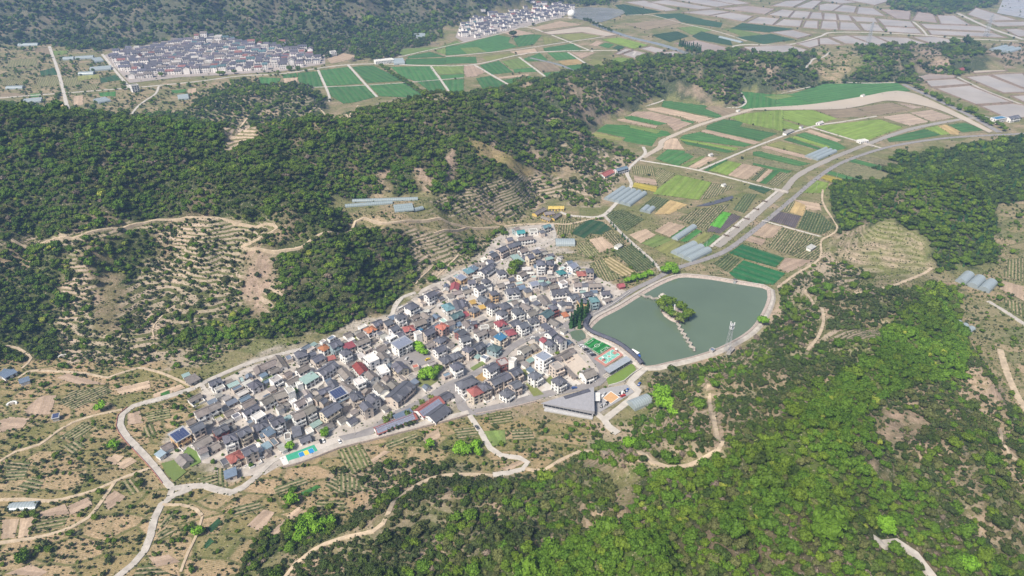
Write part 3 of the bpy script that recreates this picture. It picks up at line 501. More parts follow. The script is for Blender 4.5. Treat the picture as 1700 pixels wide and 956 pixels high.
FIELDS = [
 (960, 140, 5, [
  ('g', [(720, 100), (860, 90), (1100, 160), (1050, 200), (1110, 210), (1200, 270), (1150, 280), (690, 185)]), ('s3', [(1110, 180), (1290, 200), (1330, 230), (1210, 265), (1050, 200)]),
  ('s2', [(560, 200), (690, 190), (1120, 285), (1000, 320), (850, 270), (600, 220)]), ('s', [(470, 225), (600, 225), (860, 290), (980, 310), (800, 390), (740, 330), (640, 330), (390, 270)]),
  ('g2', [(380, 270), (440, 260), (740, 325), (660, 340), (400, 290)]), ('g', [(850, 290), (970, 310), (950, 325), (850, 300)]), ('s2', [(300, 290), (380, 285), (660, 345), (640, 365), (320, 300)]),
  ('g2', [(200, 330), (440, 340), (740, 390), (770, 420), (660, 440), (610, 515), (370, 470), (390, 440), (140, 390)]), ('l3', [(80, 400), (140, 395), (380, 450), (360, 470), (90, 430)]), ('l2', [(420, 335), (690, 385), (650, 410), (430, 360)]),
  ('g', [(1070, 340), (1210, 290), (1380, 310), (1340, 350), (1650, 410), (1500, 470), (1060, 375)]), ('l', [(1250, 275), (1400, 240), (1700, 210), (1700, 390), (1370, 320)]), ('s2', [(1030, 380), (1060, 375), (1510, 480), (1460, 500), (1020, 395)]),
  ('g', [(880, 420), (1010, 395), (1440, 500), (1380, 520), (840, 450)]), ('l', [(840, 450), (1330, 530), (1300, 550), (850, 465)]), ('g', [(850, 465), (1300, 555), (1230, 570), (900, 500)]), ('s2', [(720, 450), (820, 450), (880, 540), (700, 540)]),
  ('g', [(640, 620), (740, 540), (870, 550), (960, 600), (830, 680)]), ('l2', [(840, 680), (1030, 590), (1060, 600), (900, 690)]), ('s2', [(910, 690), (1060, 600), (1160, 610), (990, 700)]), ('rows', [(900, 550), (1000, 530), (1200, 590), (1060, 600), (880, 570)]),
  ('g', [(1040, 715), (1220, 615), (1240, 630), (1080, 720)]), ('l', [(1080, 715), (1240, 635), (1360, 660), (1240, 755)]), ('s2', [(1240, 755), (1360, 660), (1530, 690), (1400, 795)]), ('rowsg', [(1430, 795), (1540, 695), (1570, 700), (1480, 800)]),
  ('s2', [(1470, 805), (1580, 705), (1620, 710), (1520, 815)]), ('g', [(1500, 820), (1630, 710), (1680, 720), (1560, 830)]), ('rows', [(1570, 830), (1690, 730), (1760, 750), (1660, 850)]),
  ('l', [(680, 850), (820, 750), (1110, 815), (1000, 960), (620, 910)]), ('y', [(440, 850), (470, 815), (660, 850), (640, 895)]), ('s', [(460, 760), (640, 790), (660, 840), (470, 815)]), ('sc', [(640, 690), (800, 740), (700, 830), (640, 780)]),
  ('rows', [(1110, 820), (1300, 850), (1150, 930), (1010, 960)]), ('gd', [(1430, 830), (1610, 870), (1540, 910), (1410, 860)]), ('g2', [(1320, 60), (1370, 40), (1640, 70), (1640, 195), (1380, 205), (1320, 195), (1390, 150)]), ('sc', [(440, 680), (620, 680), (640, 760), (460, 750)])]),
 (1250, 130, 5, [
  ('g', [(190, 250), (190, 135), (320, 130), (600, 45), (900, 45), (1200, 40), (1310, 105), (920, 150), (500, 215)]), ('l2', [(90, 150), (280, 135), (340, 150), (190, 180)]), ('g2', [(190, 180), (340, 150), (490, 215), (260, 225)]),
  ('l', [(250, 270), (490, 260), (700, 335), (520, 385), (470, 400), (100, 290)]), ('l', [(250, 345), (440, 410), (340, 430), (250, 415)]), ('s3', [(500, 260), (850, 245), (1000, 310), (700, 330)]), ('s3', [(850, 245), (1150, 200), (1320, 260), (1030, 310)]),
  ('mud', [(1180, 200), (1420, 240), (1330, 255)]), ('mud', [(1060, 320), (1290, 290), (1460, 360), (1300, 395)]), ('mud', [(1300, 285), (1480, 260), (1670, 325), (1480, 358)]), ('l', [(510, 400), (850, 360), (1050, 340), (1250, 410), (930, 520), (790, 500)]),
  ('s2', [(430, 440), (480, 425), (740, 510), (700, 530)]), ('g', [(350, 470), (430, 450), (700, 530), (780, 580), (690, 600), (640, 575)]), ('l', [(300, 490), (350, 480), (640, 565), (600, 580)]), ('g', [(250, 510), (300, 490), (600, 590), (560, 600)]),
  ('l3', [(100, 555), (230, 520), (560, 605), (500, 650)]), ('s', [(60, 570), (110, 560), (510, 655), (480, 680)]), ('g', [(0, 610), (50, 605), (480, 710), (380, 730), (0, 640)]), ('rows', [(0, 660), (420, 735), (380, 775), (0, 690)]), ('g', [(0, 700), (330, 770), (280, 790), (90, 740), (0, 720)]),
  ('g', [(1110, 500), (1300, 450), (1420, 420), (1570, 470), (1300, 515), (1130, 530)]), ('l', [(1420, 415), (1530, 395), (1640, 465), (1560, 470)]), ('y3', [(1530, 395), (1600, 385), (1720, 440), (1700, 470), (1640, 465)]), ('g', [(1620, 385), (1760, 370), (1930, 430), (1740, 450)]),
  ('rows', [(900, 640), (1220, 700), (1180, 740), (860, 665)]), ('g', [(780, 690), (850, 670), (1170, 755), (1150, 780)]), ('rows', [(640, 760), (780, 695), (1140, 790), (1090, 860), (930, 850)]), ('g', [(600, 790), (650, 770), (930, 850), (830, 855)]),
  ('y', [(530, 820), (590, 800), (790, 850), (650, 865)]), ('l', [(360, 950), (500, 840), (630, 870), (590, 955)])]),
 (920, 310, 5, [
  ('gd', [(170, 350), (280, 270), (400, 290), (480, 350), (390, 400), (300, 390), (250, 430), (150, 390)]), ('rows', [(410, 380), (490, 370), (600, 470), (510, 500)]), ('s2', [(290, 440), (400, 415), (500, 500), (380, 550)]),
  ('rowsg', [(490, 540), (640, 480), (760, 550), (870, 660), (760, 690), (690, 710)]), ('straw', [(400, 600), (470, 580), (680, 710), (570, 750), (450, 680)]), ('sc', [(290, 640), (400, 600), (460, 680), (560, 760), (440, 790), (340, 740)]),
  ('rowsg', [(420, 220), (560, 190), (750, 270), (600, 370), (520, 340)]), ('y3', [(830, 230), (960, 110), (1110, 150), (960, 230)]), ('rowsg', [(700, 190), (830, 80), (950, 110), (850, 200)]), ('s2', [(620, 400), (760, 350), (840, 400), (720, 470)]),
  ('s2', [(830, 370), (950, 290), (1090, 330), (960, 420)]), ('l2', [(720, 470), (860, 400), (980, 440), (830, 510)]), ('l3', [(830, 510), (980, 440), (1060, 480), (930, 570)]), ('l3', [(930, 570), (1070, 480), (1160, 520), (1040, 600)]), ('g2', [(960, 420), (1090, 335), (1130, 345), (1000, 430)]),
  ('g2', [(1040, 450), (1180, 350), (1230, 370), (1100, 460)]), ('l3', [(1110, 470), (1240, 375), (1310, 400), (1190, 500)]), ('g', [(1220, 490), (1330, 395), (1380, 410), (1270, 500)]), ('rows', [(1020, 270), (1180, 190), (1470, 140), (1280, 350), (1200, 340)]),
  ('dk', [(1260, 370), (1300, 330), (1480, 225), (1560, 250), (1380, 390)]), ('G', [(1290, 320), (1400, 205), (1470, 220), (1380, 345)]), ('rowsg', [(1480, 190), (1590, 60), (1690, 60), (1580, 220)]), ('sc', [(40, 260), (190, 300), (160, 380), (20, 400)]),
  ('sc', [(190, 470), (280, 450), (380, 560), (300, 590), (200, 540)]), ('sc', [(0, 560), (190, 550), (290, 600), (120, 620)])]),
 (1160, 300, 5, [
  ('G2', [(250, 600), (360, 525), (710, 640), (640, 720), (390, 650)]), ('G2', [(250, 765), (370, 660), (720, 770), (620, 865), (470, 850), (300, 810)]), ('rowsg', [(120, 690), (230, 610), (350, 655), (240, 760)]), ('rows', [(60, 790), (150, 740), (240, 790)]),
  ('s2', [(430, 440), (530, 345), (690, 385), (650, 470), (540, 480)]), ('s', [(370, 490), (420, 455), (560, 490), (520, 540)]), ('rows', [(560, 550), (690, 390), (960, 460), (880, 600), (730, 610)]), ('s', [(650, 730), (720, 640), (960, 660), (740, 765)]),
  ('rows', [(740, 610), (960, 460), (1000, 500), (1000, 640), (890, 660)]), ('dk', [(560, 325), (640, 250), (850, 295), (800, 395)]), ('rowsg', [(820, 395), (890, 250), (1020, 280), (1130, 385), (1020, 450)]), ('y3', [(750, 260), (800, 170), (900, 200), (860, 295)]),
  ('rows', [(660, 245), (730, 170), (800, 180), (750, 265)]), ('s2', [(760, 150), (1000, 190), (1020, 250), (890, 240), (880, 200)])]),
 (430, 40, 5, [
  ('g', [(0, 440), (180, 450), (170, 480), (20, 515), (0, 515)]), ('g', [(200, 420), (310, 405), (320, 440), (200, 450)]), ('g', [(320, 405), (490, 390), (530, 520), (440, 520), (330, 480)]), ('s2', [(200, 450), (320, 445), (320, 475), (210, 490)]), ('g', [(505, 385), (740, 355), (860, 495), (560, 515)]),
  ('g', [(560, 525), (870, 505), (970, 605), (800, 650), (700, 660), (600, 600)]), ('g', [(770, 355), (950, 345), (1210, 470), (900, 490)]), ('g', [(910, 505), (1210, 490), (1360, 590), (1250, 610), (1000, 600)]), ('g', [(1090, 355), (1420, 350), (1500, 460), (1300, 475), (1190, 440)]),
  ('g', [(1310, 480), (1500, 465), (1560, 570), (1440, 575)]), ('l2', [(1430, 350), (1700, 345), (1700, 410), (1500, 420)]), ('g', [(1500, 425), (1700, 415), (1700, 450), (1520, 460)]), ('g', [(1520, 470), (1700, 455), (1700, 600), (1600, 580)]), ('l2', [(1150, 240), (1200, 205), (1500, 190), (1640, 140), (1690, 160), (1200, 265)]),
  ('g', [(1220, 290), (1550, 280), (1550, 335), (1210, 335)]), ('g', [(1240, 265), (1420, 230), (1550, 270), (1230, 285)]), ('l2', [(1450, 220), (1560, 195), (1560, 260)]), ('s2', [(560, 290), (700, 240), (800, 260), (780, 290), (600, 330)])]),
 (740, 0, 5, [
  ('g', [(0, 385), (100, 375), (430, 290), (540, 310), (520, 350), (600, 390), (380, 430), (0, 460)]), ('g', [(560, 320), (620, 280), (800, 290), (730, 370), (600, 390)]), ('s', [(460, 270), (560, 240), (740, 280), (560, 300)]), ('l2', [(120, 400), (260, 390), (340, 430), (180, 450)]), ('g', [(0, 475), (250, 470), (260, 525), (0, 530)]),
  ('l3', [(300, 470), (540, 440), (600, 460), (340, 510)]), ('s2', [(530, 430), (740, 400), (760, 430), (620, 460)]), ('l3', [(800, 300), (960, 335), (820, 375)]), ('g', [(810, 400), (1050, 360), (1130, 410), (1100, 425), (820, 425)]), ('g', [(640, 490), (780, 440), (850, 500), (690, 510)]),
  ('g', [(840, 435), (1010, 435), (1090, 490), (920, 500)]), ('l2', [(460, 510), (620, 480), (720, 555), (550, 575)]), ('g', [(280, 540), (440, 505), (560, 600), (380, 620)]), ('g', [(560, 575), (720, 560), (770, 595), (570, 605)]), ('s3', [(700, 520), (870, 510), (960, 580), (800, 600)]),
  ('y3', [(930, 510), (1090, 490), (1150, 530), (990, 545)]), ('g', [(1000, 545), (1150, 530), (1210, 560), (1020, 590)]), ('s', [(120, 545), (240, 540), (330, 600), (250, 635), (170, 640)]), ('g', [(250, 650), (370, 630), (510, 705), (320, 760)]), ('g', [(470, 665), (690, 630), (740, 650), (540, 700)]),
  ('g', [(810, 605), (1000, 590), (830, 640)]), ('s2', [(420, 640), (690, 615), (690, 630), (440, 655)]), ('s2', [(690, 235), (950, 175), (1140, 205), (780, 250)]), ('l3', [(890, 290), (1130, 275), (1300, 300), (1060, 340)]), ('l', [(1290, 330), (1440, 310), (1680, 375), (1560, 405)]),
  ('s', [(1190, 375), (1250, 340), (1310, 350), (1260, 385)]), ('g', [(1270, 380), (1330, 355), (1400, 370), (1350, 400)]), ('gd', [(1380, 400), (1430, 375), (1490, 390), (1440, 415)]), ('s', [(1040, 435), (1250, 435), (1130, 490)]), ('l3', [(1180, 520), (1220, 490), (1400, 530), (1250, 560)]), ('l', [(1350, 510), (1430, 475), (1550, 490), (1440, 540)])]),
 (1020, 0, 5, [('gd', [(0, 40), (80, 35), (400, 100), (100, 130)]), ('gd', [(320, 120), (540, 110), (740, 160), (560, 185), (400, 150)]), ('s3', [(90, 200), (500, 150), (560, 190), (260, 250)]), ('gd', [(580, 190), (680, 150), (900, 190), (880, 230)]), ('gd', [(300, 290), (520, 260), (620, 300), (460, 350)]),
  ('l2', [(520, 230), (700, 215), (820, 250), (640, 290)]), ('gd', [(640, 300), (720, 260), (960, 320), (980, 380), (700, 330)]), ('gd', [(960, 240), (1060, 190), (1500, 240), (1290, 270)]), ('l2', [(900, 240), (1000, 240), (1250, 290), (1080, 310)]), ('gd', [(1000, 310), (1300, 280), (1500, 330), (1240, 365)])]),
 (0, 60, 5, [('s3', [(300, 100), (410, 95), (430, 160), (290, 140)]), ('l2', [(440, 120), (560, 120), (560, 150), (450, 160)]), ('sc', [(560, 150), (800, 140), (820, 170), (560, 175)]), ('gd', [(330, 290), (450, 260), (480, 320), (340, 330)]), ('sc', [(320, 350), (480, 340), (510, 410), (300, 420)]), ('sc', [(520, 350), (660, 340), (700, 400), (540, 430)]),
  ('l3', [(640, 330), (820, 315), (830, 350), (650, 370)]), ('gd', [(830, 350), (960, 320), (1010, 360), (840, 390)]), ('sc', [(680, 400), (820, 390), (800, 440), (660, 450)]), ('s2', [(610, 500), (690, 490), (690, 570), (610, 580)]), ('y3', [(455, 550), (520, 550), (530, 590), (460, 600)]), ('g2', [(250, 480), (340, 475), (340, 500), (250, 510)]), ('s3', [(0, 480), (130, 470), (240, 500), (0, 510)]),
  ('g2', [(820, 470), (960, 460), (960, 500), (830, 500)]), ('g', [(1420, 450), (1550, 440), (1540, 470), (1430, 475)]), ('s2', [(1560, 440), (1630, 430), (1630, 470), (1550, 490)]), ('sc', [(60, 200), (300, 180), (320, 250), (60, 260)]), ('sc', [(20, 380), (200, 350), (240, 400), (60, 410)])]),
 (0, 590, 5, [('s', [(0, 540), (80, 510), (250, 520), (190, 600), (0, 640)]), ('s', [(200, 460), (330, 340), (470, 330), (420, 490), (250, 500)]), ('rows', [(480, 400), (600, 290), (880, 260), (940, 300), (620, 450)]), ('s', [(470, 190), (560, 150), (880, 240), (640, 240)]), ('s2', [(950, 280), (1240, 210), (1250, 270), (1000, 330)]),
  ('s2', [(1270, 320), (1500, 240), (1540, 270), (1280, 370)]), ('rows', [(480, 690), (700, 550), (770, 600), (640, 700)]), ('rows', [(0, 930), (80, 880), (260, 890), (220, 955)]), ('s2', [(870, 860), (960, 820), (1030, 840), (950, 920)]), ('s2', [(970, 900), (1080, 840), (1140, 880), (1000, 960)]), ('s', [(1060, 490), (1160, 460), (1190, 560), (1060, 580)]),
  ('rows', [(520, 760), (640, 700), (720, 740), (600, 820)]), ('sc', [(1190, 600), (1260, 560), (1300, 660), (1200, 690)]), ('sc', [(1200, 480), (1400, 440), (1420, 520), (1230, 560)]), ('g2', [(1330, 320), (1400, 290), (1420, 330), (1350, 350)])]),
 (0, 765, 5, [('s', [(330, 430), (540, 360), (580, 440), (340, 475)]), ('s', [(560, 380), (740, 300), (770, 370), (590, 450)]), ('s2', [(20, 490), (160, 480), (120, 640), (10, 650)]), ('s2', [(170, 480), (290, 460), (240, 630), (150, 640)]), ('s', [(850, 330), (950, 245), (1050, 300), (900, 410)]), ('rows', [(120, 230), (270, 130), (370, 170), (300, 270)]),
  ('rows', [(1310, 540), (1420, 440), (1500, 400), (1350, 560)]), ('rows', [(1300, 610), (1380, 560), (1480, 580), (1330, 660)]), ('rows', [(1150, 880), (1250, 860), (1420, 940), (1100, 960)]), ('s', [(1230, 800), (1400, 780), (1500, 840), (1300, 880)]), ('s', [(40, 940), (250, 860), (400, 920), (330, 960)]), ('sc', [(280, 590), (300, 500), (570, 450), (530, 550)]),
  ('sc', [(1000, 180), (1100, 140), (1180, 250), (1080, 290)]), ('rows', [(60, 60), (240, 50), (200, 150), (40, 170)])]),
 (300, 765, 5, [('s', [(550, 540), (690, 400), (780, 430), (700, 550), (640, 580)]), ('s', [(740, 600), (870, 480), (900, 520), (790, 620)]), ('s2', [(880, 460), (980, 380), (1020, 400), (900, 500)]), ('g2', [(990, 270), (1130, 200), (1170, 220), (1010, 290)]), ('rows', [(770, 230), (1000, 130), (1080, 190), (800, 290)]), ('rows', [(1190, 210), (1310, 100), (1600, 240), (1290, 270)]),
  ('gd', [(220, 560), (310, 480), (350, 510), (250, 600)]), ('gd', [(180, 720), (240, 640), (280, 670), (210, 730)]), ('rows', [(130, 150), (300, 100), (310, 200), (200, 190)]), ('rows', [(310, 60), (380, 70), (390, 220), (310, 200)]), ('sc', [(1120, 340), (1340, 330), (1390, 400), (1120, 390)]), ('rows', [(420, 380), (640, 340), (700, 400), (440, 470)])]),
 (560, 660, 5, [('s2', [(260, 530), (390, 440), (440, 450), (300, 540)]), ('s2', [(700, 340), (840, 250), (860, 330), (740, 390)]), ('rows', [(960, 260), (1130, 240), (1170, 310), (1010, 360)]), ('rows', [(390, 380), (650, 300), (680, 330), (420, 430)]), ('rows', [(0, 600), (180, 690), (240, 740), (0, 780)]), ('sc', [(0, 440), (200, 390), (300, 560), (100, 650)]), ('l2', [(1210, 280), (1390, 270), (1400, 390), (1290, 410)]),
  ('s2', [(1360, 590), (1520, 520), (1560, 540), (1420, 610)]), ('sc', [(1240, 140), (1440, 110), (1460, 200), (1280, 240)]), ('rows', [(1440, 270), (1600, 250), (1640, 350), (1460, 360)])]),
 (1360, 420, 5, [('sc', [(1560, 60), (1700, 40), (1700, 240), (1520, 190)]), ('s2', [(1520, 230), (1700, 280), (1700, 400), (1500, 300)]), ('sc', [(1500, 380), (1690, 420), (1700, 540), (1620, 500)])]),
]
for ox, oy, s, L in FIELDS:
    for key, P in L:
        mt, cl, words = FC[key]; kf = random.uniform(.86, 1.14)
        PLOTS.append((key, tile(ox, oy, s, P)))
        sheet('field', tile(ox, oy, s, P), MF[mt], 'field of ' + words, tuple(c * kf for c in cl))

# shallow salt and fish pans, each with its earth bund
def m_water(name, c, rough=0.08, scale=0.02, var=0.2, spec=0.5):
    m, n, l, b = newmat(name); pos = geo(n)
    f = noise(n, l, scale, pos, 4)
    l.new(ramp(n, l, f, [(0.3, tuple(x * (1 - var) for x in c)), (0.7, tuple(x * (1 + var) for x in c))]), b.inputs['Base Color'])
    b.inputs['Roughness'].default_value = rough; b.inputs['Specular IOR Level'].default_value = spec
    wp = N(n, 'ShaderNodeMapping'); wp.inputs['Scale'].default_value = (.012, .03, 1); l.new(pos, wp.inputs['Vector'])
    l.new(ramp(n, l, noise(n, l, 1.0, wp.outputs[0], 4, .6), [(0.4, rough), (0.65, rough + .22)]), b.inputs['Roughness'])
    bump(n, l, b, noise(n, l, 0.8, pos, 3), 0.08, 0.05)
    return m
M['pan'] = m_water('pan_shallow_brine', (.34, .31, .287), 0.45, 0.012, 0.18, 0.3)
M['pan_mud'] = m_water('pan_wet_mud', (.30, .25, .225), 0.6, 0.02, 0.16, 0.2)
M['river'] = m_water('silty_river_water', (.43, .37, .30), 0.45, 0.01, 0.1, 0.2)
M['pondw'] = m_water('green_pond_water', (.105, .145, .100), 0.05, 0.01, 0.12)
M['lake'] = m_water('reservoir_water', (.22, .225, .225), 0.12, 0.006, 0.08)
M['canalw'] = m_water('muddy_canal_water', (.31, .28, .245), 0.3, 0.01, 0.1, 0.3)
M['sea'] = m_water('hazy_sea_water', (.36, .34, .33), 0.25, 0.004, 0.06)
M['bund'] = m_plain('earth_bund', (.20, .15, .115), 0.95, 0.25, 0.2)
def pan(poly, mat, name='salt_pan', label='shallow salt pan between earth bunds'):
    o = sheet(name, poly, M[mat], label, None, 0.3)
    q = [Vector((p[0], p[1], 0)) for p in poly]; mb = MB(); cen = sum(q, Vector()) / len(q)
    for i in range(len(q)):
        a, b_ = q[i], q[(i + 1) % len(q)]; d = (b_ - a)
        if d.length < 2: continue
        d.normalize(); nn = Vector((-d.y, d.x, 0)); w2 = 1.7
        p0, p1 = a - d * 1.2, b_ + d * 1.2
        mb.add([p0 - nn * w2, p1 - nn * w2, p1 + nn * w2, p0 + nn * w2] + [v + Vector((0, 0, 1.3)) for v in (p0 - nn * .8, p1 - nn * .8, p1 + nn * .8, p0 + nn * .8)],
               [(4, 5, 6, 7), (0, 1, 5, 4), (1, 2, 6, 5), (2, 3, 7, 6), (3, 0, 4, 7)])
    b_ = mb.build('earth_bund', [M['bund']], None, (0, 0, 0.02))
    b_.parent = o; b_.matrix_parent_inverse = Matrix.LocRotScale(o.location, o.rotation_euler, None).inverted()
    return o
PANS = [
 (1020, 0, 5, 'pan', [[(90, 20), (250, 5), (520, 85), (420, 95)], [(280, 20), (430, 0), (840, 70), (700, 80)], [(440, -10), (620, -30), (1000, 40), (850, 60)], [(640, -30), (820, -40), (1130, 30), (1010, 40)], [(560, 105), (800, 80), (960, 98), (780, 130)], [(790, 132), (960, 104), (1150, 135), (1070, 180)], [(1090, 190), (1200, 140), (1370, 155), (1310, 210)], [(1270, 125), (1390, 80), (1490, 90), (1440, 145)], [(1320, 210), (1400, 160), (1560, 170), (1540, 225)],
   [(1450, 148), (1500, 90), (1630, 100), (1600, 155)], [(1560, 230), (1590, 172), (1690, 175), (1690, 240)], [(1610, 155), (1640, 103), (1720, 106), (1730, 163)], [(1300, 270), (1480, 250), (1640, 290), (1520, 320)], [(1060, 390), (1450, 375), (1600, 415), (1560, 440), (1170, 440)], [(1510, 365), (1690, 322), (1700, 378), (1620, 400)], [(210, 405), (300, 385), (440, 420), (350, 445)], [(60, 455), (160, 420), (300, 450), (180, 490)], [(0, 450), (90, 402), (150, 412), (40, 455)], [(1300, 50), (1420, 10), (1600, 0), (1480, 60)], [(1500, 62), (1640, 5), (1720, 10), (1640, 75)], [(370, 440), (500, 425), (590, 460), (480, 462)]]),
 (1020, 0, 5, 'pan_mud', [[(870, 70), (1100, 50), (1330, 75), (1250, 120)], [(500, 360), (680, 335), (990, 410), (760, 435)], [(480, -40), (600, -40), (560, -25), (440, -20)]]),
 (1360, 0, 5, 'pan', [[(0, 40), (60, 30), (185, 40), (110, 92), (0, 88)], [(114, 92), (200, 42), (310, 55), (290, 110)], [(310, 115), (325, 60), (450, 70), (550, 135)], [(40, 110), (140, 115), (150, 170), (35, 165)], [(152, 120), (250, 130), (280, 175), (165, 170)], [(260, 135), (460, 150), (490, 190), (310, 180)], [(10, 240), (25, 175), (145, 180), (160, 250)], [(168, 250), (172, 185), (290, 190), (350, 255)], [(330, 195), (490, 205), (545, 265), (375, 255)],
   [(480, 155), (760, 180), (800, 230), (540, 215)], [(545, 222), (810, 237), (860, 285), (560, 265)], [(980, 130), (1120, 130), (1260, 210), (1010, 200)], [(840, 200), (1350, 220), (1440, 265), (890, 240)], [(900, 250), (1440, 275), (1560, 315), (930, 290)], [(90, 310), (230, 295), (460, 375), (220, 365)], [(260, 300), (450, 300), (620, 375), (470, 375)], [(470, 305), (730, 315), (900, 365), (640, 375)], [(770, 310), (950, 305), (1190, 345), (950, 370)], [(0, 320), (70, 315), (200, 375), (0, 370)],
   [(1230, 120), (1300, 65), (1650, 170), (1390, 175)], [(1400, 185), (1700, 180), (1760, 215), (1480, 220)], [(1540, 245), (1640, 240), (1760, 262), (1760, 300), (1650, 305)], [(870, 670), (1130, 655), (1250, 700), (930, 725)], [(960, 735), (1250, 710), (1600, 850), (1300, 870)], [(1330, 880), (1600, 860), (1800, 890), (1800, 975), (1560, 985)], [(1210, 640), (1400, 625), (1760, 765), (1530, 775)], [(1420, 620), (1690, 610), (1800, 735), (1740, 750)], [(1590, 800), (1760, 785), (1800, 860), (1700, 850)],
   [(200, -5), (420, -20), (640, -10), (460, 45)], [(0, 5), (170, -5), (320, 20), (190, 32)]]),
 (1360, 0, 5, 'pan_mud', [[(500, 75), (760, 95), (750, 165), (640, 155)], [(770, 170), (820, 100), (950, 120), (980, 190)], [(720, 600), (1130, 630), (1120, 650), (870, 668)]]),
]
for ox, oy, s, mt, L in PANS:
    for P in L: pan(tile(ox, oy, s, P), mt)
pan(tile(1360, 0, 5, [(1230, 580), (1380, 480), (1450, 490), (1560, 590), (1290, 610)]), 'river', 'fish_pond', 'pale fish pond under the cleared purple slope')
pan(tile(740, 0, 5, [(800, 270), (1100, 225), (1190, 225), (1430, 290), (1330, 305), (1130, 270), (1000, 280), (870, 290)]), 'river', 'fish_pond', 'long silty fish pond beside the white dome')
sheet('reservoir', spline(tile(740, 0, 5, [(1010, 120), (1100, 65), (1380, 70), (1490, 105), (1290, 185), (1200, 180), (1060, 150), (1010, 120)]), 25), M['lake'], 'grey reservoir beside the farthest village', None, 0.5)
sheet('sea', [G(1655, 22), G(1668, -8), (1900, 4100), (2380, 4100), (2380, 1500), G(1760, 40), G(1720, 34)], M['sea'], 'pale sea beyond the salt pans', None, 0.6)
sheet('river', spline(tile(1250, 130, 5, [(0, 250), (500, 215), (920, 150), (1130, 110), (1250, 110), (1400, 150), (1700, 290), (1990, 440)]), 8) + spline(tile(1250, 130, 5, [(1960, 455), (1700, 330), (1480, 245), (1160, 188), (1010, 205), (850, 240), (640, 260), (0, 265)]), 8), M['river'], 'silty river winding through the fields', None, 0.45)

# ---------------------------------------------------------------- roads and tracks laid over the land
def ribbon(name, pts, wd, mat, label, lift=0.35, draped=False, kind='structure', step=5.0):
    c = spline(pts, step); n = len(c); V = []; F = []; LINES.append((pts, wd))
    for i, p in enumerate(c):
        a = c[max(0, i - 1)]; b_ = c[min(n - 1, i + 1)]; d = math.hypot(b_[0] - a[0], b_[1] - a[1]) or 1
        nx_, ny_ = -(b_[1] - a[1]) / d, (b_[0] - a[0]) / d
        wob = 1 + random.uniform(-.07, .07) + 0.10 * math.sin(i * .37) * math.sin(i * .23 + 1)
        if draped:
            zc = float(zat(p[0], p[1]))
            zz3 = [float(zat(p[0] + nx_ * wd / 2 * k, p[1] + ny_ * wd / 2 * k)) for k in (-1.1, 1.1)]; zc = max([zc] + [zc + .8 * (q - zc) for q in zz3]); zs = zz3; zs = [min(zc, q) if q < zc else q for q in zs]
        else: zc = 0; zs = [0, 0]
        for k, z in ((-1, zs[0]), (1, zs[1])):
            V.append((p[0] + nx_ * wd / 2 * k * wob, p[1] + ny_ * wd / 2 * k * wob, max(z - 2, zc) + lift))
        for k, z in ((-1, zs[0]), (1, zs[1])):
            V.append((p[0] + nx_ * (wd / 2 * wob + .5) * k, p[1] + ny_ * (wd / 2 * wob + .5) * k, min(z, zc) - 1.0))
    for i in range(n - 1):
        a, b_ = i * 4, i * 4 + 4
        F += [(a, a + 1, b_ + 1, b_), (a + 2, a, b_, b_ + 2), (a + 1, a + 3, b_ + 3, b_ + 1)]
    o = obj(name, mesh(name, V, [f[::-1] for f in F], [mat])); _fix = o.data
    return tag(o, label, None, None, kind)
def road(P, wd, mat, label, name='road', draped=False, lift=None):
    pts = [T(*p) if draped else G(*p) for p in P]; wd = wd * {'dirt': .64, 'white_concrete': .72, 'concrete': .82, 'asphalt': .92}[mat] * (.75 if max(p[1] for p in P) < 205 else 1)
    _lay[0] += 1
    return ribbon(name, pts, wd, M[mat], label, (lift if lift is not None else 0.38) + (_lay[0] % 9) * 0.012, draped)
road([(324, 644), (290, 655), (260, 664), (222, 674), (204, 688), (200, 706), (211, 726), (236, 752), (258, 777), (276, 800), (286, 810)], 5, 'concrete', 'pale concrete loop road round the village end')
road([(286, 811), (312, 808), (338, 806), (360, 813), (384, 818), (404, 809), (428, 789), (452, 766), (480, 752)], 4.6, 'concrete', 'pale concrete road below the red roofed house')
road([(318, 811), (290, 822), (268, 838), (256, 862), (250, 890), (240, 915), (222, 936), (190, 962)], 4.4, 'concrete', 'grey lane running down from the loop road')
road([(286, 811), (280, 830), (268, 838)], 4, 'concrete', 'short slip beside the loop road')
road([(324, 644), (350, 630), (420, 601), (500, 580), (570, 562), (612, 545), (640, 532), (652, 520), (655, 508), (668, 494), (690, 486)], 4.5, 'concrete', 'back lane along the foot of the scrub slope')
road([(336, 640), (345, 652), (378, 660), (392, 670), (400, 682)], 3.5, 'concrete', 'narrow lane into the western houses')
road([(480, 770), (520, 757), (560, 740), (610, 728), (660, 715), (720, 700), (760, 690), (778, 685)], 5, 'concrete', 'road on the retaining wall above the terraces', lift=0.5)
road([(545, 734), (600, 722), (624, 712), (650, 692), (700, 668), (745, 640), (800, 615), (826, 602)], 6.5, 'asphalt', 'asphalt street through the village')
road([(826, 602), (846, 580), (868, 566), (906, 552), (936, 540), (960, 530), (984, 522), (1015, 505), (1050, 482), (1085, 465), (1115, 448), (1140, 440), (1178, 428), (1209, 414), (1250, 384), (1292, 350), (1322, 325), (1355, 297), (1396, 271), (1464, 247), (1532, 234), (1600, 227), (1720, 221)], 5.5, 'asphalt', 'main road from the village past the pond and along the canal')
road([(750, 640), (764, 664), (778, 685), (840, 673), (900, 656), (960, 644), (992, 636), (1003, 622), (994, 604), (975, 582), (956, 560), (946, 546), (940, 537)], 6.5, 'asphalt', 'asphalt street past the courts and the triangular hall')
road([(780, 690), (800, 720), (814, 744), (832, 756), (862, 760), (876, 768), (868, 779), (845, 785), (818, 789)], 4.5, 'white_concrete', 'new white concrete lane with a hairpin', draped=True)
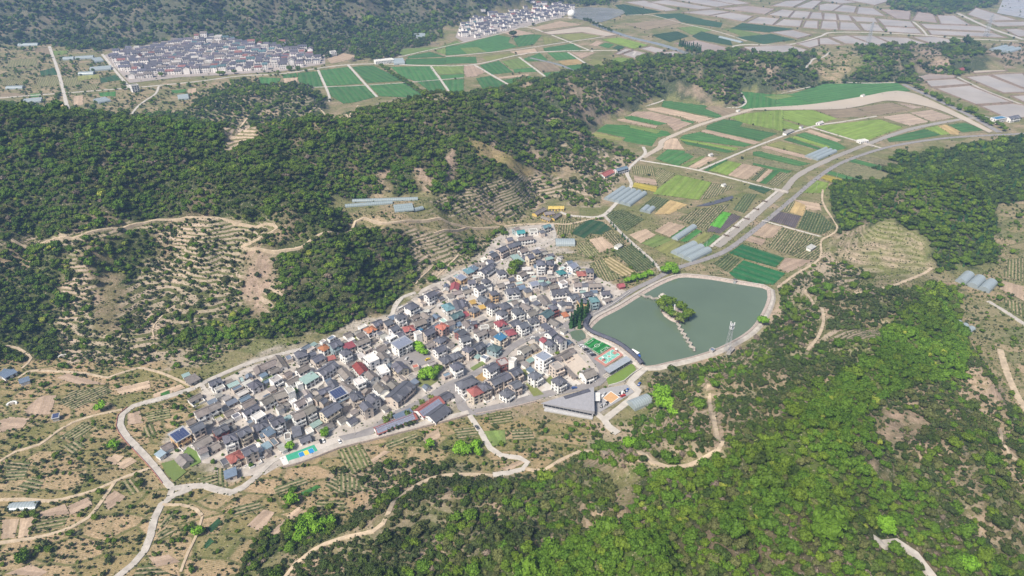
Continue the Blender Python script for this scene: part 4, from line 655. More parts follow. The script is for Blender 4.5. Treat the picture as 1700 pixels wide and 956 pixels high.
road([(818, 790), (780, 788), (740, 790), (700, 802), (664, 828), (646, 850), (620, 882), (560, 896), (520, 914), (490, 938), (470, 965)], 3.2, 'dirt', 'dirt track climbing the dark orchard knoll', 'dirt_track', True)
road([(872, 778), (905, 780), (945, 758), (982, 750), (1008, 757)], 3.2, 'dirt', 'dirt track beside the orchard knoll', 'dirt_track', True)
road([(1074, 610), (1046, 636), (1060, 650), (1036, 672), (1004, 698), (1010, 708), (1026, 720)], 6, 'white_concrete', 'new white concrete road by the car park', lift=0.5)
road([(1004, 698), (990, 686)], 5, 'white_concrete', 'white concrete spur to the triangular hall')
road([(1060, 750), (1082, 768), (1108, 776), (1160, 766), (1194, 746), (1200, 734), (1186, 702), (1178, 664), (1176, 640)], 3.2, 'dirt', 'dirt track along the foot of the big wooded hill', 'dirt_track', True)
road([(1340, 582), (1360, 556), (1367, 522), (1346, 497), (1336, 484), (1344, 478)], 3.2, 'dirt', 'dirt track looping over the low orchard hill', 'dirt_track', True)
road([(1420, 488), (1456, 482), (1500, 468), (1546, 446)], 4.0, 'dirt', 'pale track below the terraced slope', 'dirt_track', True)
road([(1450, 893), (1466, 904), (1490, 900), (1520, 922), (1550, 960)], 4, 'concrete', 'concrete lane across the near wooded hill', 'road', True)
road([(1290, 478), (1320, 456), (1360, 430), (1363, 400), (1376, 392), (1390, 378), (1372, 348), (1365, 332), (1366, 315)], 3.2, 'dirt', 'pale track along the foot of the conifer hill', 'dirt_track')
road([(975, 226), (990, 210), (1040, 186), (1098, 168), (1106, 158), (1130, 157), (1190, 174), (1222, 179), (1238, 170), (1230, 154)], 4.5, 'white_concrete', 'white lane winding round the low wooded ridge')
road([(1292, 156), (1320, 150), (1350, 143), (1375, 136), (1440, 138), (1485, 137)], 3.5, 'white_concrete', 'white lane between the ridge and the green fields')
road([(985, 361), (1003, 357), (1029, 331), (1048, 308), (1041, 286), (1056, 268), (1071, 255), (1068, 244)], 5.5, 'white_concrete', 'white field road beside the multi span greenhouse')
road([(1062, 266), (1160, 283), (1290, 316)], 3.5, 'white_concrete', 'straight white farm road between the crops')
road([(1160, 283), (1260, 241), (1345, 211), (1400, 202), (1455, 193)], 4, 'white_concrete', 'straight white farm road to the mud ponds')
road([(1345, 211), (1436, 238), (1464, 246)], 4, 'white_concrete', 'short white farm road to the canal bridge')
road([(1180, 410), (1292, 316)], 4.5, 'white_concrete', 'bright white path beside the canal')
road([(1265, 366), (1363, 393)], 2.5, 'white_concrete', 'white path beside the dark peaty field')
road([(1003, 358), (1040, 395), (1080, 430), (1098, 450)], 3.5, 'concrete', 'farm lane lined with small conifers')
road([(985, 361), (948, 358), (930, 352)], 4, 'white_concrete', 'white road to the yellow temple')
road([(1000, 359), (945, 372), (918, 371), (880, 372), (850, 374), (820, 378), (780, 378), (740, 367), (700, 367), (645, 370), (604, 362), (590, 368), (560, 388), (500, 411), (440, 416), (402, 409), (430, 396), (460, 379), (440, 372), (392, 371), (362, 362), (300, 364), (250, 367), (190, 380), (120, 396), (20, 398)], 3.2, 'dirt', 'long dirt track climbing from the temple across the scrub slope', 'dirt_track', True)
road([(916, 372), (919, 382), (920, 395), (906, 402), (882, 408), (862, 414), (846, 432), (838, 448), (824, 462), (820, 480), (828, 492)], 4, 'concrete', 'winding concrete lane into the upper village')
road([(720, 388), (745, 382), (775, 378)], 2.4, 'dirt', 'short dirt spur above the gully', 'dirt_track', True)
road([(668, 494), (655, 512), (652, 524)], 4, 'white_concrete', 'white ramp up the hillside lane')
road([(82, 77), (97, 120), (116, 195)], 9, 'white_concrete', 'long straight pale road across the far valley')
road([(170, 90), (192, 118), (216, 146)], 8, 'white_concrete', 'straight pale road beside the far village')
road([(-20, 164), (60, 158), (140, 152), (216, 146), (262, 142), (330, 135), (400, 126), (470, 122), (560, 109), (620, 106), (660, 107), (715, 109), (788, 107), (890, 87), (1040, 84), (1052, 92)], 7, 'white_concrete', 'long valley road through the far fields')
road([(264, 143), (258, 156), (240, 168), (226, 180), (212, 200)], 6, 'white_concrete', 'curving pale lane in the far valley')
road([(528, 116), (547, 163), (530, 176), (505, 192)], 7, 'white_concrete', 'pale farm road between wide green fields below the far village')
road([(578, 108), (626, 161)], 7, 'white_concrete', 'straight pale farm road dividing wide green fields')
road([(715, 110), (748, 155)], 7, 'white_concrete', 'straight pale farm road crossing the far green fields')
road([(788, 108), (845, 141)], 7, 'white_concrete', 'straight pale farm road toward the wooded ridge')
road([(862, 95), (905, 127)], 7, 'white_concrete', 'pale farm road through small mixed plots')
road([(943, 87), (983, 112)], 7, 'white_concrete', 'pale farm road near the white ponds')
road([(518, 145), (600, 142), (675, 137), (770, 129)], 4, 'concrete', 'narrow cross path through the wide green fields')
road([(660, 95), (740, 77), (830, 56), (870, 45), (905, 54), (985, 86)], 6, 'white_concrete', 'pale road skirting the farthest village')
road([(740, 94), (850, 83), (940, 70), (1010, 60)], 6, 'concrete', 'dark irrigation road across the far plain')
road([(866, 46), (930, 30), (980, 34), (1000, 42)], 5, 'white_concrete', 'pale road beside the white dome')
road([(1040, 25), (1080, 25), (1130, 38), (1190, 52), (1240, 68)], 4, 'concrete', 'farm lane between the dark plots')
road([(1216, 77), (1240, 74), (1310, 74), (1360, 61), (1380, 54), (1440, 54), (1530, 58), (1600, 64), (1690, 68)], 9, 'white_concrete', 'pale causeway between the salt pans')
road([(1216, 77), (1232, 84), (1250, 90)], 6, 'white_concrete', 'pale bend of the salt pan causeway')
road([(1516, 36), (1530, 48), (1540, 60)], 8, 'white_concrete', 'short pale bank across the salt pans')
road([(1590, 22), (1640, 45), (1700, 66)], 14, 'concrete', 'wide embankment road beside the sea')
road([(1500, 140), (1560, 168), (1610, 192), (1660, 220)], 8, 'asphalt', 'tree lined bank road beside the river')
road([(1590, 128), (1640, 152), (1720, 182)], 6, 'concrete', 'dark dyke between the fish pans')
road([(0, 766), (26, 750), (66, 738), (90, 720), (120, 702), (156, 690), (203, 680)], 2.8, 'dirt', 'dirt track between the western plots', 'dirt_track')
road([(30, 628), (46, 617), (80, 616), (140, 620), (180, 627), (205, 618), (230, 611), (270, 620), (322, 643)], 2.8, 'dirt', 'dirt track under the scrub slope', 'dirt_track')
road([(0, 830), (40, 829), (84, 832), (120, 825), (160, 813), (200, 795), (250, 777)], 3.0, 'dirt', 'dirt track past the small tunnel greenhouse', 'dirt_track')
road([(192, 799), (170, 831), (148, 859), (120, 875), (70, 891), (-10, 903)], 3.0, 'dirt', 'dirt track forking toward the near plots', 'dirt_track')
road([(270, 838), (300, 838), (326, 846), (336, 856)], 2.4, 'dirt', 'dirt path off the grey lane', 'dirt_track')
road([(336, 858), (326, 890), (312, 918), (300, 950)], 2.0, 'dirt', 'thin path between the near plots', 'dirt_track')
road([(0, 575), (30, 578), (52, 595), (36, 612)], 2.4, 'dirt', 'dirt loop beside the blue roofed sheds', 'dirt_track', True)
road([(1660, 580), (1672, 620), (1690, 660), (1710, 690)], 6.4, 'dirt', 'broad pale track in the eastern valley', 'dirt_track')
road([(1640, 500), (1670, 518), (1710, 545)], 4, 'concrete', 'straight lane in the eastern valley')
road([(1660, 712), (1668, 740), (1690, 765), (1712, 780)], 2.4, 'dirt', 'thin track on the eastern slope', 'dirt_track', True)
road([(270, 524), (256, 540), (256, 560), (276, 545)], 1.6, 'dirt', 'thin footpath on the scrub slope', 'dirt_track', True)
road([(716, 445), (700, 460), (690, 472)], 1.6, 'dirt', 'thin footpath above the houses', 'dirt_track', True)
road([(760, 425), (740, 445), (722, 462)], 2.4, 'dirt', 'dirt path climbing behind the upper houses', 'dirt_track', True)
road([(505, 192), (540, 190), (580, 196), (590, 182), (600, 178)], 3.2, 'dirt', 'dirt track over the saddle', 'dirt_track', True)
road([(398, 212), (410, 198), (428, 193), (430, 190)], 4.0, 'dirt', 'dirt bend above the pale orchard', 'dirt_track', True)
road([(1338, 113), (1348, 100), (1366, 95), (1378, 86)], 6, 'white_concrete', 'pale track to the ridge clearing', 'dirt_track', True)
ribbon('stream', [G(*p) for p in [(1250, 181), (1205, 194), (1160, 208), (1125, 222), (1100, 234), (1095, 245), (1066, 262)]], 7, M['river'], 'narrow pale stream between the crops', 0.45)
ribbon('canal', [G(*p) for p in [(1190, 410), (1229, 378), (1264, 348), (1302, 316), (1324, 292), (1372, 267), (1436, 241), (1510, 215), (1590, 199), (1640, 194)]], 7, M['canalw'], 'grey water canal beside the main road', 0.40)
ribbon('canal', [G(*p) for p in [(880, 96), (930, 108), (960, 122)]], 6, M['lake'], 'narrow irrigation canal in the far plain', 0.40)
ribbon('canal', [G(*p) for p in [(985, 40), (1040, 60), (1100, 75), (1150, 92)]], 14, M['lake'], 'grey canal beside the row of far trees', 0.42)

# ---------------------------------------------------------------- the village pond with its stone bank
POND = spline([G(*p) for p in [(980, 546), (996, 530), (1030, 512), (1062, 492), (1098, 472), (1126, 461), (1140, 460), (1180, 464), (1222, 471), (1266, 478), (1274, 482), (1275, 494), (1266, 518), (1244, 548), (1200, 574), (1156, 590), (1110, 601), (1072, 608), (1054, 594), (1030, 574), (1000, 560), (980, 546)]], 6)[:-1]
sheet('pond', POND, M['pondw'], 'still green village pond with a small island', None, 0.02)
def offset(poly, d):
    n = len(poly); a = sum(poly[i][0] * poly[(i + 1) % n][1] - poly[(i + 1) % n][0] * poly[i][1] for i in range(n)); s = 1 if a > 0 else -1
    out = []
    for i in range(n):
        p, q = poly[i - 1], poly[(i + 1) % n]; L = math.hypot(q[0] - p[0], q[1] - p[1]) or 1
        out.append((poly[i][0] + s * (q[1] - p[1]) / L * d, poly[i][1] - s * (q[0] - p[0]) / L * d))
    return out
def ring(name, rings, mat, label):
    n = len(rings[0][0]); V = [(p[0], p[1], z) for P, z in rings for p in P]; F = []
    for k in range(len(rings) - 1):
        for i in range(n): F.append((k * n + i, k * n + (i + 1) % n, (k + 1) * n + (i + 1) % n, (k + 1) * n + i))
    me = mesh(name, V, F, [mat]); bm_ = bmesh.new(); bm_.from_mesh(me); bmesh.ops.recalc_face_normals(bm_, faces=bm_.faces); bm_.to_mesh(me); bm_.free()
    if me.polygons[0].normal.z < 0: me.flip_normals()
    return tag(obj(name, me), label, None, None, 'structure')
ring('pond_bank', [(offset(POND, -.5), 0.05), (offset(POND, 2.2), 1.1), (offset(POND, 2.4), 1.15)], M['stone'], 'sloping pinkish stone bank of the pond')
ring('pond_path', [(offset(POND, 2.35), 1.16), (offset(POND, 4.6), 1.16), (offset(POND, 6.2), 0.0)], M['concrete'], 'walking path round the pond')
ring('pond_kerb', [(offset(POND, 2.0), 1.1), (offset(POND, 2.05), 1.7), (offset(POND, 2.3), 1.7), (offset(POND, 2.35), 1.1)], M['stone'], 'low pale parapet along the pond path')

# paved ground of the village and its open yards
sheet('village_pavement', [G(*p) for p in [(335, 650), (365, 632), (420, 606), (500, 584), (572, 560), (612, 544), (650, 522), (690, 492), (700, 480), (735, 462), (800, 430), (815, 400), (852, 378), (920, 370), (924, 400), (905, 412), (915, 432), (950, 440), (1000, 448), (1012, 470), (1040, 484), (1010, 506), (972, 528), (952, 545), (1004, 622), (992, 640), (900, 662), (780, 690), (762, 670), (720, 660), (690, 690), (620, 716), (540, 735), (470, 770), (440, 788), (390, 792), (380, 760), (345, 770), (270, 758), (268, 742), (310, 706), (350, 690), (345, 672)]], m_plain('trodden_concrete_yards', (.385, .35, .315), .9, .3, .12), 'pale concrete yards and alleys of the village', (.47, .42, .37), 0.03)
def yard(P, c, label, mat='paint', z=0.22, name='yard'): return sheet(name, [G(*p) for p in P], M[mat], label, c, z)
yard([(934, 599), (957, 586), (979, 609), (963, 615), (957, 625)], (.52, .45, .38), 'wide beige open square beside the white hall')
yard([(988, 652), (1000, 645), (1041, 639), (1053, 651), (992, 687), (985, 682)], (.33, .325, .335), 'grey paved car park', name='car_park')
yard([(640, 596), (668, 586), (700, 576), (722, 596), (708, 604), (690, 612), (672, 604)], (.25, .235, .235), 'grey tarmac yard in front of the large white school')
yard([(960, 566), (966, 573), (993, 591), (984, 597), (1004, 612), (1000, 622), (978, 592), (958, 568)], (.27, .26, .27), 'tarmac parking strip beside the football pitch', name='car_park')
yard([(1004, 620), (1020, 612), (1040, 602), (1052, 606), (1056, 614), (1036, 632), (1010, 640)], (.15, .23, .045), 'bright lawn beside the covered stand', name='lawn')
yard([(690, 628), (704, 612), (724, 612), (728, 632), (716, 640), (708, 646), (690, 640)], (.17, .19, .07), 'grassy garden under the big trees', name='lawn')
for P, lb in (([(866, 604), (871, 601), (914, 640), (906, 646)], 'new white concrete alley between the gardens'), ([(898, 648), (922, 633), (938, 652), (912, 660)], 'white concrete yard beside the hip roofed white house'), ([(940, 625), (947, 622), (968, 641), (944, 648), (930, 640)], 'white concrete yard behind the beige square'), ([(846, 656), (868, 645), (886, 662), (858, 671)], 'white concrete yard beside the retaining wall road'), ([(742, 660), (752, 652), (760, 664), (752, 668)], 'white concrete corner by the street'), ([(498, 612), (520, 606), (526, 616), (506, 626)], 'pale yard beside the orange roofed house'), ([(482, 590), (508, 580), (514, 588), (490, 598)], 'pale parking yard by the back lane'), ([(488, 640), (540, 632), (530, 646), (500, 662)], 'pale open yard below the mint roof')):
    yard(P, (.54, .51, .475), lb, z=.26)
for P, c, lb in [
    ([(788, 628), (802, 618), (812, 626), (800, 634)], (.33, .22, .09), 'brown garden plot behind the long slate roofed house'), ([(870, 636), (880, 634), (903, 655), (886, 659)], (.17, .19, .06), 'weedy plot beside the white house'), ([(905, 632), (914, 624), (922, 634), (914, 640)], (.16, .19, .06), 'small green plot between two white houses'),
    ([(865, 615), (875, 612), (884, 622), (878, 632)], (.18, .2, .07), 'small garden beside the concrete alley'), ([(780, 612), (800, 600), (806, 604), (786, 616)], (.15, .2, .06), 'strip of lawn behind the wall'), ([(868, 576), (888, 570), (905, 590), (890, 606), (872, 600)], (.30, .24, .15), 'dry plot beside the tall white house'),
    ([(350, 686), (366, 680), (376, 690), (360, 702)], (.19, .2, .07), 'grassy yard inside the western houses'), ([(430, 640), (440, 628), (455, 622), (462, 632), (445, 640)], (.13, .19, .05), 'grassy plot beside the old courtyard house'), ([(585, 560), (600, 556), (606, 564), (594, 568)], (.2, .2, .07), 'round grassy patch near the back lane'),
    ([(300, 760), (312, 742), (330, 752), (334, 768), (318, 776)], (.13, .2, .05), 'green vegetable plot by the loop road'), ([(268, 770), (290, 764), (310, 784), (290, 800), (278, 790)], (.13, .18, .05), 'green verge inside the road bend'), ([(950, 452), (968, 446), (990, 450), (984, 462), (960, 464)], (.2, .2, .08), 'grassy bank behind the upper houses')]:
    yard(P, c, lb, name='garden_plot', z=0.30)

# ---------------------------------------------------------------- houses
ROOFC = {'d': (.130, .135, .165), 'd2': (.085, .135, .15), 'd3': (.16, .19, .24), 'g': (.235, .21, .195), 'r': (.32, .11, .095), 'r2': (.30, .065, .06), 'r3': (.45, .16, .12),
         'o': (.44, .18, .09), 'k': (.33, .09, .105), 't': (.13, .25, .28), 'T': (.06, .25, .26), 'mint': (.30, .42, .40), 'w': (.64, .62, .59), 'c': (.34, .32, .30), 's': (.055, .075, .17),
         's2': (.24, .27, .36), 'b': (.15, .20, .27), 'lb': (.28, .38, .44), 'B': (.05, .16, .28), 'y': (.52, .34, .10), 'Y': (.55, .40, .12), 'b2': (.22, .26, .32)}
WALLC = {'w': (.80, .79, .775), 'c': (.66, .59, .48), 'p': (.56, .485, .43), 'y': (.58, .40, .22), 'g': (.40, .385, .37), 't': (.30, .38, .40), 'm': (.25, .10, .09), 'k': (.56, .38, .32), 'Y': (.60, .44, .13)}
ROOFW = {'d': 'slate blue', 'd2': 'dark teal', 'd3': 'blue metal', 'g': 'grey tile', 'r': 'red', 'r2': 'dark red', 'r3': 'salmon red', 'o': 'orange', 'k': 'crimson', 't': 'teal', 'T': 'bright teal', 'mint': 'mint green',
         'w': 'flat white', 'c': 'flat grey', 's': 'solar panel', 's2': 'pale panel', 'b': 'blue grey', 'lb': 'pale blue', 'B': 'bright blue', 'y': 'yellow', 'Y': 'golden yellow', 'b2': 'flat blue grey'}
WALLW = {'w': 'white', 'c': 'cream', 'p': 'pinkish beige', 'y': 'ochre', 'g': 'grey', 't': 'blue green', 'm': 'brick red', 'k': 'pink', 'Y': 'yellow'}
STW = {1: 'single storey', 2: 'two storey', 3: 'three storey', 4: 'four storey'}
LAND = [((330, 650), 'by the loop road'), ((330, 720), 'near the solar roofed house'), ((405, 760), 'around the red roofed villa'), ((420, 690), 'among the western lanes'), ((500, 690), 'above the blue and yellow court'), ((470, 600), 'along the foot of the scrub slope'),
        ((560, 640), 'near the mint green roof'), ((590, 580), 'near the orange roofs'), ((665, 575), 'around the large white school'), ((640, 640), 'near the long curved roof'), ((700, 690), 'beside the long red striped sheds'), ((650, 530), 'under the wooded spur'),
        ((735, 600), 'facing the school yard'), ((745, 540), 'near the teal roofed villa'), ((780, 560), 'behind the crimson roofs'), ((830, 545), 'around the two crimson roofs'), ((800, 640), 'facing the retaining wall road'), ((880, 620), 'near the triangular hall'), ((905, 590), 'beside the beige open square'),
        ((800, 500), 'among the orange awnings'), ((860, 500), 'in the dense middle of the village'), ((910, 530), 'near the tall dark conifers'), ((770, 470), 'at the upper hillside edge'), ((840, 450), 'around the upper lane tree'), ((850, 405), 'in the hillside row'), ((905, 385), 'below the yellow temple'),
        ((900, 440), 'by the four storey white villa'), ((960, 450), 'beside the vegetable beds'), ((930, 490), 'in the rows beside the pond road'), ((990, 490), 'facing the pond road')]
LANDG = [(G(*p), t) for p, t in LAND]
def place_words(x, y): return min(LANDG, key=lambda q: (q[0][0] - x) ** 2 + (q[0][1] - y) ** 2)[1]

def window_mesh(w_, h_, pane):
    mb = MB(); d = .09
    mb.box(-w_ / 2 - .1, w_ / 2 + .1, -d, .02, -.1, h_ + .1, 0, False)
    n_ = max(1, int(round(w_ / .8)))
    for i in range(n_):
        a = -w_ / 2 + w_ * i / n_ + .03; b_ = -w_ / 2 + w_ * (i + 1) / n_ - .03
        mb.add([(a, -d - .012, .04), (b_, -d - .012, .04), (b_, -d - .012, h_ - .04), (a, -d - .012, h_ - .04)], [(0, 1, 2, 3)], 1)
    return mb.mesh('window', [M['frame'], M['glass']])
WIN = [window_mesh(1.5, 1.35, 0), window_mesh(2.1, 1.45, 0), window_mesh(1.0, 1.2, 0)]
def door_mesh():
    mb = MB(); mb.box(-.75, .75, -.12, .02, 0, 2.05, 0, False); mb.add([(-.58, -.135, .05), (.58, -.135, .05), (.58, -.135, 1.9), (-.58, -.135, 1.9)], [(0, 1, 2, 3)], 1)
    return mb.mesh('door', [M['frame'], m_plain('brown_door', (.11, .06, .045), .5)])
DOOR = door_mesh()
def heater_mesh():
    mb = MB(); mb.cyl(0, 0, 0, 1.2, .42, .42, 10); mb.cyl(0, 0, 1.2, 1.4, .42, .1, 10); return mb.mesh('water_tank', [M['steel']], True)
TANK = heater_mesh()
def roof_gable(L, W, pitch, oh=.4, th=.2):
    h = (W / 2) * math.tan(pitch); x = L / 2 + oh; y = W / 2 + oh; d = -oh * math.tan(pitch)
    mb = MB()
    top = [(-x, -y, d), (x, -y, d), (x, 0, h), (-x, 0, h), (-x, y, d), (x, y, d)]
    v = top + [(a, b_, c - th) for a, b_, c in top]
    mb.add(v, [(0, 1, 2, 3), (3, 2, 5, 4), (7, 6, 9, 8), (8, 9, 10, 11), (0, 6, 7, 1), (5, 11, 10, 4), (1, 7, 8, 2), (2, 8, 11, 5), (3, 9, 6, 0), (4, 10, 9, 3)]); return mb, h
def roof_hip(L, W, pitch, oh=.45, th=.2):
    h = (W / 2) * math.tan(pitch); x = L / 2 + oh; y = W / 2 + oh; d = -oh * math.tan(pitch); r = max(.4, L / 2 - W * .42)
    mb = MB(); v = [(-x, -y, d), (x, -y, d), (x, y, d), (-x, y, d), (-r, 0, h), (r, 0, h)]
    v += [(a, b_, d - th) for a, b_, c in v[:4]]
    mb.add(v, [(0, 1, 5, 4), (1, 2, 5), (2, 3, 4, 5), (3, 0, 4), (0, 6, 7, 1), (1, 7, 8, 2), (2, 8, 9, 3), (3, 9, 6, 0), (9, 8, 7, 6)]); return mb, h
def ridge_cap(parent, L, h, c, z):
    mb = MB(); mb.box(-L / 2, L / 2, -.22, .22, -.1, .18)
    mb.build('ridge_cap', [M['roof']], parent, (0, 0, h), 0, tuple(x * .7 for x in c))
used = []; SH = 2.5                              # storey height
def house(x1, y1, x2, y2, W, st, kind, rf, wl, name='village_house', yardwall=None, label=None, cat='house', panels=False):
    """one house from the two ends of its roof line in the survey picture"""
    eave = st * SH + (.3 if st > 1 else .15); W = W * .76
    a = G(x1, y1, eave + 1.0); b_ = G(x2, y2, eave + 1.0)
    L = max(3.5, math.hypot(b_[0] - a[0], b_[1] - a[1])); cx, cy = (a[0] + b_[0]) / 2, (a[1] + b_[1]) / 2
    rz = math.atan2(b_[1] - a[1], b_[0] - a[0])
    if math.cos(rz) < 0: rz += math.pi
    W = min(W, max(3.4, L * 1.1)) if kind != 'm' else W
    used.append((cx, cy, max(L, W) / 2, L, W, rz))
    k1, k2 = random.uniform(.82, 1.2), random.uniform(.92, 1.08); rc = tuple(c * k1 * random.uniform(.97, 1.03) for c in ROOFC[rf]); wc = tuple(min(.86, c * k2 * random.uniform(.985, 1.015)) for c in WALLC[wl])
    if label is None: label = f"{STW[st]} {WALLW[wl]} {'shed' if st == 1 and L < 9 else 'house'} with {ROOFW[rf]} roof {place_words(cx, cy)}"
    t = thing(name, label, cat, (cx, cy, 0.04), rz, label)
    R_ = random.Random(int(cx * 13 + cy * 7))
    mb = MB(); mb.box(-L / 2, L / 2, -W / 2, W / 2, 0, eave)
    pitch = R(R_.uniform(24, 30))
    z = eave
    if kind == 'g':
        rm, h = roof_gable(L, W, pitch)
        mb.add([(-L / 2, -W / 2, eave), (-L / 2, W / 2, eave), (-L / 2, 0, eave + h)], [(2, 1, 0)]); mb.add([(L / 2, -W / 2, eave), (L / 2, W / 2, eave), (L / 2, 0, eave + h)], [(0, 1, 2)])
    elif kind == 'h': rm, h = roof_hip(L, W, pitch)
    elif kind == 'm':
        rm = MB(); h = W * .13; o_ = .5
        rm.add([(-L / 2 - o_, -W / 2 - o_, 0), (L / 2 + o_, -W / 2 - o_, 0), (L / 2 + o_, W / 2 + o_, h), (-L / 2 - o_, W / 2 + o_, h), (-L / 2 - o_, -W / 2 - o_, -.2), (L / 2 + o_, -W / 2 - o_, -.2), (L / 2 + o_, W / 2 + o_, h - .2), (-L / 2 - o_, W / 2 + o_, h - .2)],
               [(0, 1, 2, 3), (7, 6, 5, 4), (0, 4, 5, 1), (1, 5, 6, 2), (2, 6, 7, 3), (3, 7, 4, 0)])
        mb.box(-L / 2, L / 2, W / 2 - .3, W / 2, eave, eave + h * .9); z = eave + .12
    else:
        rm = MB(); h = .15; rm.box(-L / 2 + .25, L / 2 - .25, -W / 2 + .25, W / 2 - .25, 0.0, .12)
        pr = R_.uniform(.5, .9)
        for q in ((-L / 2, L / 2, -W / 2 - .1, -W / 2 + .15), (-L / 2, L / 2, W / 2 - .15, W / 2 + .1), (-L / 2 - .1, -L / 2 + .15, -W / 2, W / 2), (L / 2 - .15, L / 2 + .1, -W / 2, W / 2)): mb.box(*q, eave - .2, eave + pr)
        z = eave + .01
    mb.build('wall', [M['wall']], t, None, 0, wc)
    mt = M['flat_roof'] if kind == 'f' else (M['metal_roof'] if rf in ('t', 'T', 'mint', 'b', 'lb', 'B', 'd3', 's2', 'k', 'r', 's') and kind != 'h' else M['roof'])
    if rf in ('s', 's2'): rc = (.42, .43, .45) if rf == 's' else (.36, .38, .42)
    ro = rm.build('roof', [mt], t, (0, 0, z), 0, rc)
    if kind == 'g' and rf not in ('s', 's2'): ridge_cap(ro, L + .9, h, rc, 0)
    if kind == 'h': ridge_cap(ro, max(1, L - W * .84), h, rc, 0)
    if rf in ('s', 's2') or panels:               # rows of solar panels
        pn = MB(); sl_ = math.tan(pitch) if kind == 'g' else h / W
        for i in range(max(2, int(L / 1.7))):
            for j in range(max(2, int((W * (.5 if kind == 'g' else 1)) / 2.0))):
                xx = -L / 2 + .1 + i * 1.7; yy = -W / 2 + .1 + j * 2.0
                zz = .13 + ((yy + W / 2) * sl_ if kind == 'g' else (yy + W / 2 + .5) * h / (W + 1))
                pn.add([(xx, yy, zz), (xx + 1.6, yy, zz), (xx + 1.6, yy + 1.88, zz + 1.88 * sl_), (xx, yy + 1.88, zz + 1.88 * sl_)], [(0, 1, 2, 3)])
        so_ = pn.build('solar_panel_array', [M['metal_roof']], ro, None, 0, ROOFC['s' if rf == 's' else 's2']); so_['kind'] = 'stuff'
    # dormer gable on the front of the villas
    if kind in 'gh' and st >= 2 and L > 7 and rf in ('d', 'r', 'k', 't', 'd2', 'o', 'r3', 'T') and R_.random() < .62:
        for dx in ((0,) if L < 11.5 else (-L * .26, L * .26)):
            wd = R_.uniform(1.2, 1.7); hh = h * .72; dm = MB(); y0 = -W / 2 - .35
            dm.add([(-wd, y0, -.3), (wd, y0, -.3), (0, y0, hh), (0, -W * .12, hh)], [(0, 1, 2)], 1)
            dm.add([(-wd - .3, y0 - .3, -.45), (0, y0 - .3, hh + .15), (0, -W * .1, hh + .15), (-wd - .3, -W * .33, -.1)], [(0, 1, 2, 3), (3, 2, 1, 0)], 0)
            dm.add([(wd + .3, y0 - .3, -.45), (0, y0 - .3, hh + .15), (0, -W * .1, hh + .15), (wd + .3, -W * .33, -.1)], [(3, 2, 1, 0), (0, 1, 2, 3)], 0)
            d_ = dm.build('dormer', [M['roof'], M['trim']], ro, (dx, 0, .25), 0, rc)
    # openings
    if st >= 1 and L > 5.5:
        n_ = max(2, int(L / 2.8)); off = R_.random() < .5
        big = R_.random() < .45
        for s in range(st):
            zz = s * SH + .72
            for i in range(n_):
                xx = -L / 2 + L * (i + .5) / n_
                if s == 0 and i == n_ // 2: obj('door', DOOR, t, (xx, -W / 2, .0)); continue
                obj('window', WIN[1 if big and L / n_ > 2.6 else 0], t, (xx, -W / 2, zz))
            if W > 4.6:
                for sd_ in (-1, 1):
                    for k in ((0,) if W < 6.4 else (-W * .22, W * .22)):
                        if R_.random() < .78: obj('window', WIN[2 if R_.random() < .5 else 0], t, (sd_ * L / 2, k, zz), -sd_ * -math.pi / 2)
            if s == 0: continue
            if R_.random() < .75:                 # balcony with parapet and posts
                bw = L * R_.uniform(.32, .9); bx_ = R_.uniform(-1, 1) * (L - bw) / 2; bm2 = MB(); dp = R_.uniform(1.1, 1.7); y1_ = -W / 2
                bm2.box(bx_ - bw / 2, bx_ + bw / 2, y1_ - dp, y1_ + .02, s * SH - .12, s * SH + .08)
                bm2.box(bx_ - bw / 2, bx_ + bw / 2, y1_ - dp, y1_ - dp + .12, s * SH + .08, s * SH + .95); bm2.box(bx_ - bw / 2, bx_ - bw / 2 + .12, y1_ - dp + .13, y1_, s * SH + .08, s * SH + .94); bm2.box(bx_ + bw / 2 - .12, bx_ + bw / 2, y1_ - dp + .13, y1_, s * SH + .08, s * SH + .94)
                for px_ in (bx_ - bw / 2 + .2, bx_ + bw / 2 - .2): bm2.box(px_ - .15, px_ + .15, y1_ - dp + .14, y1_ - dp + .42, (s - 1) * SH if s > 1 else 0, s * SH - .13)
                bm2.build('balcony', [M['wall']], t, None, 0, tuple(min(.75, c * 1.08) for c in wc))
    if st >= 2 and R_.random() < .45: obj('water_tank', TANK, ro, (R_.uniform(-.3, .3) * L, W * .28, h * .25 if kind in 'gh' else .12))
    if (yardwall is None and R_.random() < .7 and L > 7) or yardwall:
        dp = R_.uniform(2.6, 5); fw = MB(); hh = R_.uniform(1.1, 1.6); y0 = -W / 2
        g_ = R_.uniform(-.3, .2) * L
        fw.box(-L / 2, g_, y0 - dp, y0 - dp + .25, 0, hh); fw.box(g_, g_ + 2.2, y0 - dp + .02, y0 - dp + .23, -.02, .12); fw.box(g_ + 2.2, L / 2, y0 - dp, y0 - dp + .25, 0, hh); fw.box(-L / 2, -L / 2 + .25, y0 - dp + .26, y0 - .01, 0, hh)
        if R_.random() < .6: fw.box(L / 2 - .25, L / 2, y0 - dp + .26, y0 - .01, 0, hh)
        fw.build('yard_wall', [M['wall']], t, None, 0, tuple(c * .92 for c in WALLC[R_.choice(['w', 'w', 'p', 'g'])]))
    return t
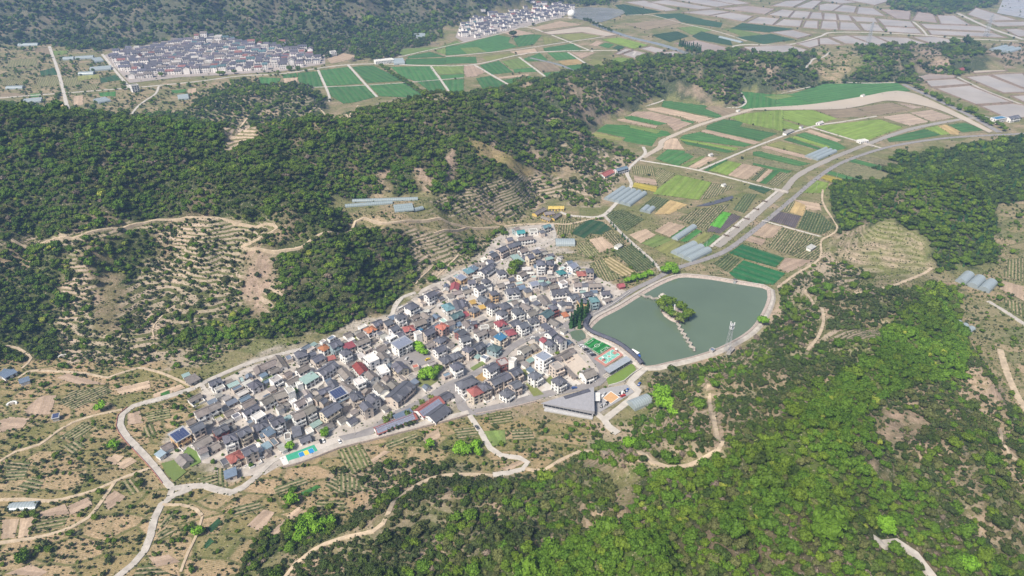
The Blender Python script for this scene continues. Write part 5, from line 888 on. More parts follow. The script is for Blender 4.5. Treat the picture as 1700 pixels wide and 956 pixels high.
HOUSES = [
 (250, 600, [(825, 300, 980, 235, 8, 2, 'g', 'd', 'w'), (535, 538, 700, 455, 6, 1, 'g', 'g', 'w'), (515, 272, 655, 200, 9, 1, 'm', 'g', 'g'), (450, 195, 540, 160, 4, 1, 'm', 'mint', 'w'), (1395, 340, 1540, 265, 10, 2, 'h', 'd', 'w'), (1290, 615, 1450, 535, 8, 1, 'g', 'g', 'w'), (1310, 715, 1500, 608, 7, 2, 'g', 'd', 'w'), (1450, 790, 1590, 710, 8, 2, 'f', 'w', 'w'), (630, 735, 800, 660, 10, 2, 'g', 'g', 'w'), (805, 658, 970, 585, 9, 2, 'g', 'g', 'w'), (1045, 738, 1155, 682, 8, 1, 'g', 'g', 'p'), (510, 855, 610, 808, 8, 1, 'g', 'g', 'g'), (1570, 570, 1700, 500, 9, 2, 'g', 'g', 'w'), (1368, 855, 1435, 820, 6, 1, 'f', 'b', 'g')]),
 (250, 690, [(310, 310, 505, 198, 12, 2, 'm', 's', 'y'), (562, 185, 725, 98, 9, 3, 'g', 'd', 'p'), (155, 452, 280, 385, 8, 1, 'g', 'g', 'w'), (97, 500, 165, 545, 5, 1, 'm', 'lb', 'w'), (890, 220, 1070, 132, 9, 2, 'g', 'd', 'm'), (1105, 165, 1180, 125, 9, 1, 'g', 'g', 'p'), (1220, 250, 1385, 162, 9, 3, 'g', 'd', 'c'), (1025, 322, 1210, 262, 9, 3, 'h', 'd', 'w'), (1465, 160, 1650, 75, 9, 2, 'h', 'd', 'p'), (1550, 260, 1720, 180, 6, 1, 'm', 'b', 'p'), (600, 418, 828, 295, 9, 1, 'g', 'g', 'w'), (660, 495, 780, 440, 7, 2, 'g', 'g', 'w'), (810, 465, 950, 385, 8, 1, 'g', 'g', 'p'), (420, 560, 515, 655, 9, 1, 'g', 'g', 'p'), (1095, 605, 1280, 512, 10, 2, 'h', 'r', 'c'), (1300, 508, 1478, 425, 9, 3, 'g', 'd', 'p'), (1025, 595, 1078, 670, 6, 1, 'f', 'd', 'g'), (1115, 745, 1130, 850, 8, 1, 'm', 'b', 'p'), (1600, 380, 1655, 445, 6, 1, 'm', 'lb', 'w'), (1470, 390, 1548, 500, 5, 1, 'f', 'w', 'w')]),
 (440, 640, [(0, 190, 120, 130, 9, 2, 'g', 'g', 'w'), (140, 135, 310, 80, 9, 2, 'g', 'g', 'p'), (320, 10, 375, 80, 6, 3, 'f', 'c', 'w'), (25, 430, 85, 395, 7, 1, 'h', 'd', 'w'), (80, 520, 245, 445, 9, 3, 'g', 'd', 'w'), (0, 670, 100, 610, 8, 2, 'm', 'b', 'p'), (160, 310, 235, 270, 8, 2, 'g', 'g', 'w'), (432, 255, 560, 183, 8, 2, 'g', 'g', 'w'), (580, 215, 650, 182, 5, 2, 'f', 'w', 'w'), (390, 425, 535, 365, 10, 3, 'g', 'g', 'w'), (550, 358, 678, 288, 10, 3, 'g', 'g', 'w'), (490, 760, 625, 705, 7, 1, 'g', 'd', 'w'), (600, 595, 650, 650, 5, 1, 'f', 'w', 'w'), (430, 560, 455, 700, 6, 1, 'm', 'd', 'g'), (755, 85, 915, 20, 7, 2, 'g', 'd', 'p'), (695, 180, 765, 132, 7, 2, 'g', 'g', 'p'), (785, 220, 855, 175, 7, 2, 'g', 'd', 'p'), (945, 135, 1120, 50, 11, 2, 'm', 's', 'w'), (1020, 200, 1155, 130, 6, 1, 'm', 'b', 'g'), (810, 390, 1025, 255, 10, 3, 'g', 'd', 'c'), (1065, 270, 1130, 232, 8, 2, 'g', 'g', 'p'), (830, 580, 935, 520, 10, 1, 'g', 'g', 'w'), (1035, 485, 1120, 438, 7, 1, 'g', 'g', 'w'), (1170, 505, 1265, 445, 7, 1, 'g', 'd', 'w'), (1210, 150, 1360, 100, 10, 3, 'h', 'd', 'p'), (1390, 235, 1460, 315, 8, 3, 'g', 'd', 'p'), (1475, 130, 1560, 200, 9, 3, 'g', 'd', 'w'), (1120, 0, 1230, 60, 8, 2, 'g', 'g', 'w'), (1350, 0, 1450, 60, 8, 1, 'g', 'g', 'p'), (1590, -20, 1670, 60, 8, 2, 'g', 'g', 'w')]),
 (410, 550, [(190, 500, 395, 412, 10, 1, 'g', 'g', 'w'), (150, 490, 190, 575, 8, 1, 'g', 'g', 'g'), (405, 345, 505, 500, 8, 1, 'g', 'g', 'w'), (325, 555, 435, 510, 7, 1, 'g', 'g', 'g'), (685, 320, 830, 272, 10, 3, 'h', 'd', 'g'), (875, 315, 950, 280, 7, 2, 'g', 'd', 'w'), (1040, 238, 1130, 182, 9, 2, 'h', 'o', 'w'), (1172, 190, 1308, 132, 10, 3, 'g', 'd', 't'), (925, 400, 1060, 328, 9, 2, 'g', 'd', 'p'), (1140, 375, 1235, 348, 5, 1, 'm', 'r', 'p'), (1370, 215, 1500, 165, 8, 2, 'm', 'k', 'p'), (1335, 302, 1440, 248, 9, 3, 'h', 'd', 'w'), (1380, 60, 1460, 20, 8, 1, 'g', 'g', 'w'), (1425, 125, 1505, 85, 5, 1, 'f', 'w', 'w'), (1530, 165, 1710, 90, 8, 2, 'g', 'g', 'w'), (1590, 250, 1700, 195, 7, 1, 'f', 'c', 'g'), (705, 555, 855, 475, 8, 2, 'g', 'g', 'w'), (785, 700, 960, 595, 9, 2, 'm', 'mint', 'w'), (1015, 580, 1235, 435, 11, 2, 'g', 'd', 'w'), (525, 605, 605, 560, 6, 1, 'g', 'g', 'p'), (340, 690, 465, 625, 8, 2, 'f', 'c', 'w'), (560, 720, 720, 635, 7, 2, 'g', 'g', 'w'), (720, 700, 750, 740, 5, 2, 'f', 'w', 'w'), (1550, 445, 1655, 570, 9, 2, 'g', 'r2', 'w'), (1335, 520, 1440, 640, 8, 2, 'g', 'g', 'w'), (1530, 710, 1650, 660, 9, 3, 'f', 'w', 'w'), (1185, 690, 1245, 785, 8, 2, 'g', 'd', 'w'), (1350, 715, 1470, 815, 8, 2, 'g', 'g', 'w'), (1600, 790, 1690, 770, 8, 1, 'g', 'g', 'p')]),
 (600, 600, [(95, 140, 180, 220, 8, 2, 'g', 'g', 'w'), (265, 45, 340, 150, 9, 2, 'f', 'w', 'w'), (490, 15, 590, 110, 11, 2, 'g', 'd', 'c'), (325, 190, 390, 240, 7, 1, 'g', 'g', 'g'), (225, 305, 325, 395, 9, 2, 'g', 'g', 'w'), (415, 285, 485, 345, 8, 1, 'g', 'g', 'p'), (420, 520, 670, 300, 14, 2, 'g', 'd', 'p'), (315, 440, 370, 510, 8, 1, 'm', 'w', 'g'), (1100, 515, 1245, 440, 9, 1, 'g', 'd', 'w'), (480, 790, 710, 690, 7, 1, 'm', 'b', 'g'), (1365, 325, 1605, 220, 11, 3, 'h', 'd', 'w'), (1280, 70, 1400, 20, 10, 3, 'h', 'd', 'w'), (720, 70, 800, 45, 5, 1, 'f', 'r3', 'p')]),
 (570, 500, [(900, 80, 1020, 20, 11, 3, 'h', 'd', 'w'), (745, 215, 860, 175, 9, 3, 'h', 'd', 'w'), (420, 315, 530, 265, 9, 2, 'g', 'd', 'p'), (575, 305, 670, 262, 9, 2, 'g', 'd', 'p'), (315, 405, 435, 352, 9, 2, 'h', 'o', 'w'), (220, 368, 320, 322, 5, 1, 'f', 'w', 'w'), (15, 465, 100, 428, 6, 1, 'g', 'g', 'w'), (270, 680, 370, 630, 8, 1, 'f', 'c', 'p'), (340, 740, 440, 830, 10, 3, 'f', 'w', 'w'), (460, 695, 575, 620, 9, 2, 'g', 'g', 'w'), (525, 720, 590, 800, 8, 2, 'g', 'g', 'w'), (585, 725, 650, 700, 5, 1, 'f', 'w', 'w'), (665, 390, 765, 342, 8, 2, 'g', 'd', 'w'), (850, 380, 995, 350, 9, 3, 'h', 'r', 'p'), (765, 475, 880, 425, 9, 2, 'g', 'd', 'w'), (625, 515, 712, 462, 7, 2, 'f', 'w', 'w'), (580, 590, 650, 550, 6, 1, 'f', 'd', 'g'), (1000, 305, 1145, 255, 10, 2, 'g', 'g', 'g'), (1130, 160, 1215, 225, 8, 2, 'g', 'g', 'w'), (1345, 365, 1440, 305, 10, 3, 'h', 'r3', 'k'), (1440, 20, 1520, 100, 10, 2, 'h', 't', 'w'), (1520, 215, 1665, 150, 9, 2, 'g', 'd2', 'g'), (1135, 445, 1255, 385, 9, 3, 'g', 'd', 'p'), (1010, 450, 1090, 420, 6, 3, 'f', 'c', 'w'), (1610, 450, 1700, 400, 9, 2, 'g', 'd', 'm'), (1470, 310, 1550, 275, 7, 2, 'g', 'g', 'w'), (1160, 625, 1305, 550, 7, 1, 'g', 'g', 'w'), (1320, 555, 1400, 500, 9, 2, 'h', 'd', 'p'), (1400, 490, 1460, 530, 6, 1, 'g', 'd', 'p'), (1295, 688, 1425, 625, 9, 2, 'g', 'd', 'w'), (1385, 830, 1515, 770, 10, 2, 'h', 'd', 'p'), (1520, 775, 1655, 720, 9, 2, 'h', 'd', 'p'), (1045, 395, 1090, 370, 5, 1, 'm', 'B', 'w')]),
 (750, 590, [(260, 510, 400, 450, 11, 3, 'h', 'r', 'c'), (395, 450, 525, 395, 11, 3, 'h', 'd', 'p'), (555, 370, 665, 316, 11, 3, 'g', 'd', 'p'), (685, 312, 795, 255, 10, 3, 'g', 'd', 'p'), (835, 240, 955, 180, 10, 3, 'g', 'd', 'p'), (845, 420, 955, 365, 9, 3, 'g', 'd', 'p'), (720, 545, 835, 470, 9, 2, 'h', 'd', 'w'), (490, 190, 615, 115, 10, 3, 'g', 'd', 'w'), (660, 100, 780, 60, 10, 2, 'f', 'c', 'm'), (820, 40, 900, 60, 8, 3, 'f', 'w', 'w'), (1120, 290, 1225, 230, 9, 3, 'h', 'd', 'w'), (1455, 365, 1575, 305, 10, 3, 'h', 'd', 'w')]),
 (870, 560, [(215, 290, 345, 215, 12, 4, 'f', 'b2', 'w'), (400, 410, 520, 360, 10, 3, 'f', 'c', 'p'), (300, 440, 370, 400, 6, 1, 'f', 'b', 'w'), (420, 305, 500, 265, 9, 1, 'g', 'g', 'w'), (525, 260, 625, 205, 9, 1, 'g', 'g', 'p'), (620, 190, 695, 160, 9, 1, 'g', 'g', 'w'), (335, 30, 410, 90, 8, 3, 'g', 'd', 'w'), (260, 0, 315, 45, 8, 3, 'g', 'k', 'w'), (575, 400, 720, 550, 3, 1, 'm', 'g', 'p')]),
 (750, 490, [(60, 60, 110, 190, 7, 2, 'g', 'd', 'w'), (150, 60, 190, 150, 6, 2, 'g', 'd', 'p'), (265, 95, 335, 75, 6, 1, 'm', 'y', 'p'), (395, 165, 460, 145, 6, 1, 'm', 'y', 'p'), (270, 210, 350, 165, 9, 2, 'h', 'd', 'y'), (160, 270, 225, 245, 7, 1, 'm', 'k', 'p'), (400, 15, 500, 70, 9, 2, 'g', 'd', 'g'), (530, 150, 610, 110, 9, 3, 'h', 'd', 'w'), (690, 150, 810, 110, 11, 3, 'h', 'd', 'p'), (660, 250, 750, 205, 9, 3, 'h', 'd', 'w'), (870, 225, 1000, 190, 11, 3, 'h', 'd', 'w'), (840, 100, 910, 70, 8, 2, 'g', 'g', 'w'), (1000, 120, 1110, 175, 8, 1, 'g', 'g', 'w'), (1010, 60, 1070, 40, 7, 2, 'g', 'd', 'w'), (1070, 260, 1175, 215, 9, 2, 'g', 'g', 'w'), (1090, 350, 1215, 320, 9, 2, 'h', 'd', 'w'), (630, 395, 750, 355, 10, 2, 'h', 'k', 'w'), (510, 400, 590, 370, 8, 1, 'g', 'g', 'p'), (825, 405, 940, 350, 9, 2, 'g', 'd', 'p'), (950, 430, 1060, 385, 9, 3, 'g', 'd', 'w'), (780, 520, 890, 490, 10, 2, 'h', 'k', 'p'), (640, 605, 730, 548, 8, 3, 'm', 'B', 'c'), (190, 360, 260, 430, 8, 2, 'g', 'g', 'w'), (290, 370, 350, 360, 7, 2, 'g', 'd', 'm'), (125, 610, 240, 575, 9, 3, 'g', 'd', 'w'), (345, 545, 470, 490, 8, 2, 'g', 'g', 'w'), (520, 530, 600, 490, 8, 1, 'g', 'g', 'g'), (190, 770, 260, 715, 9, 3, 'h', 'd', 'p'), (320, 745, 430, 670, 9, 2, 'g', 'd', 'g'), (560, 760, 640, 690, 11, 2, 'h', 'd2', 't'), (1280, 285, 1395, 210, 10, 2, 'g', 'd2', 'p'), (1395, 165, 1475, 135, 9, 3, 'h', 'd', 'm'), (1400, 340, 1510, 400, 9, 1, 'g', 'g', 'w'), (1575, 235, 1620, 290, 5, 1, 'm', 'o', 'w'), (1290, 395, 1365, 465, 6, 1, 'm', 'd', 'g'), (1520, 105, 1600, 80, 9, 2, 'h', 'd', 'w'), (1620, 100, 1690, 100, 8, 2, 'h', 'd', 'p'), (1360, 540, 1430, 490, 9, 3, 'g', 'd', 'w'), (1495, 575, 1580, 640, 8, 3, 'g', 'd', 'w'), (970, 780, 1080, 720, 9, 2, 'g', 'g', 'w'), (1150, 690, 1210, 750, 7, 1, 'g', 'g', 'p'), (910, 870, 1000, 850, 8, 1, 'g', 'g', 'g'), (1270, 0, 1360, 120, 9, 1, 'g', 'g', 'w'), (1190, 160, 1240, 195, 7, 1, 'g', 'c', 'w')]),
 (690, 410, [(150, 680, 265, 625, 9, 3, 'g', 'd', 'w'), (560, 500, 545, 590, 9, 1, 'g', 'k', 'p'), (595, 440, 680, 395, 9, 2, 'm', 's2', 'y'), (700, 345, 790, 310, 9, 2, 'm', 't', 'p'), (790, 305, 850, 270, 8, 2, 'm', 'b', 'p'), (920, 350, 1075, 245, 10, 2, 'g', 'd', 'w'), (1010, 200, 1080, 180, 8, 2, 'g', 'd', 'w'), (1050, 120, 1130, 80, 9, 2, 'g', 'd', 'p'), (740, 480, 835, 470, 9, 2, 'g', 'd', 'w'), (950, 475, 1035, 445, 9, 3, 'h', 'd', 'w'), (850, 575, 945, 530, 8, 3, 'g', 'd', 'w'), (520, 640, 640, 610, 7, 1, 'g', 'g', 'w'), (670, 630, 780, 600, 6, 1, 'g', 'g', 'w'), (990, 565, 1078, 562, 6, 1, 'f', 'w', 'w'), (1160, 345, 1260, 325, 9, 2, 'h', 'd', 'w'), (1060, 640, 1150, 620, 9, 3, 'h', 'd', 'y'), (1290, 610, 1460, 590, 12, 3, 'h', 'd', 'w'), (1150, 540, 1235, 515, 8, 1, 'g', 'g', 'p'), (1310, 450, 1380, 430, 7, 1, 'g', 'd', 'p'), (1460, 390, 1540, 350, 8, 2, 'g', 'g', 'w'), (1380, 100, 1495, 210, 8, 1, 'm', 'mint', 'g'), (1535, 600, 1620, 580, 8, 2, 'h', 'd', 'c')]),
 (850, 400, [(215, 215, 290, 190, 9, 3, 'g', 'd', 'c'), (305, 140, 385, 120, 9, 3, 'h', 'd', 'c'), (350, 295, 465, 290, 10, 4, 'h', 'd', 'w'), (485, 290, 590, 295, 10, 3, 'h', 'd', 'p'), (650, 435, 740, 410, 9, 2, 'h', 'T', 'w'), (815, 360, 900, 315, 9, 2, 'g', 's2', 'w'), (920, 445, 1040, 440, 10, 2, 'h', 'r', 'c'), (1050, 400, 1150, 400, 10, 3, 'h', 'd', 'p'), (255, 600, 360, 575, 9, 2, 'g', 's2', 'w'), (410, 600, 480, 575, 10, 2, 'h', 'd3', 'g'), (875, 605, 980, 600, 8, 2, 'g', 'g', 'w'), (990, 605, 1068, 600, 9, 2, 'g', 'd', 'w'), (1085, 612, 1255, 605, 8, 2, 'g', 'g', 'p'), (555, 715, 790, 690, 12, 2, 'g', 'd', 'w'), (815, 785, 915, 750, 9, 2, 'g', 'd', 'w'), (1010, 745, 1125, 720, 8, 2, 'g', 'd', 'w'), (940, 830, 1050, 815, 10, 3, 'h', 'd', 'y'), (1105, 815, 1215, 800, 10, 3, 'h', 't', 't'), (1260, 720, 1375, 710, 8, 2, 'g', 'd', 'w'), (1500, 615, 1575, 600, 8, 1, 'g', 'k', 'm'), (520, 640, 640, 610, 8, 1, 'g', 'g', 'p'), (680, 590, 760, 560, 7, 2, 'f', 'c', 'w'), (650, 520, 730, 505, 7, 1, 'g', 'g', 'p'), (870, 545, 930, 530, 7, 1, 'g', 'g', 'p'), (1300, 830, 1380, 800, 6, 1, 'g', 'g', 'w')]),
 (800, 330, [(860, 385, 958, 360, 8, 2, 'g', 't', 'g'), (490, 460, 595, 445, 9, 2, 'g', 'T', 'w'), (450, 425, 520, 405, 8, 2, 'g', 'g', 't'), (670, 440, 780, 430, 9, 1, 'f', 'c', 'w'), (820, 450, 880, 440, 9, 2, 'h', 'd', 'p'), (350, 560, 425, 545, 9, 2, 'g', 'd', 'p'), (510, 560, 715, 530, 8, 2, 'g', 'g', 'w'), (360, 660, 445, 633, 9, 3, 'g', 'd', 'p'), (455, 630, 530, 605, 9, 3, 'g', 'd', 'p'), (230, 720, 330, 670, 9, 3, 'g', 'd', 'p'), (530, 730, 630, 695, 8, 2, 'g', 'g', 'w'), (460, 775, 540, 760, 6, 1, 'g', 'g', 'p')]),
]
for ox, oy, L in HOUSES:
    for h_ in L:
        x1, y1, x2, y2, W, st, kd, rf, wl = h_
        house(ox + x1 / 8.5, oy + y1 / 8.5, ox + x2 / 8.5, oy + y2 / 8.5, W, st, kd, rf, wl)
# the school, temple and long sheds
def T8(ox, oy, a, b_, *r, **k): return house(ox + a[0] / 8.5, oy + a[1] / 8.5, ox + b_[0] / 8.5, oy + b_[1] / 8.5, *r, **k)
T8(570, 500, (725, 625), (920, 525), 12, 3, 'm', 's2', 'w', name='school', label='large white three storey school with pale blue panel roof facing the tarmac yard', cat='school', yardwall=False)
T8(870, 560, (830, 520), (980, 460), 11, 2, 'g', 'g', 'w', name='ancestral_hall', label='white ancestral hall with grey tiled roof at the corner of the beige square', cat='hall', yardwall=False)
T8(600, 600, (800, 720), (1100, 520), 13, 1, 'g', 'r', 'w', name='workshop_shed', label='workshop shed with red ridge strip and pale panels beside the street', cat='shed', yardwall=False, panels=True)
T8(600, 600, (960, 790), (1175, 630), 14, 1, 'g', 'd', 'w', name='workshop_shed', label='broad dark slate roofed workshop beside the red striped shed', cat='shed', yardwall=False)
T8(600, 600, (200, 960), (755, 745), 9, 1, 'g', 'r', 'w', name='workshop_shed', label='long narrow shed with red roof above the retaining wall', cat='shed', yardwall=False, panels=True)
T8(800, 330, (940, 110), (1155, 110), 8, 1, 'g', 'Y', 'Y', name='temple_hall', label='golden yellow temple hall against the hillside', cat='temple', yardwall=False)
T8(800, 330, (740, 200), (880, 125), 8, 1, 'g', 'g', 'Y', name='temple_hall', label='grey roofed yellow temple wing standing apart on the slope side', cat='temple', yardwall=False)
T8(800, 330, (850, 240), (975, 285), 6, 1, 'g', 'g', 'Y', name='temple_hall', label='front range of the yellow walled temple courtyard', cat='temple', yardwall=False)
T8(800, 330, (1000, 262), (1090, 200), 6, 1, 'g', 'g', 'Y', name='temple_hall', label='side range of the yellow walled temple courtyard', cat='temple', yardwall=False)
T8(800, 330, (880, 195), (1010, 180), 8, 1, 'g', 'g', 'Y', name='temple_hall', label='rear range of the yellow walled temple courtyard', cat='temple', yardwall=False)
for (u1, v1, u2, v2, W, st, kd, rf, wl, lb) in [
    (999, 290, 1016, 282, 12, 1, 'g', 'r', 'w', 'red striped roof farm building beside the white field road'), (1022, 281, 1040, 276, 9, 2, 'g', 'b', 'w', 'blue grey roofed farmhouse at the bend of the white field road'), (1, 622, 12, 612, 6, 1, 'm', 'b', 'g', 'dark blue roofed shed under the scrub slope'), (4, 624, 24, 614, 6, 1, 'm', 'b', 'w', 'long blue roofed shed under the scrub slope'),
    (32, 632, 47, 627, 6, 1, 'm', 'b', 'w', 'small blue roofed shed beside the dirt track'), (87, 690, 96, 688, 5, 1, 'm', 's', 'g', 'tiny dark roofed pump house by the ditch'), (1023, 408, 1030, 404, 6, 1, 'g', 'w', 'w', 'tiny white farm hut between the plots'),
    (1358, 203, 1365, 201, 8, 1, 'g', 'w', 'w', 'white farm hut beside the straight white road'), (1303, 220, 1316, 214, 7, 1, 'm', 'c', 'w', 'grey and white farm shed on the straight white road'), (1426, 233, 1439, 231, 10, 1, 'f', 'w', 'w', 'white pump station beside the canal bridge'), (1329, 209, 1332, 208, 5, 1, 'g', 'c', 'w', 'tiny grey farm hut in the yellow green meadow'),
    (1200, 305, 1203, 304, 5, 1, 'g', 'w', 'w', 'tiny white hut among the planted rows'), (1343, 411, 1351, 406, 6, 1, 'm', 'w', 'w', 'white shelter among the planted rows'), (1431, 157, 1434, 156, 6, 1, 'g', 'w', 'w', 'small white hut at the edge of the dark green field'), (1590, 116, 1598, 113, 14, 1, 'g', 'k', 'w', 'crimson roofed building by the pale fish pond'), (1650, 196, 1668, 193, 12, 2, 'f', 'B', 'w', 'white and blue building where the canal meets the river'), (1674, 195, 1690, 192, 12, 2, 'g', 'd', 'w', 'dark roofed building where the canal meets the river'),
    (622, 100, 652, 97, 18, 2, 'f', 'w', 'w', 'long white factory beside the far green fields'), (216, 141, 228, 139, 14, 4, 'f', 'c', 'w', 'lone white block at the corner of the far crossroads'), (548, 85, 557, 84, 12, 3, 'f', 'c', 'w', 'lone white house between the far village and the factory'), (1224, 182, 1227, 181, 5, 1, 'g', 'w', 'w', 'small white hut where the stream meets the fields'), (1210, 583, 1217, 576, 4, 1, 'f', 'c', 'g', 'small grey equipment hut at the foot of the mast'), (1181, 580, 1185, 577, 4, 1, 'f', 'b', 'g', 'small grey kiosk on the pond bank'), (1178, 255, 1182, 254, 5, 1, 'g', 'w', 'w', 'tiny white pump hut beside the straight white road')]:
    house(u1, v1, u2, v2, W, st, kd, rf, wl, name='farm_building', label=lb, cat='building', yardwall=False)

# small lean-to sheds that fill the gaps between the houses
vp = [G(*p) for p in [(350, 655), (430, 612), (560, 560), (640, 530), (700, 492), (790, 445), (830, 410), (900, 415), (990, 460), (1000, 490), (940, 530), (940, 560), (960, 600), (860, 655), (780, 670), (740, 655), (700, 660), (640, 690), (560, 715), (470, 750), (400, 770), (330, 740), (350, 690)]]
KEEP = [[G(*p) for p in q] for q in ([(934, 599), (957, 586), (979, 609), (957, 625)], [(640, 600), (668, 580), (700, 572), (725, 598), (690, 615)], [(690, 640), (700, 608), (728, 608), (730, 645)], [(830, 456), (842, 420), (870, 420), (870, 460)])]
LANES = [[G(*p) for p in q] for q in ([(545, 734), (624, 712), (650, 692), (700, 668), (745, 640), (826, 602), (868, 566), (936, 540), (984, 522), (1050, 482)], [(750, 640), (778, 685), (900, 656), (992, 636), (1003, 622), (975, 582), (940, 537)], [(916, 372), (920, 395), (882, 408), (846, 432), (824, 462), (820, 480)])]
cnt = 0
for _ in range(14000):
    x = random.uniform(min(p[0] for p in vp), max(p[0] for p in vp)); y = random.uniform(min(p[1] for p in vp), max(p[1] for p in vp))
    if not inpoly(np.array([x]), np.array([y]), vp)[0]: continue
    if any(inpoly(np.array([x]), np.array([y]), k)[0] for k in KEEP): continue
    if min(float(segdist(np.array([x]), np.array([y]), k)[0]) for k in LANES) < 7: continue
    L_ = random.uniform(3.2, 7.0); W_ = random.uniform(3.6, 6.0)
    ok = True
    for (cx, cy, r_, l_, w_, rz_) in used:
        dx, dy = x - cx, y - cy; lx = dx * math.cos(rz_) + dy * math.sin(rz_); ly = -dx * math.sin(rz_) + dy * math.cos(rz_)
        if abs(lx) < l_ / 2 + L_ / 2 + .5 and abs(ly) < w_ / 2 + W_ / 2 + .5: ok = False; break
    if not ok: continue
    near = min(used, key=lambda q: (q[0] - x) ** 2 + (q[1] - y) ** 2); rz = near[5]
    u, v = proj(x + math.cos(rz) * L_ / 2, y + math.sin(rz) * L_ / 2, 3.65); u0, v0 = proj(x - math.cos(rz) * L_ / 2, y - math.sin(rz) * L_ / 2, 3.65)
    house(float(u0), float(v0), float(u), float(v), W_, 1, random.choice('gmf'), random.choice(['g', 'g', 'd', 'b', 'c', 'c', 'w', 'mint', 'd3']), random.choice(['w', 'g', 'p']), name='shed', cat='shed', yardwall=False)
    cnt += 1
    if cnt > 190: break

# ---------------------------------------------------------------- far villages
M['fwall'] = m_plain('far_house_wall', (.76, .72, .70), .85, .3, .06)
def far_house_mesh(L, W, st, gable):
    mb = MB(); e = st * 3.1; mb.box(-L / 2, L / 2, -W / 2, W / 2, 0, e, 1)
    if gable:
        rm, h = roof_gable(L, W, R(27)); mb.add([(a, b_, c + e) for a, b_, c in rm.v], rm.f, 0)
        mb.add([(-L / 2, -W / 2, e), (-L / 2, W / 2, e), (-L / 2, 0, e + h)], [(2, 1, 0)], 1); mb.add([(L / 2, -W / 2, e), (L / 2, W / 2, e), (L / 2, 0, e + h)], [(0, 1, 2)], 1)
    else: mb.box(-L / 2 - .1, L / 2 + .1, -W / 2 - .1, W / 2 + .1, e, e + .5, 0)
    n_ = max(2, int(L / 3.5))
    for s in range(st):
        for i in range(n_):
            xx = -L / 2 + L * (i + .5) / n_
            mb.add([(xx - .8, -W / 2 - .05, s * 3.1 + 1), (xx + .8, -W / 2 - .05, s * 3.1 + 1), (xx + .8, -W / 2 - .05, s * 3.1 + 2.5), (xx - .8, -W / 2 - .05, s * 3.1 + 2.5)], [(0, 1, 2, 3)], 2)
    return mb.mesh('far_house', [M['roof'], M['fwall'], M['glass']])
FH = [far_house_mesh(random.uniform(9, 15), random.uniform(8, 10.5), random.choice([2, 2, 3]), random.random() < .8) for _ in range(14)]
FCOL = [(.12, .12, .16), (.14, .135, .175), (.19, .165, .19), (.24, .21, .20), (.12, .12, .16), (.26, .12, .11), (.10, .17, .19), (.45, .43, .41), (.14, .12, .15)]
def far_village(poly, sp, rot, limit, where, groupname):
    P = [G(*p) for p in poly]; xs = [p[0] for p in P]; ys = [p[1] for p in P]; c = []
    cx, cy = sum(xs) / len(xs), sum(ys) / len(ys); Rr = max(max(xs) - min(xs), max(ys) - min(ys))
    n_ = int(Rr / sp) + 2
    for i in range(-n_, n_):
        for j in range(-n_, n_):
            a = i * sp + random.uniform(-.12, .12) * sp; b_ = j * sp * 1.12 + random.uniform(-.15, .15) * sp
            x = cx + a * math.cos(rot) - b_ * math.sin(rot); y = cy + a * math.sin(rot) + b_ * math.cos(rot)
            if inpoly(np.array([x]), np.array([y]), P)[0] and random.random() < .93: c.append((x, y))
    random.shuffle(c); rest = c[limit:]
    for x, y in c[:limit]:
        k = random.randrange(len(FCOL)); rw = ['dark slate', 'dark slate', 'purple grey', 'brown grey', 'dark slate', 'red', 'teal', 'pale flat', 'purple grey'][k]
        q_ = random.uniform(.8, 1.2)
        o = obj('distant_house', FH[random.randrange(14)], None, (x, y, float(zat(x, y)) - .2), rot + random.uniform(-.1, .1) + (math.pi / 2 if random.random() < .12 else 0), tuple(v * q_ for v in FCOL[k]))
        s = random.uniform(.85, 1.1); o.scale = (s, s, random.uniform(.85, 1.15))
        tag(o, f'small house with {rw} roof packed into {where}', 'house', f'{rw} {groupname}')
    return rest
sheet('village_pavement', [G(*p) for p in [(172, 92), (200, 82), (300, 66), (400, 66), (470, 74), (540, 92), (540, 106), (470, 118), (380, 124), (300, 128), (215, 138)]], M['flat_roof'], 'pale paved lanes of the far valley village', (.34, .30, .28), 0.05)
r1 = far_village([(176, 94), (205, 86), (250, 78), (300, 68), (380, 66), (430, 76), (480, 76), (520, 88), (536, 104), (470, 114), (400, 120), (300, 124), (222, 132)], 14.5, R(12), 225, 'the far valley village', 'roofed houses of the far valley village')
sheet('village_pavement', [G(*p) for p in [(756, 62), (764, 40), (800, 28), (870, 18), (880, 6), (930, 8), (956, 16), (930, 30), (870, 44), (770, 70)]], M['flat_roof'], 'pale paved lanes of the farthest village', (.34, .30, .28), 0.05)
r2 = far_village([(760, 60), (768, 40), (800, 30), (870, 20), (884, 6), (925, 8), (952, 15), (925, 30), (870, 42), (780, 66)], 17, R(30), 75, 'the farthest village beside the white dome', 'roofed houses of the farthest village')
mb = MB(); k = 0
for x, y in r1 + r2:
    me = FH[random.randrange(14)]; z = float(zat(x, y)) - .2; a = R(20) + random.uniform(-.15, .15)
    mb.add([(x + v.co.x * math.cos(a) - v.co.y * math.sin(a), y + v.co.x * math.sin(a) + v.co.y * math.cos(a), z + v.co.z) for v in me.vertices], [tuple(p.vertices) for p in me.polygons], 0)
    mb.m[-len(me.polygons):] = [p.material_index for p in me.polygons]
if mb.v:
    o = mb.build('distant_houses', [M['roof'], M['fwall'], M['glass']], None, None, 0, (.12, .115, .14))
    tag(o, 'remaining tiny houses of the two far villages, read as one mass', 'houses', None, 'stuff')

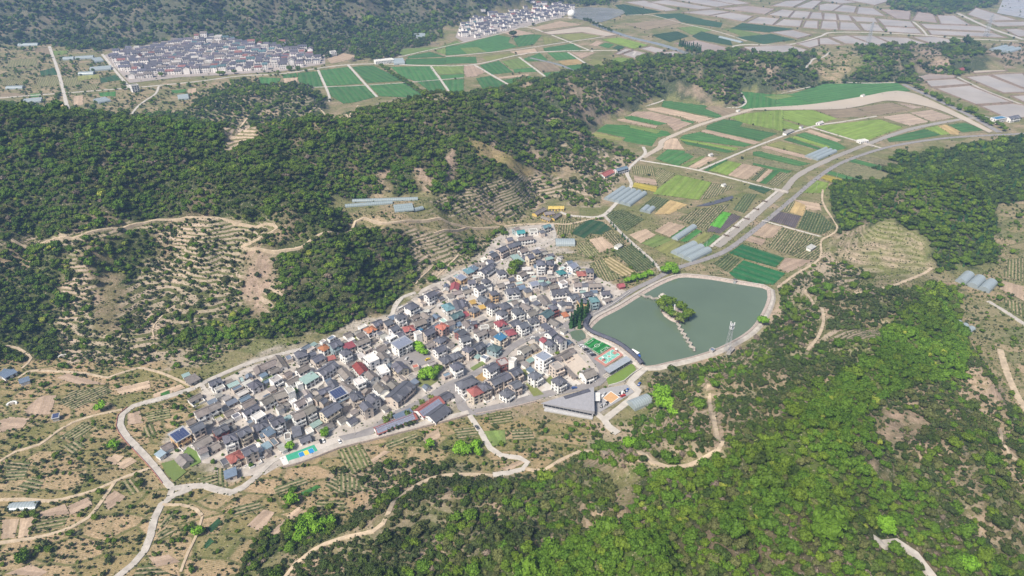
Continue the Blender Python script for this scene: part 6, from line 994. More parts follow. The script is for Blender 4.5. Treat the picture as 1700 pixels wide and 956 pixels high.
# ---------------------------------------------------------------- trees and shrubs
def m_leaf(name, lo, hi, reg=0.02):
    m, n, l, b = newmat(name); oi = N(n, 'ShaderNodeObjectInfo'); pos = geo(n)
    c = ramp(n, l, oi.outputs['Random'], [(0.0, lo), (1.0, hi)])
    c = mix(n, l, 1.0, c, ramp(n, l, noise(n, l, reg, pos, 3), [(0.3, 0.72), (0.7, 1.3)]), 'MULTIPLY')
    c = mix(n, l, 1.0, c, ramp(n, l, noise(n, l, 0.9, pos, 4, 0.7), [(0.28, 0.55), (0.72, 1.45)]), 'MULTIPLY')
    l.new(c, b.inputs['Base Color']); b.inputs['Roughness'].default_value = 0.7; b.inputs['Specular IOR Level'].default_value = 0.2
    b.inputs['Transmission Weight'].default_value = 0.0
    return m
LEAF = {'bright': m_leaf('leaf_spring_green', (.056, .118, .010), (.090, .164, .015)), 'vivid': m_leaf('leaf_vivid_green', (.13, .27, .018), (.16, .31, .022)), 'olive': m_leaf('leaf_olive', (.075, .088, .028), (.115, .125, .042)), 'mid': m_leaf('leaf_mid_green', (.062, .113, .010), (.110, .166, .015)), 'dark': m_leaf('leaf_dark_evergreen', (.036, .064, .012), (.060, .090, .016)),
        'lime': m_leaf('leaf_yellow_lime', (.17, .22, .03), (.24, .27, .04)), 'brown': m_leaf('leaf_bare_twigs', (.13, .10, .075), (.20, .165, .13)), 'bush': m_leaf('leaf_orchard_bush', (.036, .056, .018), (.064, .086, .026)),
        'grey': m_leaf('leaf_grey_green', (.075, .088, .05), (.12, .13, .07)), 'light': m_leaf('leaf_light_shrub', (.085, .13, .03), (.16, .19, .05)), 'conifer': m_leaf('leaf_conifer', (.028, .085, .024), (.042, .11, .03))}
def crown_geo(seed, lobes, flat=0.85, leaf=0.2, nleaf=150, cone=False):
    r = np.random.default_rng(seed); V = []; F = []
    if cone:
        L_ = [(0, 0, .3 + .42 * i, .62 * (1 - i / 6.2)) for i in range(6)]
    else:
        L_ = [(0, 0, 1.0, .62)] + [(.52 * math.cos(a) * q, .52 * math.sin(a) * q, .72 + .5 * z, s) for a, q, z, s in zip(r.uniform(0, 6.28, lobes), r.uniform(.6, 1.15, lobes), r.random(lobes), r.uniform(.36, .56, lobes))]
    ico = bmesh.new(); bmesh.ops.create_icosphere(ico, subdivisions=1, radius=1.0); ico.verts.ensure_lookup_table()
    iv = np.array([v.co[:] for v in ico.verts]); ifc = [tuple(v.index for v in f.verts) for f in ico.faces]; ico.free()
    for (x, y, z, s) in L_:
        b_ = len(V); k = r.uniform(.72, .95, len(iv))[:, None]
        P = iv * k * s * np.array([1, 1, flat]) + np.array([x, y, z]); V += P.tolist(); F += [tuple(i + b_ for i in f) for f in ifc]
    for i in range(nleaf):                        # leaf sprays standing out of the lobes
        x, y, z, s = L_[r.integers(len(L_))]; d = r.normal(size=3); d[2] = abs(d[2]) * 1.1 - .25; d /= np.linalg.norm(d)
        p = np.array([x, y, z]) + d * s * r.uniform(.82, 1.12) * np.array([1, 1, flat])
        nrm = d + r.normal(size=3) * .55; nrm /= np.linalg.norm(nrm)
        t = np.cross(nrm, [.3, .5, .8]); t /= np.linalg.norm(t); q = np.cross(nrm, t); e = leaf * r.uniform(.6, 1.25)
        b_ = len(V); V += [(p - t * e * .9).tolist(), (p + q * e * .7 - nrm * e * .25).tolist(), (p + t * e).tolist(), (p - q * e * .75 + nrm * e * .2).tolist()]; F.append((b_, b_ + 1, b_ + 2, b_ + 3))
    return V, F
def trunk_geo(h=.95, r0=.11):
    mb = MB(); mb.cyl(0, 0, -.25, h * .6, r0, r0 * .7, 7); mb.bar((0, 0, h * .5), (.3, .1, h), r0 * .4, 0, 5); mb.bar((0, 0, h * .5), (-.24, .2, h), r0 * .4, 0, 5); mb.bar((0, 0, h * .5), (-.02, -.3, h * .95), r0 * .35, 0, 5); return mb
SHAPES = {'tree': [crown_geo(s, q, f, .16, 240) for s, q, f in ((1, 6, .9), (2, 8, .8), (3, 5, 1.15))], 'bush': [crown_geo(s, 5, .75, .24, 70) for s in (11, 12)], 'conifer': [crown_geo(21, 0, 1.1, .2, 130, True)], 'twig': [crown_geo(31, 7, .9, .26, 90)]}
SPEC = {'vivid': ('tree', 2.6, .5), 'olive': ('tree', 2.1, .6), 'bright': ('tree', 2.5, .75), 'mid': ('tree', 2.3, .7), 'dark': ('tree', 2.15, .6), 'lime': ('tree', 2.3, .5), 'brown': ('twig', 2.0, .4), 'bush': ('bush', 1.75, .4), 'grey': ('bush', 1.3, .35), 'light': ('bush', 1.05, .4), 'conifer': ('conifer', 2.2, .4)}
hid = bpy.data.collections.new('plant_patterns')   # patterns for the scattered mass, not part of the scene itself
PROTO = {}; CROWN = {}; TRUNK = trunk_geo().mesh('trunk', [M['bark']])
for sp, (shp, _, _) in SPEC.items():
    PROTO[sp] = []; CROWN[sp] = []
    for k, (V, F) in enumerate(SHAPES[shp]):
        CROWN[sp].append(mesh('crown', V, F, [LEAF[sp]]))
        tb = trunk_geo(); n0 = len(V)
        me = mesh(sp + '_pattern', list(V) + tb.v, list(F) + [tuple(i + n0 for i in f) for f in tb.f], [LEAF[sp], M['bark']], [0] * len(F) + [1] * len(tb.f))
        o = bpy.data.objects.new(sp + '_pattern', me); hid.objects.link(o); PROTO[sp].append(o)

for q in ([(968, 573), (984, 559), (1019, 575), (1038, 589), (1005, 612), (984, 597)], [(462, 762), (522, 737), (575, 730), (532, 755), (478, 775)], [(985, 682), (988, 650), (1041, 638), (1056, 652), (992, 690)], [(944, 550), (976, 545), (974, 565), (950, 568)], [(890, 672), (990, 636), (990, 694), (900, 690)]): BARE.append([G(*p) for p in q])
# candidates on a jittered net, sorted by what the land cover says
def cand(x0, x1, y0, y1, s, far):
    gx, gy = np.meshgrid(np.arange(x0, x1, s), np.arange(y0, y1, s), indexing='ij')
    x = (gx + rng.uniform(-.45, .45, gx.shape) * s).ravel(); y = (gy + rng.uniform(-.45, .45, gy.shape) * s).ravel()
    z = zat(x, y); u, v = proj(x, y, z); k = (u > -70) & (u < 1770) & (v > -60) & (v < 1040)
    return x[k], y[k], z[k], np.full(k.sum(), far)
parts_ = [cand(-420, 420, 95, 420, 2.45, .72), cand(-620, 640, 420, 760, 3.0, .86), cand(-1000, 1000, 760, 1300, 4.6, 1.25), cand(-1700, 1500, 1300, 2150, 7.4, 1.75)]
CX, CY, CZ, CF = [np.concatenate([p[i] for p in parts_]) for i in range(4)]
ok = np.ones(len(CX), bool)
for P in BARE:
    xs = [p[0] for p in P]; ys = [p[1] for p in P]
    bb = np.where((CX > min(xs) - 1) & (CX < max(xs) + 1) & (CY > min(ys) - 1) & (CY < max(ys) + 1))[0]
    if len(bb): ok[bb[inpoly(CX[bb], CY[bb], P)]] = False
for P, wd in LINES:
    xs = [p[0] for p in P]; ys = [p[1] for p in P]; g_ = wd / 2 + 1.8
    bb = np.where((CX > min(xs) - g_) & (CX < max(xs) + g_) & (CY > min(ys) - g_) & (CY < max(ys) + g_))[0]
    if len(bb): ok[bb[segdist(CX[bb], CY[bb], spline(P, 10)) < g_]] = False
bb = np.where(segdist(CX, CY, POND, True) < 10)[0]; ok[bb] = False
for (cx, cy, r_, l_, w_, rz_) in used:
    bb = np.where((np.abs(CX - cx) < 14) & (np.abs(CY - cy) < 14))[0]
    if len(bb):
        lx = (CX[bb] - cx) * math.cos(rz_) + (CY[bb] - cy) * math.sin(rz_); ly = -(CX[bb] - cx) * math.sin(rz_) + (CY[bb] - cy) * math.cos(rz_)
        ok[bb[(np.abs(lx) < l_ / 2 + 1.6) & (np.abs(ly) < w_ / 2 + 1.6)]] = False
CX, CY, CZ, CF = CX[ok], CY[ok], CZ[ok], CF[ok]
cls = cover(CX, CY, CZ, 16)
clump = fbm(CX / 16, CY / 16, 2, 4); region = fbm(CX / 60, CY / 60, 6, 3); rnd = rng.random(len(CX))
MIXES = {  # class: density, clumpiness, size, [(species, share)]
    'F': (.95, .3, 1.0, [('mid', .42), ('dark', .15), ('bright', .19), ('olive', .18), ('lime', .01), ('brown', .025), ('light', .025)]), 'B': (1.0, .0, 1.05, [('bright', .64), ('mid', .28), ('lime', .025), ('olive', .03), ('dark', .025)]),
    'X': (.97, .15, 1.0, [('dark', .36), ('olive', .26), ('mid', .24), ('bright', .11), ('brown', .03)]), 'D': (.95, .5, 1.05, [('bush', .70), ('dark', .16), ('olive', .08), ('mid', .03), ('bright', .008), ('grey', .022)]), 'E': (.97, .05, 1.0, [('dark', .52), ('mid', .36), ('conifer', .07), ('bush', .05)]), 'H': (.86, .65, .95, [('dark', .36), ('mid', .36), ('bush', .14), ('olive', .1), ('brown', .04)]),
    'M': (.95, .45, .9, [('dark', .44), ('mid', .32), ('bush', .18), ('bright', .02), ('olive', .08), ('brown', .03)]), 'C': (.85, .5, .85, [('dark', .4), ('mid', .25), ('bush', .33), ('lime', .02)]), 'S': (.76, .9, .95, [('bush', .46), ('grey', .2), ('olive', .1), ('mid', .13), ('bright', .05), ('light', .06)]),
    'N': (.86, .4, 1.0, [('mid', .34), ('dark', .28), ('bush', .2), ('bright', .13), ('lime', .05)]), 'W': (.72, .7, .95, [('bush', .36), ('dark', .14), ('mid', .17), ('bright', .11), ('light', .18), ('brown', .04)]), 'A': (.40, .95, .8, [('bush', .34), ('light', .36), ('grey', .12), ('mid', .11), ('bright', .07)]),
    'K': (.34, .8, .7, [('bush', .4), ('light', .3), ('mid', .3)]), 'T': (.20, .5, .6, [('light', .6), ('grey', .3), ('bush', .1)]), 'O': (.25, .0, .5, [('grey', .5), ('light', .5)]), 'G': (.22, .4, .7, [('light', .5), ('grey', .4), ('bush', .1)]), 'R': (.34, .7, .8, [('grey', .5), ('bush', .4), ('olive', .1)]), 'V': (.16, .6, .6, [('light', .4), ('bush', .3), ('mid', .2), ('bright', .1)]), 'P': (.04, .6, .7, [('light', .6), ('bush', .4)])}
pick = np.full(len(CX), -1); size = np.ones(len(CX)); SPL = list(SPEC)
for c, i in CI.items():
    mk = np.where(cls == i)[0]
    if not len(mk): continue
    d, k, sz, sh = MIXES[c]
    dens = d * np.clip(1 + k * 3.2 * (clump[mk] - .5), 0, 2.2)
    keep = mk[rng.random(len(mk)) < dens]
    w_ = np.array([s for _, s in sh], float)[None, :] * np.ones((len(keep), 1))
    for j, (s, _) in enumerate(sh):
        if s in ('bright', 'lime', 'light'): w_[:, j] *= np.clip(1 + 5 * (region[keep] - .5), .1, 3)
        if s in ('dark', 'bush'): w_[:, j] *= np.clip(1 - 4 * (region[keep] - .5), .2, 2.5)
    w_ = np.cumsum(w_, 1); w_ /= w_[:, -1:]
    ch = (rng.random(len(keep))[:, None] > w_).sum(1)
    pick[keep] = np.array([SPL.index(s) for s, _ in sh])[ch]; size[keep] = sz
EX = {sp: [] for sp in SPEC}                      # (x, y, z, size)
for q in range(len(SPL)):
    mk = np.where(pick == q)[0]; sp = SPL[q]; s0, sv = SPEC[sp][1:]
    sc_ = s0 * size[mk] * CF[mk] * np.exp(rng.normal(0, 1.2 * sv / s0, len(mk))) * np.where(rng.random(len(mk)) < .03, 1.4, 1.0)
    EX[sp] = np.stack([CX[mk], CY[mk], CZ[mk] - .15 * sc_, sc_], 1)
def near_line(pts, step, p_, off, sizes, closed=False):
    out = []; n_ = len(pts)
    for i in range(n_ if closed else n_ - 1):
        a, b_ = pts[i], pts[(i + 1) % n_]; L_ = math.hypot(b_[0] - a[0], b_[1] - a[1])
        if L_ < .1: continue
        nx_, ny_ = -(b_[1] - a[1]) / L_, (b_[0] - a[0]) / L_
        for k in range(int(L_ / step) + 1):
            if random.random() > p_: continue
            t = random.random(); o_ = random.choice((-1, 1)) * off + random.uniform(-.35, .35)
            x, y = a[0] + (b_[0] - a[0]) * t + nx_ * o_, a[1] + (b_[1] - a[1]) * t + ny_ * o_
            out.append((x, y, float(zat(x, y)) - .05, random.uniform(*sizes)))
    return out
VERGE = {'light': [], 'grey': [], 'bush': []}
for key, P in PLOTS:
    for q in near_line(P, 2.6, .42, .3, (.3, .75), True): VERGE[random.choice(('light', 'light', 'grey', 'bush'))].append(q)
for P, wd in LINES:
    if wd < 1 or min(p[1] for p in P) > 900: continue
    for q in near_line(spline(P, 10), 2.0, .5, wd / 2 + .25, (.25, .6)): VERGE[random.choice(('light', 'light', 'grey', 'bush'))].append(q)
# planted rows in the near plots and pale orchard
rowpts = []
for key, P in PLOTS:
    if key not in ('rows', 'sc', 'rowsg'): continue
    cen = np.mean(P, 0)
    if cen[1] > 640: continue
    k = max(range(len(P)), key=lambda i: math.hypot(P[(i + 1) % len(P)][0] - P[i][0], P[(i + 1) % len(P)][1] - P[i][1])); e = (P[(k + 1) % len(P)][0] - P[k][0], P[(k + 1) % len(P)][1] - P[k][1]); a = math.atan2(e[1], e[0])
    big = 60; st1, st2 = (2.0, 3.0)
    for i in np.arange(-big, big, st1):
        for j in np.arange(-big, big, st2):
            x = cen[0] + i * math.cos(a) - j * math.sin(a) + random.uniform(-.3, .3); y = cen[1] + i * math.sin(a) + j * math.cos(a) + random.uniform(-.3, .3)
            rowpts.append((x, y, key, P))
out = {}
for x, y, key, P in rowpts: out.setdefault(id(P), [P, key, []])[2].append((x, y))
add = {'bush': [], 'light': [], 'grey': []}
for P, key, pts in out.values():
    a = np.array(pts); a = a[inpoly(a[:, 0], a[:, 1], P)]
    for x, y in a:
        if random.random() < (.62 if key == 'rows' else .5): add[random.choice(['bush', 'bush', 'light', 'grey'] if key != 'rowsg' else ['bush', 'bush', 'bush', 'light'])].append((x, y, 0.2, random.uniform(.35, .75)))
for sp in VERGE: add[sp] += VERGE[sp]
for sp in add:
    if add[sp]: EX[sp] = np.concatenate([EX[sp], np.array(add[sp])], 0)

# low tufts and weeds over the open slopes and plots
tx, ty, tz, tf_ = cand(-430, 470, 150, 640, 2.0, 1.0)
tk = cover(tx, ty, tz, 10); dn = np.zeros(len(tx))
for c, q in {'A': .32, 'S': .50, 'W': .5, 'K': .42, 'T': .42, 'N': .5, 'D': .4, 'G': .5, 'R': .14, 'V': .07, 'P': .3, 'O': .2}.items(): dn[tk == CI[c]] = q
dn *= np.clip(1 + 3.5 * (fbm(tx / 11, ty / 11, 3, 3) - .5), .1, 2.2)
tcl = tk == CI['T']; dn[tcl] *= np.where(np.mod(tz[tcl] + 1.5 * fbm(tx[tcl] / 30, ty[tcl] / 30, 1, 2), 2.4) < 1.0, 2.0, .35)
on = rng.random(len(tx)) < dn
for P in BARE:
    xs = [p[0] for p in P]; ys = [p[1] for p in P]; bb = np.where(on & (tx > min(xs)) & (tx < max(xs)) & (ty > min(ys)) & (ty < max(ys)))[0]
    if len(bb): on[bb[inpoly(tx[bb], ty[bb], P)]] = False
for P, wd in LINES:
    xs = [p[0] for p in P]; ys = [p[1] for p in P]; g_ = wd / 2 - .1
    bb = np.where(on & (tx > min(xs) - g_) & (tx < max(xs) + g_) & (ty > min(ys) - g_) & (ty < max(ys) + g_))[0]
    if len(bb): on[bb[segdist(tx[bb], ty[bb], spline(P, 10)) < g_]] = False
on[np.where(segdist(tx, ty, POND, True) < 9)[0]] = False
for (cx, cy, r_, l_, w_, rz_) in used:
    bb = np.where(on & (np.abs(tx - cx) < 12) & (np.abs(ty - cy) < 12))[0]
    if len(bb): on[bb[np.hypot(tx[bb] - cx, ty[bb] - cy) < r_ + .5]] = False
TUFT = np.stack([tx[on], ty[on], tz[on] - .1, rng.uniform(.28, .72, on.sum())], 1); tsp = rng.random(len(TUFT)); reg_ = fbm(TUFT[:, 0] / 35, TUFT[:, 1] / 35, 7, 3)
def scatter(name, pts, proto, label):
    me = bpy.data.meshes.new(name); me.vertices.add(len(pts)); me.vertices.foreach_set('co', np.ascontiguousarray(pts[:, :3]).reshape(-1))
    for an, val in (('size', pts[:, 3] * rng.uniform(.9, 1.1, len(pts))), ('turn', rng.uniform(0, 6.28, len(pts)))):
        a = me.attributes.new(an, 'FLOAT', 'POINT'); a.data.foreach_set('value', np.ascontiguousarray(val))
    o = obj(name, me); ng = bpy.data.node_groups.new(name, 'GeometryNodeTree')
    ng.interface.new_socket('Geometry', in_out='INPUT', socket_type='NodeSocketGeometry'); ng.interface.new_socket('Geometry', in_out='OUTPUT', socket_type='NodeSocketGeometry')
    n = ng.nodes; l = ng.links; gi = n.new('NodeGroupInput'); go = n.new('NodeGroupOutput'); ip = n.new('GeometryNodeInstanceOnPoints'); oi = n.new('GeometryNodeObjectInfo')
    oi.inputs['Object'].default_value = proto; oi.inputs['As Instance'].default_value = True
    s_ = n.new('GeometryNodeInputNamedAttribute'); s_.data_type = 'FLOAT'; s_.inputs[0].default_value = 'size'
    t_ = n.new('GeometryNodeInputNamedAttribute'); t_.data_type = 'FLOAT'; t_.inputs[0].default_value = 'turn'
    cx_ = n.new('ShaderNodeCombineXYZ'); l.new(t_.outputs[0], cx_.inputs[2])
    l.new(gi.outputs[0], ip.inputs['Points']); l.new(oi.outputs['Geometry'], ip.inputs['Instance']); l.new(cx_.outputs[0], ip.inputs['Rotation']); l.new(s_.outputs[0], ip.inputs['Scale']); l.new(ip.outputs[0], go.inputs[0])
    md = o.modifiers.new('scatter', 'NODES'); md.node_group = ng
    return tag(o, label, 'plants', None, 'stuff')
def plant(name, sp, x, y, s, label, group=None, z=None, hz=1.0, cat='tree', shp=None):
    z = float(zat(x, y)) if z is None else z
    t = thing(name, label, cat, (x, y, z), random.uniform(0, 6.28), group); t.scale = (s, s, s * hz)
    obj('crown', CROWN[sp][random.randrange(len(CROWN[sp])) if shp is None else shp], t); obj('trunk', TRUNK, t); return t
WORDS = {'vivid': ('broadleaf_tree', 'vivid green broadleaf tree'), 'olive': ('broadleaf_tree', 'olive green broadleaf tree'), 'bright': ('broadleaf_tree', 'fresh spring green broadleaf tree'), 'mid': ('broadleaf_tree', 'mid green broadleaf tree'), 'dark': ('evergreen_tree', 'dark evergreen tree'), 'lime': ('broadleaf_tree', 'yellow lime flowering tree'), 'brown': ('bare_tree', 'grey brown leafless tree'), 'bush': ('orchard_bush', 'dark round orchard bush'), 'grey': ('orchard_bush', 'grey green shrub'), 'light': ('orchard_bush', 'light green shrub'), 'conifer': ('conifer_tree', 'dark narrow conifer')}
WHERE = {'F': 'in the dense wood of the big near hill', 'B': 'on the bright crest of the big near hill', 'D': 'in the dark orchard of the near slopes', 'A': 'among the dry terraced plots', 'W': 'on the patchy orchard slope by the pond', 'R': 'on the bare scar of the near hill', 'X': 'in the dim lower wood of the big near hill'}
cands = []
for sp in SPEC:
    a = EX[sp]
    if not len(a): continue
    u, v = proj(a[:, 0], a[:, 1], a[:, 2]); dist = np.hypot(np.hypot(a[:, 0], a[:, 1]), a[:, 2] - CAM_H); app = a[:, 3] / dist
    app[(u < 8) | (u > 1692) | (v < 8) | (v > 950)] = 0; cands.append((sp, app))
take = {sp: np.zeros(len(EX[sp]), bool) for sp in SPEC}
def top(spl, n):
    allv = np.concatenate([app for sp, app in cands if sp in spl]); th = np.sort(allv)[-n] if len(allv) > n else 0
    for sp, app in cands:
        if sp in spl: take[sp] |= app >= th
top(('bright', 'mid', 'lime', 'olive'), 210); top(('dark', 'brown', 'conifer'), 170); top(('bush', 'grey', 'light'), 230)
for sp in SPEC:
    a = EX[sp]
    if not len(a): continue
    nm, wd = WORDS[sp]; tk = take[sp]
    for x, y, z, s in a[tk]:
        c = CLS[int(cover(np.array([x]), np.array([y]), np.array([z]), 0)[0])]; wh = WHERE.get(c, 'on the lower slopes')
        if c == 'D': wh = 'on the dark orchard knoll' if x < 70 else ('in the dark orchard below the pond' if y > 300 else 'on the far flank of the near hill')
        s0 = SPEC[sp][1] * .72; lb = f"{'small' if s < s0 * .9 else 'large' if s > s0 * 1.35 else 'medium sized'} {wd} {wh}"
        plant(nm, sp, float(x), float(y), float(s), lb, lb, float(z), 1.0, 'tree' if 'tree' in nm else 'bush')
    rest = a[~tk]; k = rng.integers(len(PROTO[sp]), size=len(rest))
    for j, pr in enumerate(PROTO[sp]):
        if (k == j).any(): scatter({'bush': 'orchard_shrubs', 'grey': 'grey_scrub', 'light': 'light_undergrowth', 'conifer': 'conifer_wood', 'dark': 'evergreen_wood'}.get(sp, 'broadleaf_wood'), rest[k == j], pr, f"{wd}s massed over the hills and slopes")

for sp, lo, hi in (('light', 0, .42), ('grey', .42, .66), ('bush', .66, 9)):
    q = tsp + .9 * (.5 - reg_); mk = (q >= (lo if lo else -9)) & (q < hi)
    scatter('weeds', TUFT[mk], PROTO[sp][0], f"low {dict(light='light green', grey='grey green', bush='dark green')[sp]} weeds and tufts over the open slopes")
# trees that stand out one by one
def trees(sp, name, L, label, group=None, hz=1.0, cat='tree'):
    for q in L:
        x, y = T(q[0], q[1]); lb = label if len(q) < 4 else q[3]
        plant(name, sp, x, y, q[2], lb, group if len(q) < 4 else None, None, hz, cat)
trees('vivid', 'broadleaf_tree', [(699, 584, 4.6), (692, 578, 3.8), (705, 590, 3.4)], 'large bright green tree beside the school yard', 'trees beside the school yard')
trees('vivid', 'broadleaf_tree', [(716, 630, 4.6), (706, 624, 4.2), (722, 624, 4.2), (702, 632, 3.8), (712, 620, 3.6)], 'spreading bright tree in the grassy garden', 'garden trees below the school')
trees('mid', 'broadleaf_tree', [(728, 616, 3.6, 'round mid green tree at the corner of the grassy garden')], '')
trees('mid', 'broadleaf_tree', [(853, 450, 5.6), (849, 458, 4.6), (860, 444, 4.8)], 'tall green tree of the upper village lane', 'trees of the upper village lane')
trees('vivid', 'broadleaf_tree', [(540, 724, 3.6, 'round bright tree beside the parked cars above the wall'), (481, 746, 3.5, 'round bright tree above the blue and yellow court'), (484, 838, 4.8, 'large round bright tree alone among the near terraces'), (168, 682, 4.2, 'bright round tree above the western dirt track'), (192, 745, 3.8, 'bright round bush like tree outside the loop road'), (330, 888, 3.6, 'bushy green tree beside the thin path'), (713, 742, 3.6, 'bright tree alone on the terraces below the sheds'), (1266, 540, 5.0, 'large bright tree by the eastern pond bank'), (1467, 886, 5.0, 'yellow green dome shaped tree on the near hill'), (1605, 948, 5.0, 'lime green dome shaped tree above the near lane'), (1046, 745, 4.2, 'bright tree at the foot of the big wooded hill')], '')
trees('vivid', 'broadleaf_tree', [(1112, 450, 6.0), (1103, 454, 5.0), (1120, 455, 4.6)], 'huge bright tree at the pond road junction', 'trees at the pond road junction')
trees('vivid', 'broadleaf_tree', [(1042, 470, 3.6), (1050, 467, 3.6), (1060, 465, 3.8), (1070, 461, 3.6), (1079, 458, 3.4)], 'bright tree in the row along the pond road', 'tree row along the pond road')
trees('vivid', 'broadleaf_tree', [(1098, 676, 7.4), (1092, 664, 6.4), (1108, 680, 6.0), (1104, 662, 6.0), (1116, 690, 4.0)], 'huge vivid green tree beside the steel greenhouse shed', 'trees beside the steel greenhouse shed')
trees('vivid', 'broadleaf_tree', [(503, 884, 4.6), (514, 872, 4.4), (525, 886, 4.4), (500, 897, 4.0), (535, 876, 3.8), (548, 872, 3.6)], 'bright tree in the grove beside the near dirt track', 'grove beside the near dirt track')
trees('vivid', 'broadleaf_tree', [(765, 747, 4.2), (775, 753, 4.2), (790, 744, 3.8), (760, 754, 3.6), (794, 756, 3.6)], 'bright tree in the clump beside the white concrete lane', 'clump beside the white concrete lane')
trees('light', 'street_tree', [(640, 702, 3.2), (650, 694, 2.8), (676, 692, 3.0), (690, 682, 2.8), (702, 672, 2.8), (715, 664, 2.8)], 'light green street tree along the asphalt street', 'street trees')
trees('bush', 'clipped_tree', [(645, 717, 2.0), (652, 715, 2.0), (659, 713, 2.0), (666, 711, 2.0), (674, 709, 2.0), (681, 707, 2.0), (688, 705, 2.0)], 'clipped dark tree in front of the long red roofed shed', 'clipped trees below the long shed', 1.2)
trees('conifer', 'conifer_tree', [(958, 536, 4.2), (964, 530, 4.6), (953, 542, 3.8), (970, 533, 3.4), (948, 545, 3.4), (975, 520, 3.0), (962, 545, 3.4)], 'tall dark feathery conifer by the pond corner', 'conifers by the pond corner', 1.55)
trees('conifer', 'conifer_tree', [(1014, 372, 1.7), (1018, 377, 1.7), (1022, 382, 1.7), (1033, 394, 2.0), (1037, 398, 1.7), (1042, 402, 1.7), (1048, 408, 1.5), (1062, 420, 1.5), (1070, 428, 1.6), (1084, 440, 1.7)], 'small dark conifer lining the farm lane', 'conifers lining the farm lane')
trees('mid', 'broadleaf_tree', [(634 + 4.8 * i, 113 + 3.2 * i, 5.2 + random.uniform(-1, 1)) for i in range(16)], 'tree in the long row between the far green fields', 'tree row between the far green fields')
trees('mid', 'broadleaf_tree', [(1505 + 6.4 * i + random.uniform(-3, 3), 139 + 3.1 * i + random.uniform(-3, 3), 5.0 + random.uniform(-1.2, 1)) for i in range(26)], 'tree on the river bank beside the fish pans', 'river bank trees')
trees('conifer', 'poplar_tree', [(1128 + 3.1 * i, 76 + 1.1 * i + random.uniform(-1, 1), 4.2 + random.uniform(-.6, .8)) for i in range(12)], 'slim poplar by the pinkish salt pan', 'poplars by the pinkish salt pan', 1.3)
trees('dark', 'broadleaf_tree', [(970 + 5 * i, 34 + 2.2 * i + random.uniform(-1, 1), 5.0 + random.uniform(-1, 1)) for i in range(10)], 'tree beside the canal near the reservoir', 'canal trees near the reservoir')
trees('dark', 'broadleaf_tree', [(852, 62, 9.0, 'lone dark tree in the far plain below the farthest village')], '')
trees('mid', 'street_tree', [(365, 126, 5.5), (372, 125, 5), (481, 118, 6), (390, 123, 5), (495, 117, 5), (268, 127, 5)], 'tree at the edge of the far valley village', 'trees at the edge of the far valley village')

# ---------------------------------------------------------------- sports grounds
def quad(P): return [Vector((*G(*p), 0)) for p in P]
def bil(Q, a, b_, z): p = (Q[0] * (1 - a) + Q[1] * a) * (1 - b_) + (Q[3] * (1 - a) + Q[2] * a) * b_; return (p.x, p.y, z)
def rect(mb, Q, a0, a1, b0, b1, z, m=0):
    v = [bil(Q, a0, b0, z), bil(Q, a1, b0, z), bil(Q, a1, b1, z), bil(Q, a0, b1, z)]
    n_ = (Vector(v[1]) - Vector(v[0])).cross(Vector(v[2]) - Vector(v[0])); mb.add(v if n_.z > 0 else v[::-1], [(0, 1, 2, 3)], m)
def circ(mb, Q, a, b_, ra, rb, w_, z, n_=20, t0=0, t1=6.2832):
    for i in range(n_):
        t, t2 = t0 + (t1 - t0) * i / n_, t0 + (t1 - t0) * (i + 1) / n_
        v = [bil(Q, a + ra * k * math.cos(x), b_ + rb * k * math.sin(x), z) for k, x in ((1, t), (1, t2), (1 - w_, t2), (1 - w_, t))]
        n2 = (Vector(v[1]) - Vector(v[0])).cross(Vector(v[2]) - Vector(v[0])); mb.add(v if n2.z > 0 else v[::-1], [(0, 1, 2, 3)])
def part(t, name, mb, mat, c=None): return mb.build(name, [mat], t, None, 0, c)
pt = thing('football_pitch', 'small striped green football pitch beside the pond', 'football pitch'); Q = quad([(968, 572), (984, 560.5), (1017.5, 575), (995, 589.5)])
mb = MB(); rect(mb, Q, 0, 1, 0, 1, .42); part(pt, 'turf', mb, M['paint'], (.012, .13, .028))
for i in range(8):
    if i % 2 == 0: mb = MB(); rect(mb, Q, .02, .98, i / 8, (i + 1) / 8, .43); part(pt, 'mown_stripe', mb, M['paint'], (.020, .21, .045))
mb = MB()
for a in ((.03, .045, .03, .97), (.955, .97, .03, .97), (.03, .97, .03, .04), (.03, .97, .96, .97), (.03, .97, .495, .505)): rect(mb, Q, *a, .445)
circ(mb, Q, .5, .5, .17, .1, .12, .445)
for s in (0, 1): b0 = .04 if s == 0 else .84; rect(mb, Q, .25, .27, b0, b0 + .12, .446); rect(mb, Q, .73, .75, b0, b0 + .12, .446); rect(mb, Q, .25, .75, (b0 + .11 if s == 0 else b0), (b0 + .12 if s == 0 else b0 + .01), .446)
part(pt, 'line_marking', mb, M['white'])
for b0 in (.015, .985):
    mb = MB(); a_, c_ = bil(Q, .42, b0, .4), bil(Q, .58, b0, .4); mb.bar(a_, (a_[0], a_[1], 2.4), .09); mb.bar(c_, (c_[0], c_[1], 2.4), .09); mb.bar((a_[0], a_[1], 2.4), (c_[0], c_[1], 2.4), .09); part(pt, 'goal', mb, M['white'])
bt = thing('basketball_court', 'salmon and mint basketball court beside the football pitch', 'basketball court'); Q = quad([(985.5, 596), (1017.5, 576), (1036.5, 589), (1005, 609.5)])
mb = MB(); rect(mb, Q, 0, 1, 0, 1, .42); part(bt, 'surround', mb, M['paint'], (.43, .21, .17))
mb = MB(); rect(mb, Q, .12, .88, .16, .84, .435); part(bt, 'playing_surface', mb, M['paint'], (.17, .44, .36))
for a0, a1 in ((.12, .28), (.72, .88)): mb = MB(); rect(mb, Q, a0, a1, .38, .62, .445); part(bt, 'key_area', mb, M['paint'], (.43, .21, .17))
mb = MB()
